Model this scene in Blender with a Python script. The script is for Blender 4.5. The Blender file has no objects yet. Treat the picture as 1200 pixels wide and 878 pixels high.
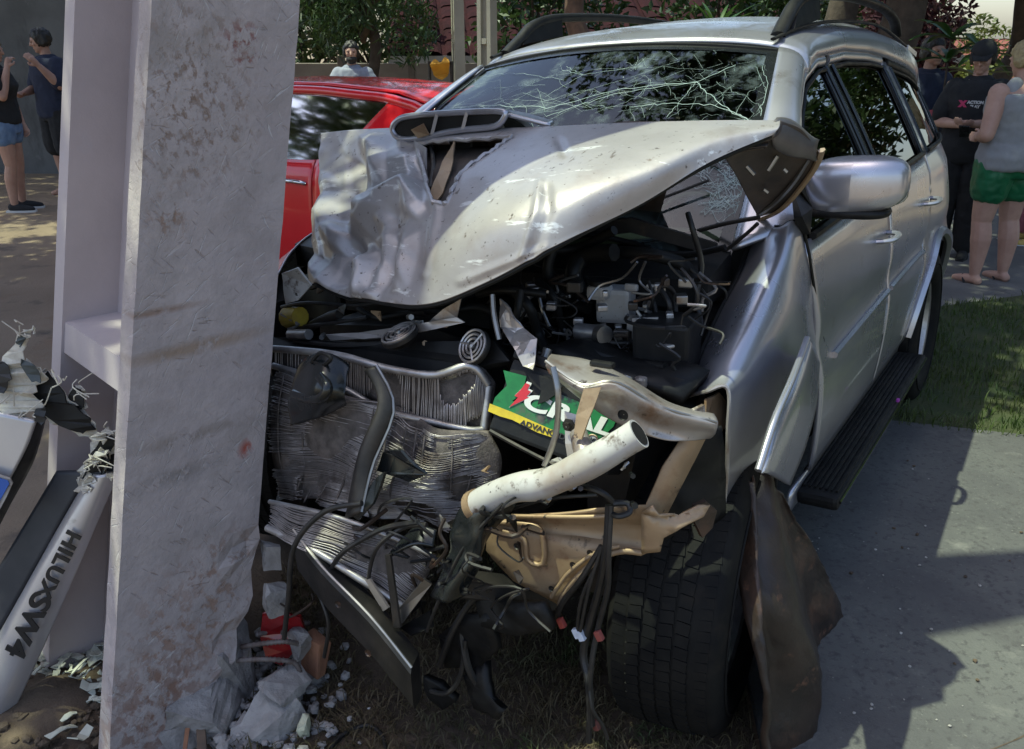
import bpy, bmesh, math, random
import numpy as np
from mathutils import Vector, Matrix, noise
from mathutils.geometry import tessellate_polygon

random.seed(7)
rng = np.random.default_rng(7)
scene = bpy.context.scene
COL = scene.collection

# ---------------------------------------------------------------- camera, sky, sun, exposure
CAM_H, CAM_PITCH, CAM_F = 1.65, math.radians(21.3), 1005.0
cam_data = bpy.data.cameras.new('camera')
cam = bpy.data.objects.new('camera', cam_data)
COL.objects.link(cam)
cam.location = (0, 0, CAM_H)
cam.rotation_euler = (math.pi / 2 - CAM_PITCH, 0, 0)
cam_data.sensor_width = 36
cam_data.lens = 36 * CAM_F / 1200
cam_data.clip_start = 0.02
cam_data.clip_end = 2000
scene.camera = cam

SUN_ELEV = math.radians(68)
SUN_TRAVEL = Vector((1.0, -0.09, 0)).normalized()          # horizontal way the light travels
world = bpy.data.worlds.new('World')
scene.world = world
world.use_nodes = True
wn = world.node_tree.nodes
sky = wn.new('ShaderNodeTexSky')
sky.sky_type = 'NISHITA'
sky.sun_disc = False
sky.sun_elevation = SUN_ELEV
sky.sun_rotation = math.atan2(-SUN_TRAVEL.x, -SUN_TRAVEL.y)
sky.air_density = 1.0
sky.dust_density = 1.8
sky.ozone_density = 0.6
world.node_tree.links.new(sky.outputs[0], wn['Background'].inputs[0])
wn['Background'].inputs[1].default_value = 0.135
sun_data = bpy.data.lights.new('sun', 'SUN')
sun_data.energy = 3.0
sun_data.angle = math.radians(0.6)
sun_data.color = (0.89, 1.0, 0.73)
sun = bpy.data.objects.new('sun', sun_data)
COL.objects.link(sun)
sun.location = (-6, 5, 12)
sd = Vector((SUN_TRAVEL.x * math.cos(SUN_ELEV), SUN_TRAVEL.y * math.cos(SUN_ELEV), -math.sin(SUN_ELEV)))
sun.rotation_euler = sd.to_track_quat('-Z', 'Y').to_euler()
scene.view_settings.view_transform = 'Standard'
scene.view_settings.look = 'None'
scene.view_settings.gamma = 1
scene.view_settings.use_curve_mapping = False
scene.view_settings.exposure = 0.92
scene.render.engine = 'CYCLES'
scene.cycles.max_bounces = 6
scene.cycles.transparent_max_bounces = 12
scene.cycles.caustics_reflective = False
scene.cycles.caustics_refractive = False
scene.cycles.use_denoising = True

# ---------------------------------------------------------------- measuring helpers
# the wrecked car's own axes: u forward, v to its left, z up; origin on the ground under the front axle
CA, CROLL, CPITCH = math.radians(33.0), 0.06, -0.015
CAR_R = Matrix(((-math.sin(CA), math.cos(CA), 0), (-math.cos(CA), -math.sin(CA), 0), (0, 0, 1)))
CAR_M3 = CAR_R @ Matrix.Rotation(CPITCH, 3, 'Y') @ Matrix.Rotation(CROLL, 3, 'X')
CAR_T = Vector((-0.216, 2.14, 0)) - CAR_M3 @ Vector((0, .8, 0)) + CAR_R @ Vector((0, .8, 0))
CAR_M = Matrix.Translation(CAR_T) @ CAR_M3.to_4x4()
CAR_I = CAR_M.inverted()
CAMV = Vector((0, 0, CAM_H))

def ray(px, py):
    x, y = (px - 600) / CAM_F, (439 - py) / CAM_F
    c, s = math.cos(CAM_PITCH), math.sin(CAM_PITCH)
    return Vector((x, c + y * s, -s + y * c))
def _pl(px, py, i, c):
    o = CAR_I @ CAMV
    d = CAR_M3.transposed() @ ray(px, py)
    return o + d * ((c - o[i]) / d[i])
def U(px, py, c): return _pl(px, py, 0, c)          # points of the wreck, in car axes
def V(px, py, c): return _pl(px, py, 1, c)
def Zc(px, py, c): return _pl(px, py, 2, c)
def G(px, py, z=0.0):                               # a place on the ground
    d = ray(px, py); return CAMV + d * ((z - CAM_H) / d.z)
def W(px, py, y):                                   # a place at distance y
    d = ray(px, py); return CAMV + d * (y / d.y)
def to_car(p): return CAR_I @ Vector(p)

# ---------------------------------------------------------------- object helpers
def props(o, label=None, cat=None, group=None, kind=None):
    if label: o['label'] = label
    if cat: o['category'] = cat
    if group: o['group'] = group
    if kind: o['kind'] = kind
    return o
def empty(name, loc=(0, 0, 0), rz=0, label=None, cat=None, group=None):
    o = bpy.data.objects.new(name, None)
    o.empty_display_size = .1
    COL.objects.link(o); o.location = loc; o.rotation_euler = (0, 0, rz)
    return props(o, label, cat, group)
def link(name, me, m=None, parent=None, smooth=False):
    o = bpy.data.objects.new(name, me)
    COL.objects.link(o)
    if m is not None:
        for mm in (m if isinstance(m, (list, tuple)) else [m]): me.materials.append(mm)
    if parent is not None: o.parent = parent
    if smooth:
        me.polygons.foreach_set('use_smooth', [True] * len(me.polygons))
    return o
def obj(name, verts, faces, m=None, parent=None, smooth=False):
    me = bpy.data.meshes.new(name)
    me.from_pydata([tuple(v) for v in verts], [], faces)
    me.update()
    return link(name, me, m, parent, smooth)
def from_bm(name, bm, m=None, parent=None, smooth=False, normals=True):
    if normals: bmesh.ops.recalc_face_normals(bm, faces=bm.faces)
    me = bpy.data.meshes.new(name); bm.to_mesh(me); bm.free()
    return link(name, me, m, parent, smooth)
def np_mesh(name, verts, quads, m=None, parent=None, smooth=False):
    me = bpy.data.meshes.new(name)
    verts = np.asarray(verts, np.float32); quads = np.asarray(quads, np.int32)
    k = quads.shape[1]
    me.vertices.add(len(verts)); me.vertices.foreach_set('co', verts.ravel())
    me.loops.add(quads.size); me.loops.foreach_set('vertex_index', quads.ravel())
    me.polygons.add(len(quads)); me.polygons.foreach_set('loop_start', np.arange(0, quads.size, k, dtype=np.int32))
    me.update(calc_edges=True); me.validate()
    return link(name, me, m, parent, smooth)
def sharp(o, deg=35):
    try:
        o.data.set_sharp_from_angle(angle=math.radians(deg))
    except Exception:
        pass
    return o
def smoothpath(pts, n=8, closed=False):
    P = [Vector(p) for p in pts]; out = []
    N = len(P)
    if N < 3 or n < 2: return P
    for i in range(N if closed else N - 1):
        if closed: a, b, c, d = P[i - 1], P[i], P[(i + 1) % N], P[(i + 2) % N]
        else: a, b, c, d = P[max(i - 1, 0)], P[i], P[i + 1], P[min(i + 2, N - 1)]
        for k in range(n):
            t = k / n
            out.append(.5 * ((2 * b) + (c - a) * t + (2 * a - 5 * b + 4 * c - d) * t * t + (3 * b - 3 * c + d - a) * t ** 3))
    if not closed: out.append(P[-1])
    return out
def lerp(a, b, t): return a + (b - a) * t
def interp(x, xs, ys): return float(np.interp(x, xs, ys))
def add_tube(bm, pts, r, seg=8, cap=True, flat=1.0, up=None, mi=0):
    P = [Vector(p) for p in pts]; n = len(P)
    R = r if callable(r) else ((lambda t: lerp(r[0], r[1], t)) if isinstance(r, (list, tuple)) else (lambda t: r))
    rings = []; t0 = (P[1] - P[0]).normalized()
    ref = Vector(up) if up is not None else (Vector((0, 0, 1)) if abs(t0.z) < .9 else Vector((1, 0, 0)))
    for i in range(n):
        t = (P[min(i + 1, n - 1)] - P[max(i - 1, 0)])
        if t.length < 1e-9: t = Vector((0, 0, 1))
        t.normalize()
        a = ref - t * ref.dot(t)
        if a.length < 1e-6: a = t.orthogonal()
        a.normalize(); b = t.cross(a)
        if up is None: ref = a
        rr = R(i / (n - 1))
        rings.append([bm.verts.new(P[i] + (a * math.cos(2 * math.pi * k / seg) * flat + b * math.sin(2 * math.pi * k / seg)) * rr) for k in range(seg)])
    fs = []
    for i in range(n - 1):
        for k in range(seg):
            fs.append(bm.faces.new((rings[i][k], rings[i][(k + 1) % seg], rings[i + 1][(k + 1) % seg], rings[i + 1][k])))
    if cap:
        fs.append(bm.faces.new(rings[0][::-1])); fs.append(bm.faces.new(rings[-1]))
    for f in fs: f.smooth = True; f.material_index = mi
    return rings
def tube(name, pts, r, m, parent=None, seg=8, n=6, flat=1.0, up=None, cap=True):
    bm = bmesh.new()
    add_tube(bm, smoothpath(pts, n), r, seg, cap, flat, up)
    return sharp(from_bm(name, bm, m, parent), 50)
def add_box(bm, c, s, rot=None, bevel=0, mi=0, jitter=0):
    r = bmesh.ops.create_cube(bm, size=1)
    vs = r['verts']
    M = Matrix.Translation(Vector(c)) @ ((rot.to_4x4() if rot is not None else Matrix.Identity(4))) @ Matrix.Diagonal((s[0], s[1], s[2], 1))
    bmesh.ops.transform(bm, matrix=M, verts=vs)
    if jitter:
        for v in vs: v.co += Vector((random.uniform(-1, 1), random.uniform(-1, 1), random.uniform(-1, 1))) * jitter
    fs = set(f for v in vs for f in v.link_faces)
    for f in fs: f.material_index = mi
    if bevel:
        es = list(set(e for v in vs for e in v.link_edges))
        r2 = bmesh.ops.bevel(bm, geom=es, offset=bevel, segments=2, affect='EDGES', profile=.6)
        for f in r2['faces']: f.material_index = mi
    return vs
def box(name, c, s, m, parent=None, rot=None, bevel=.006, jitter=0):
    bm = bmesh.new(); add_box(bm, c, s, rot, bevel, 0, jitter)
    return from_bm(name, bm, m, parent)
def loft(name, sections, m, parent=None, closed=True, cap=True, smooth=True, ang=40):
    bm = bmesh.new()
    R = [[bm.verts.new(p) for p in s] for s in sections]
    k = len(R[0])
    for i in range(len(R) - 1):
        for j in range(k if closed else k - 1):
            bm.faces.new((R[i][j], R[i][(j + 1) % k], R[i + 1][(j + 1) % k], R[i + 1][j]))
    if cap and closed:
        bm.faces.new(R[0][::-1]); bm.faces.new(R[-1])
    o = from_bm(name, bm, m, parent, smooth)
    if smooth: sharp(o, ang)
    return o
def lathe(name, prof, m, parent=None, seg=32, axis='Y', M=None):
    bm = bmesh.new(); rings = []
    for (r, h) in prof:
        ring = []
        for k in range(seg):
            a = 2 * math.pi * k / seg
            p = Vector((r * math.cos(a), h, r * math.sin(a))) if axis == 'Y' else Vector((r * math.cos(a), r * math.sin(a), h))
            ring.append(bm.verts.new(M @ p if M else p))
        rings.append(ring)
    for i in range(len(rings) - 1):
        for k in range(seg):
            bm.faces.new((rings[i][k], rings[i][(k + 1) % seg], rings[i + 1][(k + 1) % seg], rings[i + 1][k]))
    bmesh.ops.remove_doubles(bm, verts=bm.verts, dist=1e-5)
    return sharp(from_bm(name, bm, m, parent, True), 40)
def patch(name, fn, nu, nv, m, parent=None, thick=0, smooth=True, ang=None, mask=None, flip=False):
    """a sheet fn(s,t) -> point, s,t in 0..1, with real thickness"""
    verts = [fn(i / nu, j / nv) for j in range(nv + 1) for i in range(nu + 1)]
    faces = []
    for j in range(nv):
        for i in range(nu):
            if mask and not mask((i + .5) / nu, (j + .5) / nv): continue
            a = j * (nu + 1) + i
            q = (a, a + 1, a + nu + 2, a + nu + 1)
            faces.append(q[::-1] if flip else q)
    o = obj(name, verts, faces, m, parent, smooth)
    if thick:
        md = o.modifiers.new('thickness', 'SOLIDIFY'); md.thickness = abs(thick); md.offset = -1 if thick > 0 else 1
        if isinstance(m, (list, tuple)) and len(m) > 1: md.material_offset = 1; md.material_offset_rim = 1
    if ang: sharp(o, ang)
    return o
def nz(p, s, seed=0.0): return noise.noise(Vector((p[0] * s + seed, p[1] * s - seed * .7, p[2] * s + seed * 1.3)))
def sheet(name, outline, m, parent=None, thick=.004, cuts=0, crump=0, cscale=8, seed=0, smooth=False, holes=None):
    """a cut piece of sheet metal or plastic from a 3-D outline, optionally creased"""
    loops = [[Vector(p) for p in outline]] + [[Vector(p) for p in h] for h in (holes or [])]
    tris = tessellate_polygon(loops)
    flat = [p for l in loops for p in l]
    bm = bmesh.new(); vs = [bm.verts.new(p) for p in flat]
    for t in tris:
        try: bm.faces.new([vs[i] for i in t])
        except ValueError: pass
    bmesh.ops.recalc_face_normals(bm, faces=bm.faces)
    if cuts:
        for _ in range(cuts):
            L = sorted(e.calc_length() for e in bm.edges); lim = L[int(len(L) * .45)]
            bmesh.ops.subdivide_edges(bm, edges=[e for e in bm.edges if e.calc_length() >= lim], cuts=1, use_grid_fill=True)
            bmesh.ops.triangulate(bm, faces=[f for f in bm.faces if len(f.verts) > 4])
        bm.normal_update()
        if crump:
            for v in bm.verts:
                d = nz(v.co, cscale, seed) + .5 * nz(v.co, cscale * 2.3, seed + 9)
                v.co = v.co + v.normal * d * crump
    o = from_bm(name, bm, m, parent, smooth)
    if thick:
        md = o.modifiers.new('thickness', 'SOLIDIFY'); md.thickness = thick; md.offset = 0
    return o
def text_mesh(name, body, size, m, M, parent=None, extrude=.001, shear=0, sx=1.0, spacing=1.0, bold=0):
    cu = bpy.data.curves.new(name, 'FONT')
    cu.body = body; cu.size = size; cu.extrude = extrude; cu.shear = shear; cu.align_x = 'CENTER'; cu.align_y = 'CENTER'
    cu.space_character = spacing; cu.offset = bold
    t = bpy.data.objects.new(name, cu); COL.objects.link(t)
    dg = bpy.context.evaluated_depsgraph_get(); dg.update()
    me = bpy.data.meshes.new_from_object(t.evaluated_get(dg))
    bpy.data.objects.remove(t); bpy.data.curves.remove(cu)
    me.transform(Matrix.Diagonal((sx, 1, 1, 1))); me.transform(M)
    me.name = name; me.materials.clear()
    return link(name, me, m, parent)
def frame(o, x, y):
    """matrix with the given origin, x axis and (about) y axis"""
    x = Vector(x).normalized(); z = x.cross(Vector(y)).normalized(); y = z.cross(x)
    return Matrix.Translation(Vector(o)) @ Matrix((x, y, z)).transposed().to_4x4()

# ---------------------------------------------------------------- materials
def ramp_mix(nt, fac, c1, c2):
    mx = nt.nodes.new('ShaderNodeMix'); mx.data_type = 'RGBA'
    nt.links.new(fac, mx.inputs[0])
    for i, c in ((6, c1), (7, c2)):
        if isinstance(c, (tuple, list)): mx.inputs[i].default_value = (*c, 1)
        else: nt.links.new(c, mx.inputs[i])
    return mx.outputs[2]
def tex(nt, scale, detail=4, rough=.6, dist=0, kind='noise', coord='Object', stretch=None, off=0):
    tc = nt.nodes.new('ShaderNodeTexCoord'); v = tc.outputs[coord]
    if stretch or off:
        mp = nt.nodes.new('ShaderNodeMapping'); nt.links.new(v, mp.inputs[0]); v = mp.outputs[0]
        if stretch: mp.inputs[3].default_value = stretch
        mp.inputs[1].default_value = (off, off * .7, off * 1.3)
    if kind == 'noise':
        t = nt.nodes.new('ShaderNodeTexNoise'); t.inputs['Scale'].default_value = scale
        t.inputs['Detail'].default_value = detail; t.inputs['Roughness'].default_value = rough; t.inputs['Distortion'].default_value = dist
        nt.links.new(v, t.inputs['Vector']); return t.outputs[0]
    if kind == 'voronoi':
        t = nt.nodes.new('ShaderNodeTexVoronoi'); t.inputs['Scale'].default_value = scale
        nt.links.new(v, t.inputs['Vector']); return t.outputs[0]
    t = nt.nodes.new('ShaderNodeTexWave'); t.inputs['Scale'].default_value = scale
    t.inputs['Distortion'].default_value = dist; t.inputs['Detail'].default_value = detail
    nt.links.new(v, t.inputs['Vector']); return t.outputs[1]
def cramp(nt, src, a, b):
    r = nt.nodes.new('ShaderNodeMapRange'); r.inputs[1].default_value = a; r.inputs[2].default_value = b; r.clamp = True
    nt.links.new(src, r.inputs[0]); return r.outputs[0]
def math_node(nt, op, a, b):
    n = nt.nodes.new('ShaderNodeMath'); n.operation = op
    for i, s in enumerate((a, b)):
        if isinstance(s, (int, float)): n.inputs[i].default_value = s
        else: nt.links.new(s, n.inputs[i])
    return n.outputs[0]
MATS = {}
def mat(name, c1, c2=None, scale=6, rough=.6, metal=0, bump=0, bscale=None, coat=0, spots=None, rvar=0, spec=.5, trans=0, coord='Object', lo=.35, hi=.65, detail=4):
    """spots: list of (colour, noise scale, threshold from, threshold to[, stretch])"""
    m = bpy.data.materials.new(name); m.use_nodes = True; MATS[name] = m
    nt = m.node_tree; b = nt.nodes['Principled BSDF']
    b.inputs['Roughness'].default_value = rough; b.inputs['Metallic'].default_value = metal
    b.inputs['Coat Weight'].default_value = coat; b.inputs['Coat Roughness'].default_value = .06
    b.inputs['Specular IOR Level'].default_value = spec
    col = None
    if c2 is not None:
        col = ramp_mix(nt, cramp(nt, tex(nt, scale, detail, coord=coord), lo, hi), c1, c2)
    else:
        b.inputs['Base Color'].default_value = (*c1, 1)
    for i, sp in enumerate(spots or []):
        f = cramp(nt, tex(nt, sp[1], 5, .65, coord=coord, stretch=sp[4] if len(sp) > 4 else None, off=3.7 * (i + 1)), sp[2], sp[3])
        col = ramp_mix(nt, f, col if col is not None else c1, sp[0])
    if col is not None: nt.links.new(col, b.inputs['Base Color'])
    if bump:
        bn = nt.nodes.new('ShaderNodeBump'); bn.inputs['Strength'].default_value = bump; bn.inputs['Distance'].default_value = .01
        nt.links.new(tex(nt, bscale or scale * 6, 6, .65, coord=coord), bn.inputs['Height']); nt.links.new(bn.outputs[0], b.inputs['Normal'])
    if rvar:
        r = cramp(nt, tex(nt, scale * 1.7, 4, coord=coord), .2, .8)
        mr = nt.nodes.new('ShaderNodeMapRange'); mr.inputs[3].default_value = max(rough - rvar, .02); mr.inputs[4].default_value = min(rough + rvar, 1)
        nt.links.new(r, mr.inputs[0]); nt.links.new(mr.outputs[0], b.inputs['Roughness'])
    if trans:
        tr = nt.nodes.new('ShaderNodeBsdfTranslucent'); mx = nt.nodes.new('ShaderNodeMixShader'); mx.inputs[0].default_value = trans
        if col is not None: nt.links.new(col, tr.inputs[0])
        else: tr.inputs[0].default_value = (*c1, 1)
        nt.links.new(b.outputs[0], mx.inputs[1]); nt.links.new(tr.outputs[0], mx.inputs[2])
        nt.links.new(mx.outputs[0], nt.nodes['Material Output'].inputs[0])
    return m
def glass_mat(name, tint, rough=.02, dirt=None, ior=1.5):
    """thin tinted pane: mirror-like film over a see-through dark tint"""
    m = bpy.data.materials.new(name); m.use_nodes = True; MATS[name] = m
    nt = m.node_tree; nt.nodes.remove(nt.nodes['Principled BSDF'])
    tr = nt.nodes.new('ShaderNodeBsdfTransparent'); tr.inputs[0].default_value = (*tint, 1)
    gl = nt.nodes.new('ShaderNodeBsdfGlossy'); gl.inputs['Roughness'].default_value = rough
    fr = nt.nodes.new('ShaderNodeFresnel'); fr.inputs[0].default_value = ior
    mx = nt.nodes.new('ShaderNodeMixShader')
    nt.links.new(fr.outputs[0], mx.inputs[0]); nt.links.new(tr.outputs[0], mx.inputs[1]); nt.links.new(gl.outputs[0], mx.inputs[2])
    out = mx.outputs[0]
    if dirt:
        df = nt.nodes.new('ShaderNodeBsdfDiffuse'); df.inputs[0].default_value = (*dirt[0], 1)
        m2 = nt.nodes.new('ShaderNodeMixShader')
        nt.links.new(math_node(nt, 'MULTIPLY', cramp(nt, tex(nt, dirt[1], 6, .7), dirt[2], dirt[3]), dirt[4]), m2.inputs[0])
        nt.links.new(out, m2.inputs[1]); nt.links.new(df.outputs[0], m2.inputs[2]); out = m2.outputs[0]
    nt.links.new(out, nt.nodes['Material Output'].inputs[0])
    return m

PAINT = mat('silver_paint', (.54, .525, .565), (.47, .46, .49), 2.2, rough=.29, metal=.7, coat=.5, rvar=.05, bump=.02, bscale=3, spots=[((.27, .23, .20), 5, .60, .8), ((.33, .29, .27), 38, .68, .74)])
PAINT_HOOD = mat('silver_paint_scratched', (.47, .435, .425), (.39, .355, .345), 3, rough=.43, metal=.45, coat=.15, rvar=.1, bump=.08, bscale=60,
                 spots=[((.36, .31, .29), 7, .52, .72), ((.12, .10, .09), 60, .63, .69), ((.74, .72, .70), 26, .62, .67, (1, .2, 1)), ((.20, .165, .145), 24, .64, .68, (.2, 1, 1)), ((.24, .19, .16), 16, .66, .71)])
PAINT_DARKSIDE = mat('bare_inner_steel', (.055, .045, .04), (.11, .085, .07), 8, rough=.55, metal=.3, bump=.1)
BLACKP = mat('black_plastic', (.007, .007, .0075), (.016, .015, .014), 12, rough=.5, bump=.05, rvar=.12, spec=.25, spots=[((.055, .045, .038), 9, .64, .8)])
BLACKG = mat('glossy_black_plastic', (.007, .008, .009), (.014, .016, .016), 9, rough=.25, coat=.12, rvar=.1, spots=[((.09, .08, .07), 11, .68, .8)])
RUBBER = mat('tyre_rubber', (.009, .009, .0095), (.016, .015, .014), 14, rough=.7, spec=.12, bump=.12, bscale=90, spots=[((.03, .024, .019), 6, .60, .82)])
STEEL = mat('raw_steel', (.36, .35, .34), (.25, .23, .21), 10, rough=.38, metal=.85, rvar=.12, spots=[((.20, .11, .06), 9, .60, .75)])
ALU = mat('aluminium', (.50, .48, .47), (.36, .33, .31), 25, rough=.42, metal=.75, rvar=.1, spots=[((.16, .12, .09), 8, .58, .74)])
DARKMETAL = mat('dark_metal', (.028, .026, .025), (.06, .052, .046), 10, rough=.5, metal=.6, bump=.08, spots=[((.12, .08, .055), 7, .62, .78)])
TANSTEEL = mat('dusty_tan_steel', (.44, .31, .19), (.31, .205, .12), 5, rough=.5, metal=.35, bump=.08, rvar=.15, spots=[((.20, .09, .045), 7, .55, .70), ((.52, .44, .36), 4, .58, .75), ((.08, .055, .04), 14, .60, .70), ((.05, .04, .035), 45, .64, .70)])
PINKSTEEL = mat('silver_painted_inner_steel', (.52, .48, .46), (.38, .33, .30), 7, rough=.36, metal=.55, coat=.2, spots=[((.24, .15, .10), 8, .56, .72), ((.07, .055, .045), 28, .62, .69)])
WHITEPL = mat('white_plastic', (.52, .50, .48), (.43, .41, .38), 6, rough=.4, spots=[((.32, .25, .20), 5, .48, .70), ((.12, .09, .07), 18, .58, .67), ((.06, .05, .045), 55, .64, .69)])
WIRE = mat('wire_sheath', (.012, .012, .012), (.028, .024, .022), 30, rough=.5)
MUD = mat('muddy_liner', (.022, .015, .012), (.045, .028, .02), 7, rough=.42, bump=.25, bscale=35, spots=[((.10, .050, .030), 4, .54, .68), ((.18, .085, .05), 13, .62, .72)])
# ================================================================ the setting
ASPHALT = mat('old_brown_asphalt', (.20, .142, .092), (.26, .188, .125), 1.3, rough=.9, bump=.5, bscale=70, spots=[((.19, .10, .05), 1.1, .60, .78), ((.11, .082, .06), 3.5, .58, .72)])
PATHM = mat('worn_pavement', (.10, .097, .095), (.15, .145, .14), 1.6, rough=.85, bump=.3, bscale=60, spots=[((.09, .08, .07), 2.5, .56, .7)])
SLABM = mat('driveway_concrete', (.082, .080, .080), (.118, .117, .11), 2.4, rough=.8, bump=.4, bscale=120, spots=[((.065, .062, .062), 45, .52, .66), ((.15, .147, .135), 70, .62, .68), ((.075, .071, .07), 1.4, .50, .72), ((.17, .165, .15), 7, .60, .74), ((.055, .05, .045), 5, .68, .74), ((.07, .065, .06), 26, .66, .73), ((.33, .32, .30), 60, .74, .78)])
SOIL = mat('dry_soil', (.075, .052, .036), (.12, .085, .056), 5, rough=.95, bump=.7, bscale=50, spots=[((.045, .032, .024), 7, .55, .7)])
TURF = mat('turf_soil', (.03, .045, .014), (.055, .06, .022), 6, rough=.95, bump=.5, bscale=60)
GRASS = mat('grass_blades', (.055, .10, .018), (.09, .115, .03), 3, rough=.55, trans=.3)
DRYGRASS = mat('dry_grass_blades', (.15, .105, .055), (.09, .075, .035), 4, rough=.7, trans=.2, spots=[((.06, .09, .025), 3, .55, .65)])

def terrain(x, y):
    d = max(0.0, y - 12.5); r = min(max((x + 1) / 3.0, 0), 1)
    return -r * min(d * .17, 4.2)
xs = np.concatenate([np.linspace(-400, -24, 8), np.linspace(-20, 24, 45), np.linspace(30, 400, 8)])
ys = np.concatenate([np.linspace(-200, -8, 6), np.linspace(-6, 40, 47), np.linspace(46, 600, 10)])
gv = [(x, y, terrain(x, y) - .004) for y in ys for x in xs]
nx = len(xs)
gf = [(j * nx + i, j * nx + i + 1, (j + 1) * nx + i + 1, (j + 1) * nx + i) for j in range(len(ys) - 1) for i in range(nx - 1)]
props(obj('ground', gv, gf, ASPHALT, smooth=True), kind='structure')

def flat_poly(name, pts, z, th, m, kind='structure'):
    bm = bmesh.new()
    top = [bm.verts.new((p[0], p[1], z)) for p in pts]
    bot = [bm.verts.new((p[0], p[1], z - th)) for p in pts]
    bm.faces.new(top); n = len(pts)
    for i in range(n): bm.faces.new((top[i], bot[i], bot[(i + 1) % n], top[(i + 1) % n]))
    return props(from_bm(name, bm, m), kind=kind)
# concrete driveway to the right of the car, earth verge under the car, lawn behind the driveway, paved path beyond
SLAB = [(.86, 3.84), (1.58, 3.63), (2.3, 3.42), (5.2, 2.6), (4.4, -1.2), (.42, -.4), (.60, 1.45)]
flat_poly('driveway', SLAB, .028, .05, SLABM)
VERGE = [(-2.2, -.6), (.405, -.42), (.585, 1.45), (.845, 3.85), (.9, 5.6), (-.2, 5.5), (-.95, 3.4), (-1.5, 2.1)]
flat_poly('verge', VERGE, .012, .02, SOIL)
LAWN = [(.86, 3.86), (1.58, 3.65), (2.3, 3.44), (5.2, 2.62), (7.5, 2.2), (8, 7.0), (4.6, 6.1), (2.9, 5.45), (2.0, 5.1), (.9, 5.0)]
flat_poly('lawn', LAWN, .02, .03, TURF)
PATHP = [(.92, 5.02), (2.0, 5.12), (2.9, 5.47), (4.6, 6.12), (9, 7.4), (9, 9.8), (.5, 8.6)]
flat_poly('path', PATHP, .008, .02, PATHM)

def inside(poly, x, y):
    c = np.zeros(len(x), bool); n = len(poly)
    for i in range(n):
        x1, y1 = poly[i]; x2, y2 = poly[(i + 1) % n]
        if y1 == y2: continue
        c ^= ((y1 > y) != (y2 > y)) & (x < (x2 - x1) * (y - y1) / (y2 - y1) + x1)
    return c
def blades(name, poly, box4, n, z, h, w, m, label, lean=.6, clump=None):
    x = rng.uniform(box4[0], box4[1], n); y = rng.uniform(box4[2], box4[3], n)
    k = inside(poly, x, y); x = x[k]; y = y[k]
    if clump is not None:
        d = np.array([noise.noise(Vector((a * clump, b * clump, 3.1))) for a, b in zip(x, y)])
        k = d + rng.uniform(-.35, .35, len(x)) > -.12; x = x[k]; y = y[k]
    n = len(x); a = rng.uniform(0, 2 * np.pi, n); hh = h * rng.uniform(.4, 1.15, n); ww = w * rng.uniform(.6, 1.3, n)
    b = rng.uniform(0, 2 * np.pi, n); le = lean * rng.uniform(.1, 1.2, n) * hh
    P = np.zeros((n, 5, 3))
    dx, dy = np.cos(a) * ww, np.sin(a) * ww
    P[:, 0] = np.c_[x - dx, y - dy, np.full(n, z)]; P[:, 1] = np.c_[x + dx, y + dy, np.full(n, z)]
    mx, my = x + np.cos(b) * le * .35, y + np.sin(b) * le * .35
    P[:, 2] = np.c_[mx + dx * .8, my + dy * .8, z + hh * .6]; P[:, 3] = np.c_[mx - dx * .8, my - dy * .8, z + hh * .6]
    P[:, 4] = np.c_[x + np.cos(b) * le, y + np.sin(b) * le, z + hh * (1 - .3 * rng.uniform(0, 1, n))]
    i = np.arange(n)[:, None] * 5
    tri = np.concatenate([i + [0, 1, 2], i + [0, 2, 3], i + [3, 2, 4]])
    o = np_mesh(name, P.reshape(-1, 3), tri, m)
    return props(o, label, 'grass', kind='stuff')
blades('lawn_grass', LAWN, (.9, 6.2, 2.5, 6.6), 60000, .02, .055, .0025, GRASS, 'short green grass of the lawn behind the driveway', clump=2.2)
blades('dry_grass', VERGE, (-.75, .65, .9, 2.7), 30000, .012, .035, .0018, DRYGRASS, 'dry brownish grass on the verge under the wrecked front', lean=1.6, clump=4)
PEBBLE = mat('pale_grit', (.42, .40, .37), (.26, .24, .22), 9, rough=.8)
def grit(name, centre, spread, n, size, m, label, z, poly=None):
    bm = bmesh.new()
    for _ in range(n):
        x = random.gauss(centre[0], spread[0]); y = random.gauss(centre[1], spread[1]); s = size * random.uniform(.3, 1.4)
        vs = bmesh.ops.create_icosphere(bm, subdivisions=1, radius=s)['verts']
        for v in vs: v.co = Vector((v.co.x * random.uniform(.6, 1.3), v.co.y * random.uniform(.6, 1.3), v.co.z * random.uniform(.4, .9))) + Vector((x, y, z + s * .3))
    return props(from_bm(name, bm, m), label, 'debris', kind='stuff')
# a crack across the driveway and tufts growing over its far edge
bm = bmesh.new(); P_ = [Vector((1.02, 1.55, .0295))]
for k in range(26): P_.append(P_[-1] + Vector((.085 + random.gauss(0, .02), .035 + random.gauss(0, .035), 0)))
for i in range(len(P_) - 1):
    w_ = Vector((-.3, 1, 0)) * random.uniform(.0012, .003)
    bm.faces.new([bm.verts.new(p) for p in (P_[i] + w_, P_[i] - w_, P_[i + 1] - w_ * .7, P_[i + 1] + w_ * .7)])
props(from_bm('driveway_crack', bm, SOIL, normals=False), kind='structure')
EDGE = [(.80, 3.80), (1.58, 3.585), (2.3, 3.375), (5.2, 2.555), (5.2, 2.75), (2.3, 3.56), (1.58, 3.77), (.86, 3.98)]
blades('edge_grass', EDGE, (.8, 5.2, 2.5, 4.0), 16000, .024, .06, .0024, GRASS, 'ragged grass tufts along the far edge of the driveway', lean=1.1, clump=5)
grit('glass_grit', (1.05, 2.2), (.4, .7), 90, .004, PEBBLE, 'scattered pale crumbs of glass on the concrete driveway', .03)
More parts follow.
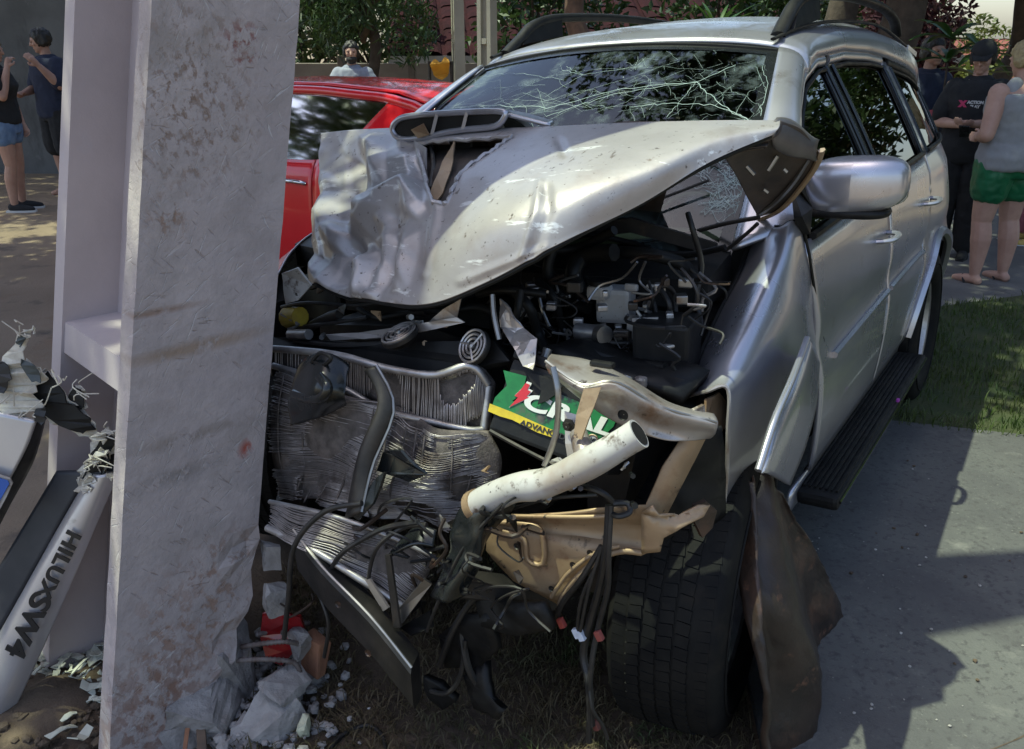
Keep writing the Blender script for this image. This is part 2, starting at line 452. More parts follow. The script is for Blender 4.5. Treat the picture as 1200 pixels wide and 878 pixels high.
grit('leaf_crumbs', (1.3, 2.1), (.6, .7), 36, .006, SOIL, 'scattered dark crumbs of soil and leaf on the driveway', .03)
# ================================================================ the wrecked silver off-roader
suv = empty('wrecked_suv', label='wrecked silver SUV with crumpled bonnet and smashed front against the pole', cat='car')
suv.matrix_world = CAR_M
GLASS = glass_mat('tinted_side_glass', (.012, .014, .016), .01, ior=1.8)
WSGLASS = glass_mat('windscreen_glass', (.42, .50, .48), .03, dirt=((.45, .55, .55), 7, .50, .80, .30), ior=1.7)
CRACK = mat('glass_crack', (.34, .46, .43), (.50, .60, .57), 20, rough=.5, trans=.35)
SEATM = mat('grey_seat_fabric', (.05, .05, .052), (.075, .072, .07), 20, rough=.9)
INTER = mat('dark_interior', (.022, .022, .023), (.034, .033, .032), 9, rough=.8)
CHROME = mat('chrome', (.62, .62, .64), rough=.12, metal=1)
REDLENS = mat('red_lens', (.30, .012, .014), (.2, .008, .01), 15, rough=.15, coat=.5)
BELT = lambda u: 1.165 + (-.6 - u) * .028
def wtop(u): return interp(-u, [.58, .70, .85, 1.0, 1.2, 1.45, 1.9, 2.3, 2.6, 3.0, 3.45], [1.19, 1.285, 1.395, 1.485, 1.575, 1.625, 1.65, 1.645, 1.625, 1.58, 1.50])
def sv(u, z):
    if z <= 1.14: v = .90 - .035 * ((z - .78) / .36) ** 2
    else: v = .865 - .46 * (z - 1.14) - .12 * (z - 1.14) ** 2
    if u < -2.9: v -= .15 * ((-2.9 - u) / .85) ** 2
    for uc in (0, -2.75):
        v += .028 * math.exp(-((u - uc) / .42) ** 2) * max(0, 1 - abs(z - .72) / .4)
    v -= .012 * math.exp(-((z - .86) / .05) ** 2)
    return v
def arch(u, uc, r, z0=.39):
    d = abs(u - uc)
    return z0 + math.sqrt(r * r - d * d) if d < r else 0
def body_panel(name, s_, u0, u1, zb, zt, nu, nv, m, parent, off=0, thick=.012):
    def fn(s, t):
        u = lerp(u0(t) if callable(u0) else u0, u1(t) if callable(u1) else u1, s)
        z = lerp(zb(u), zt(u), t)
        return Vector((u, s_ * (sv(u, z) + off), z))
    return patch(name, fn, nu, nv, m, parent, thick=thick * (1 if s_ > 0 else -1), ang=60)
sill = lambda u: .43
for s_ in (1, -1):
    fd = body_panel('front_door', s_, lambda t: lerp(-.77, -.56, t ** .8), -1.615, sill, BELT, 24, 20, PAINT, suv)
    rd = body_panel('rear_door', s_, -1.630, lambda t: interp(t, [0, .2, .5, .8, 1], [-2.14, -2.2, -2.36, -2.53, -2.58]), sill, BELT, 22, 20, PAINT, suv)
    qp = body_panel('rear_quarter_panel', s_, lambda t: interp(t, [0, .2, .5, .8, 1], [-2.155, -2.215, -2.375, -2.545, -2.595]), -3.62, lambda u: max(.45, arch(u, -2.75, .455)), BELT, 40, 16, PAINT, suv)
    # wheel-arch lip
    tube('arch_flare', [(-2.75 + .46 * math.cos(a), s_ * (sv(-2.75 + .46 * math.cos(a), .39 + .46 * math.sin(a)) + .004), .39 + .46 * math.sin(a)) for a in np.linspace(math.radians(8), math.radians(172), 20)], .022, PAINT, qp, seg=6, n=2)
    # upper frames, seals and panes
    for (nm, ua, ub, par) in (('front_window', -.64, -1.57, fd), ('rear_window', -1.665, -2.53, rd), ('quarter_window', -2.66, -3.38, qp)):
        def gfn(s, t, ua=ua, ub=ub):
            u = lerp(ua, ub, s)
            if nm == 'rear_window': u = lerp(ua, ub - .06 * (1 - t), s)
            z = lerp(BELT(u) - .01, max(wtop(u) - .035, BELT(u)), t)
            return Vector((u, s_ * (sv(u, z) - .012), z))
        g = patch(nm, gfn, 20, 12, GLASS, par)
        top = [(u, s_ * (sv(u, wtop(u) - .012) + .002), wtop(u) - .012) for u in np.linspace(ua + .03, ub, 18)]
        rear = [(ub, s_ * (sv(ub, z) + .002), z) for z in np.linspace(wtop(ub) - .03, BELT(ub), 6)]
        front = [] if nm == 'front_window' else [(ua, s_ * (sv(ua, z) + .002), z) for z in np.linspace(BELT(ua), wtop(ua) - .03, 6)]
        tube('window_frame', top, .017, PAINT if nm != 'quarter_window' else BLACKP, par, seg=8, n=2, flat=.5, up=(0, s_, 0))
        tube('window_post', rear, .016, BLACKG, par, seg=8, n=2, flat=.4, up=(0, s_, 0))
        if front: tube('window_post', front, .016, BLACKG, par, seg=8, n=2, flat=.4, up=(0, s_, 0))
        tube('window_seal', [(u, s_ * (sv(u, wtop(u) - .04) - .003), wtop(u) - .04) for u in np.linspace(ua, ub, 18)], .008, BLACKP, g, seg=6, n=2)
        tube('belt_seal', [(u, s_ * (sv(u, BELT(u)) + .004), BELT(u) + .006) for u in np.linspace(ua, ub, 10)], .011, BLACKP, par, seg=6, n=2)
    # pillar between the doors
    body_panel('centre_pillar', s_, -1.555, -1.675, BELT, lambda u: wtop(u) - .02, 3, 8, BLACKG, suv, off=-.004)
    body_panel('rear_pillar', s_, -2.535, -2.665, BELT, lambda u: wtop(u) - .01, 3, 8, PAINT, suv, off=.001)
    body_panel('tail_pillar', s_, -3.375, -3.62, BELT, lambda u: wtop(u) + .02, 4, 8, PAINT, suv, off=.001)
    # door handles and protective strip
    for par, uh in ((fd, -1.47), (rd, -2.42)):
        h = tube('door_handle', [(uh + .09, s_ * .868, 1.03), (uh + .06, s_ * .925, 1.035), (uh - .05, s_ * .925, 1.04), (uh - .09, s_ * .868, 1.035)], .011, PAINT, par, seg=8, n=4, flat=.8)
    tube('protective_strip', [(u, s_ * (sv(u, .80 + (-u - .8) * .02) + .004), .80 + (-u - .8) * .02) for u in np.linspace(-.80, -1.60, 8)], .011, PAINT, fd, seg=6, n=2)
    tube('protective_strip', [(u, s_ * (sv(u, .80 + (-u - .8) * .02) + .004), .80 + (-u - .8) * .02) for u in np.linspace(-1.645, -2.33, 8)], .011, PAINT, rd, seg=6, n=2)
    # sill and running board
    body_panel('sill', s_, -.62, -2.30, lambda u: .30, lambda u: .424, 20, 4, PAINT, suv, off=-.012)
    st = box('side_step', (-1.50, s_ * .905, .365), (1.58, .125, .045), BLACKP, suv, bevel=.016)
    bm = bmesh.new()
    for k in range(7): add_box(bm, (-1.50, s_ * (.856 + k * .016), .390), (1.5, .007, .008))
    from_bm('step_ridges', bm, BLACKP, st)
    tube('step_trim', [(-.72, s_ * .969, .372), (-1.5, s_ * .971, .372), (-2.28, s_ * .969, .372)], .005, CHROME, st, seg=6, n=2)
    # windscreen pillar
    wl = lambda t: Vector((lerp(-.42, -1.20, t), s_ * (lerp(.715, .57, t) + .012 * math.sin(math.pi * t)), lerp(1.16, 1.655, t) + .03 * math.sin(math.pi * t)))
    dl = lambda t: Vector((lerp(-.55, -1.24, t), s_ * (sv(lerp(-.55, -1.24, t), wtop(lerp(-.55, -1.24, t))) + .003), wtop(lerp(-.58, -1.24, t)) + .012))
    def pfn(s, t):
        p = lerp(wl(t), dl(t), s); b = math.sin(math.pi * s) * .018
        return p + Vector((b * .6, s_ * b, b * .6))
    ap = patch('windscreen_pillar', pfn, 8, 24, PAINT, suv, thick=-.012 * s_, ang=60)
    if s_ > 0:
        q = [pfn(a, b) + Vector((.004, .008, .004)) for a, b in ((.25, .60), (.55, .60), (.55, .86), (.25, .86))]
        sheet('pillar_trim', q, BLACKP, ap, thick=.006)
    # roof side rail
    rp = [(-1.30, s_ * .535, 1.700), (-1.40, s_ * .53, 1.755), (-1.52, s_ * .53, 1.815), (-1.75, s_ * .535, 1.848), (-2.3, s_ * .54, 1.865), (-2.9, s_ * .535, 1.852), (-3.25, s_ * .525, 1.81), (-3.38, s_ * .52, 1.745)]
    rl = tube('roof_rail', rp, .026, BLACKP, suv, seg=10, n=6, flat=.7, up=(0, 0, 1))
    loft('rail_foot', [[(-1.38, s_ * .50, 1.735), (-1.38, s_ * .565, 1.72), (-1.70, s_ * .565, 1.765), (-1.70, s_ * .50, 1.775)], [(-1.48, s_ * .515, 1.80), (-1.48, s_ * .55, 1.80), (-1.72, s_ * .55, 1.85), (-1.72, s_ * .515, 1.85)]], BLACKP, rl, smooth=False)
    # roof drip moulding
    tube('roof_moulding', [(-1.22, s_ * .545, 1.690), (-1.5, s_ * .562, 1.735), (-2.0, s_ * .57, 1.765), (-2.7, s_ * .57, 1.765), (-3.5, s_ * .55, 1.69)], .010, BLACKP, suv, seg=6, n=5, flat=.6)
    # tail lamp
    loft('tail_lamp', [[(-3.60, s_ * .64, z), (-3.60, s_ * .70, z), (-3.745, s_ * .66, z), (-3.73, s_ * .60, z)] for z in (.98, 1.1, 1.25, 1.36)], REDLENS, suv)
# roof
ROOFZ = lambda u: interp(-u, [1.2, 1.32, 1.5, 1.9, 2.5, 3.2, 3.5, 3.7], [1.697, 1.735, 1.765, 1.797, 1.805, 1.765, 1.725, 1.68])
def roof_fn(s, t):
    th = (s - .5) * math.pi; u = lerp(-1.2, -3.68, t) + .06 * (1 - math.cos(th)) * (-1 if t < .5 else 1) * (1 - abs(2 * t - 1) * .0) * (1 if t < .05 else .4)
    if t > .05: u = lerp(-1.2, -3.68, t)
    uu = lerp(-1.2, -3.68, t)
    ze = max(min(wtop(uu) + .004, 1.655), 1.55) if uu > -2.9 else wtop(uu) + .004
    w = sv(uu, ze) + .004
    sn, cs = math.sin(th), max(math.cos(th), 0)
    return Vector((uu - (.0 if t > .03 else .045 * sn * sn), w * math.copysign(abs(sn) ** .92, sn), ze + (ROOFZ(uu) - ze) * cs ** .62))
roof = patch('roof', roof_fn, 48, 50, PAINT, suv, thick=-.012, ang=60)
# windscreen, its dark border and its cracks
def ws(s, t):
    x = (s - .5) * 2
    w = lerp(.712, .568, t) + .012 * math.sin(math.pi * t)
    bow = (1 - x * x)
    return Vector((lerp(-.42, -1.205, t) + .11 * bow * lerp(1, .45, t), x * w, lerp(1.15, 1.65, t) + .03 * math.sin(math.pi * t) + bow * lerp(.0, .045, t)))
wsg = patch('windscreen', ws, 40, 24, WSGLASS, suv)
def ribbon(bm, pts, w, off=.004):
    for i in range(len(pts) - 1):
        a, b = pts[i], pts[i + 1]
        A, B = ws(*a), ws(*b)
        d = (B - A)
        if d.length < 1e-6: continue
        n = (ws(a[0] + .01, a[1]) - A).cross(ws(a[0], a[1] + .01) - A).normalized()
        sd_ = d.cross(n).normalized() * w; n = n * off
        q = [A + sd_ + n, B + sd_ * .9 + n, B - sd_ * .9 + n, A - sd_ + n]
        f = bm.faces.new([bm.verts.new(p) for p in q])
bm = bmesh.new()
for off, ww in ((.0035, .018),):
    per = [(i / 30, .985) for i in range(31)]
    ribbon(bm, per, ww, off)
    ribbon(bm, [(.015, i / 20) for i in range(21)], ww, off); ribbon(bm, [(.985, i / 20) for i in range(21)], ww, off)
from_bm('windscreen_border', bm, BLACKG, wsg, normals=False)
bm = bmesh.new()
def ws_at(px, py):
    """windscreen s,t under a measured place"""
    best = None; o = CAR_I @ CAMV; d = (CAR_M3.transposed() @ ray(px, py)).normalized()
    for i in range(61):
        for j in range(41):
            p = ws(i / 60, j / 40); e = ((p - o) - d * (p - o).dot(d)).length
            if best is None or e < best[0]: best = (e, i / 60, j / 40)
    return best[1], best[2]
def crack(pts, w=.0022, j=.0035, n=9):
    w = w * .36
    out = []
    for i in range(len(pts) - 1):
        a, b = pts[i], pts[i + 1]
        for k in range(n):
            t = k / n
            out.append((lerp(a[0], b[0], t) + random.gauss(0, j) * .5, lerp(a[1], b[1], t) + random.gauss(0, j)))
    out.append(pts[-1])
    out = [(min(max(a, .01), .99), min(max(b, 0), .99)) for a, b in out]
    ribbon(bm, out, w)
    for (a, b) in out[::2]:                     # short side splinters
        if random.random() < .35:
            l = random.uniform(.01, .035); an = random.uniform(0, 6.28)
            ribbon(bm, [(a, b), (min(max(a + l * math.cos(an), .01), .99), min(max(b + l * 1.6 * math.sin(an), 0), .99))], w * .35)
C = lambda L: [ws_at(*p) for p in L]
crack(C([(500, 128), (560, 125), (640, 132), (720, 108), (813, 98)]), .0035)
crack(C([(640, 140), (720, 112), (813, 98), (862, 78)]), .003)
crack(C([(813, 98), (850, 125), (878, 140)]), .004)
crack(C([(740, 128), (780, 120), (835, 122), (878, 140)]), .0032)
crack(C([(813, 98), (800, 115), (785, 138)]), .002)
crack(C([(660, 82), (682, 90), (755, 80)]), .002); crack(C([(640, 115), (682, 90), (664, 80)]), .0016)
crack(C([(500, 110), (560, 92), (600, 88), (660, 96)]), .0016); crack(C([(520, 132), (575, 105), (640, 100)]), .0014)
crack(C([(895, 80), (900, 105), (890, 125), (902, 138)]), .0022); crack(C([(885, 80), (895, 100), (900, 120)]), .0016)
crack(C([(862, 135), (880, 110), (897, 96)]), .0013); crack(C([(840, 100), (875, 118), (900, 135)]), .0013)
crack(C([(560, 130), (600, 118), (690, 126)]), .0012); crack(C([(700, 136), (745, 118), (760, 100)]), .0011)
for k in range(70):                              # crazed corner under the bonnet
    a, b = ws_at(random.uniform(822, 885), random.uniform(190, 245)); c, d = a + random.uniform(-.06, .05), b + random.uniform(-.07, .07)
    crack([(a, b), (min(c, .97), max(min(d, .9), .01))], .0018, .007, 5)
for k in range(26):
    a, b = random.uniform(.78, .97), random.uniform(.25, .9)
    crack([(a, b), (min(a + random.uniform(-.05, .05), .98), min(b + random.uniform(-.1, .1), .97))], .0008, .006, 4)
for k in range(8):                              # long fine arcs across the screen
    a0, b0 = random.uniform(.0, .35), random.uniform(.42, .85); a1, b1 = random.uniform(.55, .98), random.uniform(.55, .9)
    crack([(lerp(a0, a1, q), lerp(b0, b1, q) + .08 * math.sin(math.pi * q) * random.choice((-1, 1))) for q in np.linspace(0, 1, 6)], random.uniform(.0006, .0013), .003, 5)
for k in range(45):                              # shatter web round the impact
    a, b = random.gauss(.72, .12), random.gauss(.72, .12)
    if .02 < a < .98 and .3 < b < .97: crack([(a, b), (min(a + random.uniform(-.05, .05), .98), min(b + random.uniform(-.09, .09), .97))], .0009, .004, 3)
from_bm('cracks', bm, CRACK, wsg, normals=False)['kind'] = 'stuff'
tube('windscreen_trim', [ws(i / 24, 1.0) + Vector((0, 0, .004)) for i in range(25)], .007, BLACKP, wsg, seg=6, n=1)
# cowl with wiper under the glass
loft('cowl', [[ws(i / 16, 0) + Vector((.0, 0, .01)), ws(i / 16, 0) + Vector((.16, 0, -.03)), ws(i / 16, 0) + Vector((.16, 0, -.10)), ws(i / 16, 0) + Vector((0, 0, -.08))] for i in range(17)], BLACKP, suv)
tube('wiper', [ws(.62, .03) + Vector((.03, 0, .03)), ws(.78, .12) + Vector((.02, 0, .02)), ws(.93, .25) + Vector((.02, 0, .02))], .004, BLACKP, suv, seg=6)
# inner shell that closes the body, floor and firewall
shell_sec = []
for u in (-.58, -1.0, -1.6, -2.2):
    shell_sec.append([(u, -.80, .36), (u, .80, .36), (u, .80, 1.10), (u, -.80, 1.10)])
bm = bmesh.new()
add_box(bm, (-2.05, 0, .44), (3.0, 1.56, .06)); add_box(bm, (-.56, 0, .82), (.04, 1.50, .66)); add_box(bm, (-3.58, 0, .80), (.06, 1.40, .66))
for s_ in (1, -1):
    for (a, b) in ((-.60, -1.58), (-1.66, -2.28)): add_box(bm, ((a + b) / 2, s_ * .80, .78), (abs(a - b), .02, .64))
    add_box(bm, (-3.35, s_ * .70, .80), (.35, .02, .60))
from_bm('inner_shell', bm, INTER, suv)
patch('headlining', lambda s, t: roof_fn(s, lerp(.02, .98, t)) * 1.0 + Vector((0, -.05 * (s - .5) * 2, -.035)), 16, 16, INTER, suv)
loft('dashboard', [[(-.62, y, 1.14), (-.95, y, 1.12), (-1.05, y, 1.0), (-.95, y, .75), (-.62, y, .75)] for y in np.linspace(-.72, .72, 7)], INTER, suv)
swc = Vector((-1.12, .38, 1.05))
tube('steering_wheel', [swc + Vector((.07 * math.sin(a), .18 * math.cos(a), .165 * math.sin(a))) for a in np.linspace(0, 2 * math.pi, 25)], .014, INTER, suv, seg=8, n=1)
for (uu, vv) in ((-1.75, .38), (-1.75, -.38), (-2.6, .38), (-2.6, -.38)):
    seat = loft('seat', [[(uu + dx, vv + dy, z) for dx, dy in ((.25, -.22), (.25, .22), (-.22, .22), (-.22, -.22))] for z in (.55, .62, .70)], SEATM, suv)
    loft('seat_back', [[(uu - .2 - .18 * t - d, vv + e * (.24 - .04 * t), .66 + .56 * t) for d, e in ((-.05, -1), (-.05, 1), (.06, 1), (.06, -1))] for t in (0, .3, .7, 1)], SEATM, seat)
    loft('headrest', [[(uu - .40 - d, vv + e * .12, z) for d, e in ((-.04, -1), (-.04, 1), (.05, 1), (.05, -1))] for z in (1.26, 1.32, 1.42, 1.45)], SEATM, seat)
# tail of the car
tg = patch('tailgate', lambda s, t: Vector((lerp(-3.74, -3.64, max(0, t - .45) * 1.8) + .10 * abs(2 * s - 1) ** 3, (s - .5) * 2 * lerp(.74, .60, max(0, t - .45) * 1.8), lerp(.46, 1.62, t))), 16, 20, PAINT, suv, thick=-.02)
patch('tailgate_window', lambda s, t: Vector((lerp(-3.715, -3.66, t) + .06 * abs(2 * s - 1) ** 3 - .025, (s - .5) * 2 * lerp(.60, .52, t), lerp(1.14, 1.56, t))), 10, 6, GLASS, tg)
loft('rear_bumper', [[(-3.6 - dx, (s - .5) * 2 * .80, z) for dx, z in ((0, .42), (.22 - .12 * abs(2 * s - 1) ** 3, .44), (.24 - .12 * abs(2 * s - 1) ** 3, .62), (0, .66))] for s in np.linspace(0, 1, 11)], PAINT, suv)
loft('roof_spoiler', [[(-3.58, v, 1.675), (-3.58, v, 1.72 - .04 * abs(v)), (-3.86, v, 1.69 - .05 * abs(v)), (-3.85, v, 1.665 - .05 * abs(v))] for v in np.linspace(-.55, .55, 9)], PAINT, suv)

# ---- wheels
def make_wheel(name, c, turn=0, camber=0, side=1):
    r = bpy.data.objects.new(name, None); COL.objects.link(r); r.parent = suv
    r.matrix_local = Matrix.Translation(c) @ Matrix.Rotation(turn, 4, 'Z') @ Matrix.Rotation(camber, 4, 'X')
    w, R0 = .128, .372
    prof = [(.235, -.105), (.25, -.122), (.29, -.136), (.33, -.134), (.355, -.124), (R0 - .003, -.108), (R0 + .001, -.06), (R0 + .002, 0), (R0 + .001, .06), (R0 - .003, .108), (.355, .124), (.33, .134), (.29, .136), (.25, .122), (.235, .105)]
    ty = lathe('tyre', prof, RUBBER, r, seg=64)
    bm = bmesh.new()
    for row, (y0, wid, nrow, sh) in enumerate(((-.095, .030, 96, .0), (-.060, .030, 80, .5), (-.024, .030, 80, .2), (.012, .030, 80, .7), (.048, .030, 80, .1), (.090, .034, 96, .35))):
        for k in range(nrow):
            a = 2 * math.pi * (k + sh) / nrow
            rr = R0 + .0012 - (.006 if row in (0, 5) else 0)
            M3 = Matrix.Rotation(-a, 3, 'Y')
            add_box(bm, M3 @ Vector((rr, y0, 0)), (.008, wid, 2 * math.pi * R0 / nrow - .0022), M3 @ Matrix.Rotation(.12 if row % 2 else -.1, 3, 'X'))
    from_bm('tread', bm, RUBBER, ty)
    tube('sidewall_ring', [(.31 * math.cos(a), side * .1365, .31 * math.sin(a)) for a in np.linspace(0, 2 * math.pi, 40)], .004, RUBBER, ty, seg=6, n=1)
    rim = lathe('rim', [(.236, -.10), (.22, -.09), (.215, 0), (.22, side * .085), (.24, side * .104), (.222, side * .098), (.205, side * .06)] if side > 0 else [(.236, .10), (.22, .09), (.215, 0), (.22, -.085), (.24, -.104), (.222, -.098), (.205, -.06)], ALU, r, seg=40)
    for k in range(6):
        a = 2 * math.pi * k / 6; ca, sa = math.cos(a), math.sin(a)
        pt = lambda rr, t, y: Vector((rr * ca - t * sa, side * y, rr * sa + t * ca))
        loft('spoke', [[pt(rr, -h, y), pt(rr, h, y), pt(rr, h * .8, y - .03), pt(rr, -h * .8, y - .03)] for rr, h, y in ((.05, .035, .075), (.12, .030, .082), (.215, .042, .07))], ALU, rim)
    lathe('hub_cap', [(.001, side * .09), (.05, side * .088), (.062, side * .07), (.062, side * .03)], ALU, r, seg=24)
    lathe('brake_disc', [(.001, -.01 * side), (.16, -.01 * side), (.16, .012 * side), (.001, .012 * side)], DARKMETAL, r, seg=28)
    return r
WC = CAR_I @ (Vector((.42, 1.80, 0)))
make_wheel('front_wheel', Vector((WC.x - .08, .755, .378)), math.radians(8), -.03)
make_wheel('rear_wheel', Vector((-2.75, .775, .385)))
make_wheel('rear_wheel', Vector((-2.75, -.775, .47)), side=-1)
make_wheel('front_wheel', Vector((-.22, -.72, .47)), math.radians(12), side=-1)
tube('rear_axle', [(-2.75, -.7, .46), (-2.75, .7, .39)], .05, DARKMETAL, suv)
for s_ in (1, -1):
    tube('chassis_rail', [(.10, s_ * .42, .50), (-.6, s_ * .42, .48), (-1.6, s_ * .45, .46), (-2.5, s_ * .45, .56), (-3.5, s_ * .45, .56)], .05, DARKMETAL, suv, seg=8)
    # rear wheel housing
    patch('wheel_housing', lambda s, t: Vector((-2.75 + .46 * math.cos(math.pi * s), s_ * lerp(.52, .885, t), .39 + .46 * math.sin(math.pi * s))), 16, 2, BLACKP, suv, thick=.008)

# ---- door mirror
mc = U(1004, 217, -.74)
mr = empty('door_mirror'); mr.parent = suv; mr.location = mc
def sup(c, sx, sy, sz, e=.55, nu=28, nv=16, fn=None):
    def f(s, t):
        a = 2 * math.pi * s; b = math.pi * (t - .5)
        g = lambda x, k: math.copysign(abs(x) ** k, x)
        p = Vector((sx * g(math.cos(b), e) * g(math.cos(a), e), sy * g(math.cos(b), e) * g(math.sin(a), e), sz * g(math.sin(b), e)))
        return (fn(p) if fn else p) + Vector(c)
    return f
patch('mirror_housing', sup((0, 0, 0),   .08, .130, .076, .62, fn=lambda p: Vector((p.x * (1 - .25 * (p.y / .130) ** 2), p.y, p.z * (1 - .10 * (p.y / .130)) + .012 * (p.y / .130) - .0))), 32, 20, PAINT, mr)
patch('mirror_base', sup((.0, -.02, -.070), .066, .112, .016, .6), 24, 10, BLACKP, mr)
patch('mirror_glass', sup((-.075, 0, 0), .012, .12, .065, .5), 20, 10, CHROME, mr)
tube('mirror_arm', [(-.01, -.06, -.066), (-.02, -.13, -.062), (-.02, -.20, -.045)], .026, BLACKP, mr, seg=8, flat=.6)
sheet('mirror_sail', [V(932, 205, .835), V(948, 245, .86), V(945, 275, .87), V(935, 255, .865), V(928, 210, .82)], BLACKP, mr, thick=.02).matrix_parent_inverse = Matrix.Translation(-mc)
# ---- left front wing, pushed back and down, with a torn front edge
FEN = [
 [V(890, 262, .735), V(872, 310, .735), V(846, 365, .735), V(821, 415, .74), V(797, 466, .745)],
 [V(913, 266, .815), V(898, 315, .835), V(878, 365, .84), V(854, 412, .838), V(826, 459, .825)],
 [V(938, 262, .858), V(926, 320, .882), V(913, 378, .892), V(890, 428, .89), V(853, 456, .872)],
 [V(953, 340, .880), V(940, 400, .905), V(925, 450, .905), V(899, 500, .895), V(852, 522, .88)],
 [V(968, 430, .882), V(948, 475, .895), V(917, 525, .89), V(889, 565, .885), V(848, 592, .872)],
]
def cr_grid(Gd, s, t):
    def cr(P, x):
        n = len(P) - 1; i = min(int(x * n), n - 1); f = x * n - i
        a, b, c, d = P[max(i - 1, 0)], P[i], P[i + 1], P[min(i + 2, n)]
        return .5 * ((2 * b) + (c - a) * f + (2 * a - 5 * b + 4 * c - d) * f * f + (3 * b - 3 * c + d - a) * f ** 3)
    return cr([cr(row, s) for row in Gd], t)
def fen_fn(s, t):
    p = cr_grid(FEN, s, t)
    return p + Vector((0, 1, .3)) * (.008 * nz(p, 5, 2) + .012 * max(0, nz(p, 4, 11)) * s)
fen = patch('front_wing', fen_fn, 44, 40, PAINT, suv, thick=.006, ang=70)
def edge(name, fn, n, r, m, par):
    return tube(name, [fn(i / n) for i in range(n + 1)], r, m, par, seg=6, n=1)
edge('wing_flange', lambda t: fen_fn(1, t) + Vector((.003, .0, 0)), 24, .0045, PINKSTEEL, fen)
edge('wing_flange', lambda t: fen_fn(t, 0) + Vector((0, -.006, -.004)), 24, .007, BLACKP, fen)
# strip of wing edge peeled along the gap under the windscreen
tube('wing_seam', [fen_fn(0, t) + Vector((-.006, .004, 0)) for t in np.linspace(0, 1, 12)], .004, BLACKP, fen, seg=6, n=1)
# loose wheel-arch flare standing off the wing
FL = [[V(946, 397, .95), V(930, 440, .975), V(908, 492, .985), V(889, 551, .985)], [V(953, 405, .965), V(943, 450, .99), V(925, 505, 1.0), V(903, 556, 1.0)], [V(961, 425, .945), V(957, 475, .96), V(944, 525, .965), V(926, 569, .965)]]
patch('wheel_arch_flare', lambda s, t: cr_grid(FL, s, t), 20, 12, PAINT, suv, thick=.012, ang=60)
tube('flare_edge', [cr_grid(FL, s, 0) + Vector((.002, 0, 0)) for s in np.linspace(0, 1, 12)], .008, PAINT, suv, seg=8, n=1)
# right wing, crushed behind the pole
RW = [[Vector((-.56, -.73, 1.16)), Vector((-.3, -.70, 1.14)), Vector((-.05, -.60, 1.05)), Vector((.08, -.52, 1.0))], [Vector((-.57, -.88, .95)), Vector((-.3, -.92, .95)), Vector((-.05, -.80, .88)), Vector((.08, -.66, .82))], [Vector((-.6, -.88, .60)), Vector((-.42, -.90, .66)), Vector((-.2, -.86, .76)), Vector((0, -.72, .70))]]
def rw_fn(s, t):
    p = cr_grid(RW, s, t); return p + Vector((.4, -1, .4)) * .03 * nz(p, 7, 5) * s
patch('front_wing', rw_fn, 24, 18, PAINT, suv, thick=-.006, ang=50)

box('purple_clip', Vector((-1.62, .968, .395)), (.02, .012, .012), mat('purple_plastic', (.35, .05, .35), rough=.4), suv, bevel=.003)
# ================================================================ bonnet and smashed front of the wreck
def to_px(p):
    w = CAR_M @ Vector(p) - CAMV
    c, s = math.cos(CAM_PITCH), math.sin(CAM_PITCH)
    d = w.y * c - w.z * s; up = w.y * s + w.z * c
    return 600 + CAM_F * w.x / d, 439 - CAM_F * up / d
def in_poly(poly, x, y):
    c = False
    for i in range(len(poly)):
        x1, y1 = poly[i]; x2, y2 = poly[(i + 1) % len(poly)]
        if (y1 > y) != (y2 > y) and x < (x2 - x1) * (y - y1) / (y2 - y1) + x1: c = not c
    return c
def seg_d(x, y, L):
    b = 1e9
    for i in range(len(L) - 1):
        (x1, y1), (x2, y2) = L[i], L[i + 1]
        dx, dy = x2 - x1, y2 - y1; t = max(0, min(1, ((x - x1) * dx + (y - y1) * dy) / (dx * dx + dy * dy)))
        b = min(b, math.hypot(x - x1 - t * dx, y - y1 - t * dy))
    return b
HC = [
 [(376, 156, -.42), (374, 215, -.20), (368, 280, .02), (363, 335, .18)],
 [(415, 152, -.36), (410, 215, -.10), (402, 280, .09), (400, 347, .20)],
 [(462, 150, -.30), (455, 215, .00), (445, 285, .15), (440, 354, .24)],
 [(520, 150, -.26), (512, 215, .06), (505, 290, .22), (500, 357, .28)],
 [(590, 150, -.22), (585, 200, .06), (575, 260, .24), (570, 331, .28)],
 [(670, 147, -.20), (672, 185, .05), (665, 230, .20), (655, 286, .24)],
 [(760, 143, -.18), (762, 170, -.01), (760, 200, .09), (748, 241, .11)],
 [(845, 141, -.18), (845, 152, -.10), (842, 165, -.05), (832, 190, -.02)],
 [(914, 141, -.20), (914, 146, -.17), (912, 151, -.15), (906, 158, -.14)],
]
HG = [[U(*HC[c][r]) for c in range(9)] for r in range(4)]
CREASE = [([(440, 165), (433, 200), (425, 235)], .034, 20), ([(402, 276), (430, 258), (455, 235), (480, 222), (494, 240)], .046, 22), ([(380, 215), (378, 270), (370, 320)], .02, 15),
 ([(396, 268), (390, 300), (382, 335)], .022, 12), ([(425, 288), (431, 318), (425, 346)], .026, 12), ([(456, 265), (450, 310), (440, 346)], .022, 12), ([(482, 250), (478, 290), (466, 332)], .018, 14),
 ([(420, 185), (415, 225), (400, 258), (421, 292)], -.05, 20), ([(446, 216), (462, 205), (484, 200)], -.022, 16), ([(409, 290), (405, 332)], -.022, 11), ([(441, 290), (438, 337)], -.022, 11), ([(466, 285), (458, 332)], -.018, 12),
 ([(489, 190), (500, 245)], -.03, 14), ([(513, 240), (506, 285), (497, 322)], .008, 7), ([(633, 213), (628, 245), (612, 300)], .006, 5), ([(640, 222), (642, 250), (624, 300)], -.008, 10), ([(655, 165), (662, 180)], -.006, 7), ([(530, 262), (560, 225)], -.006, 18), ([(540, 330), (640, 290)], .004, 8)]
_r = random.Random(12)
from mathutils.geometry import delaunay_2d_cdt
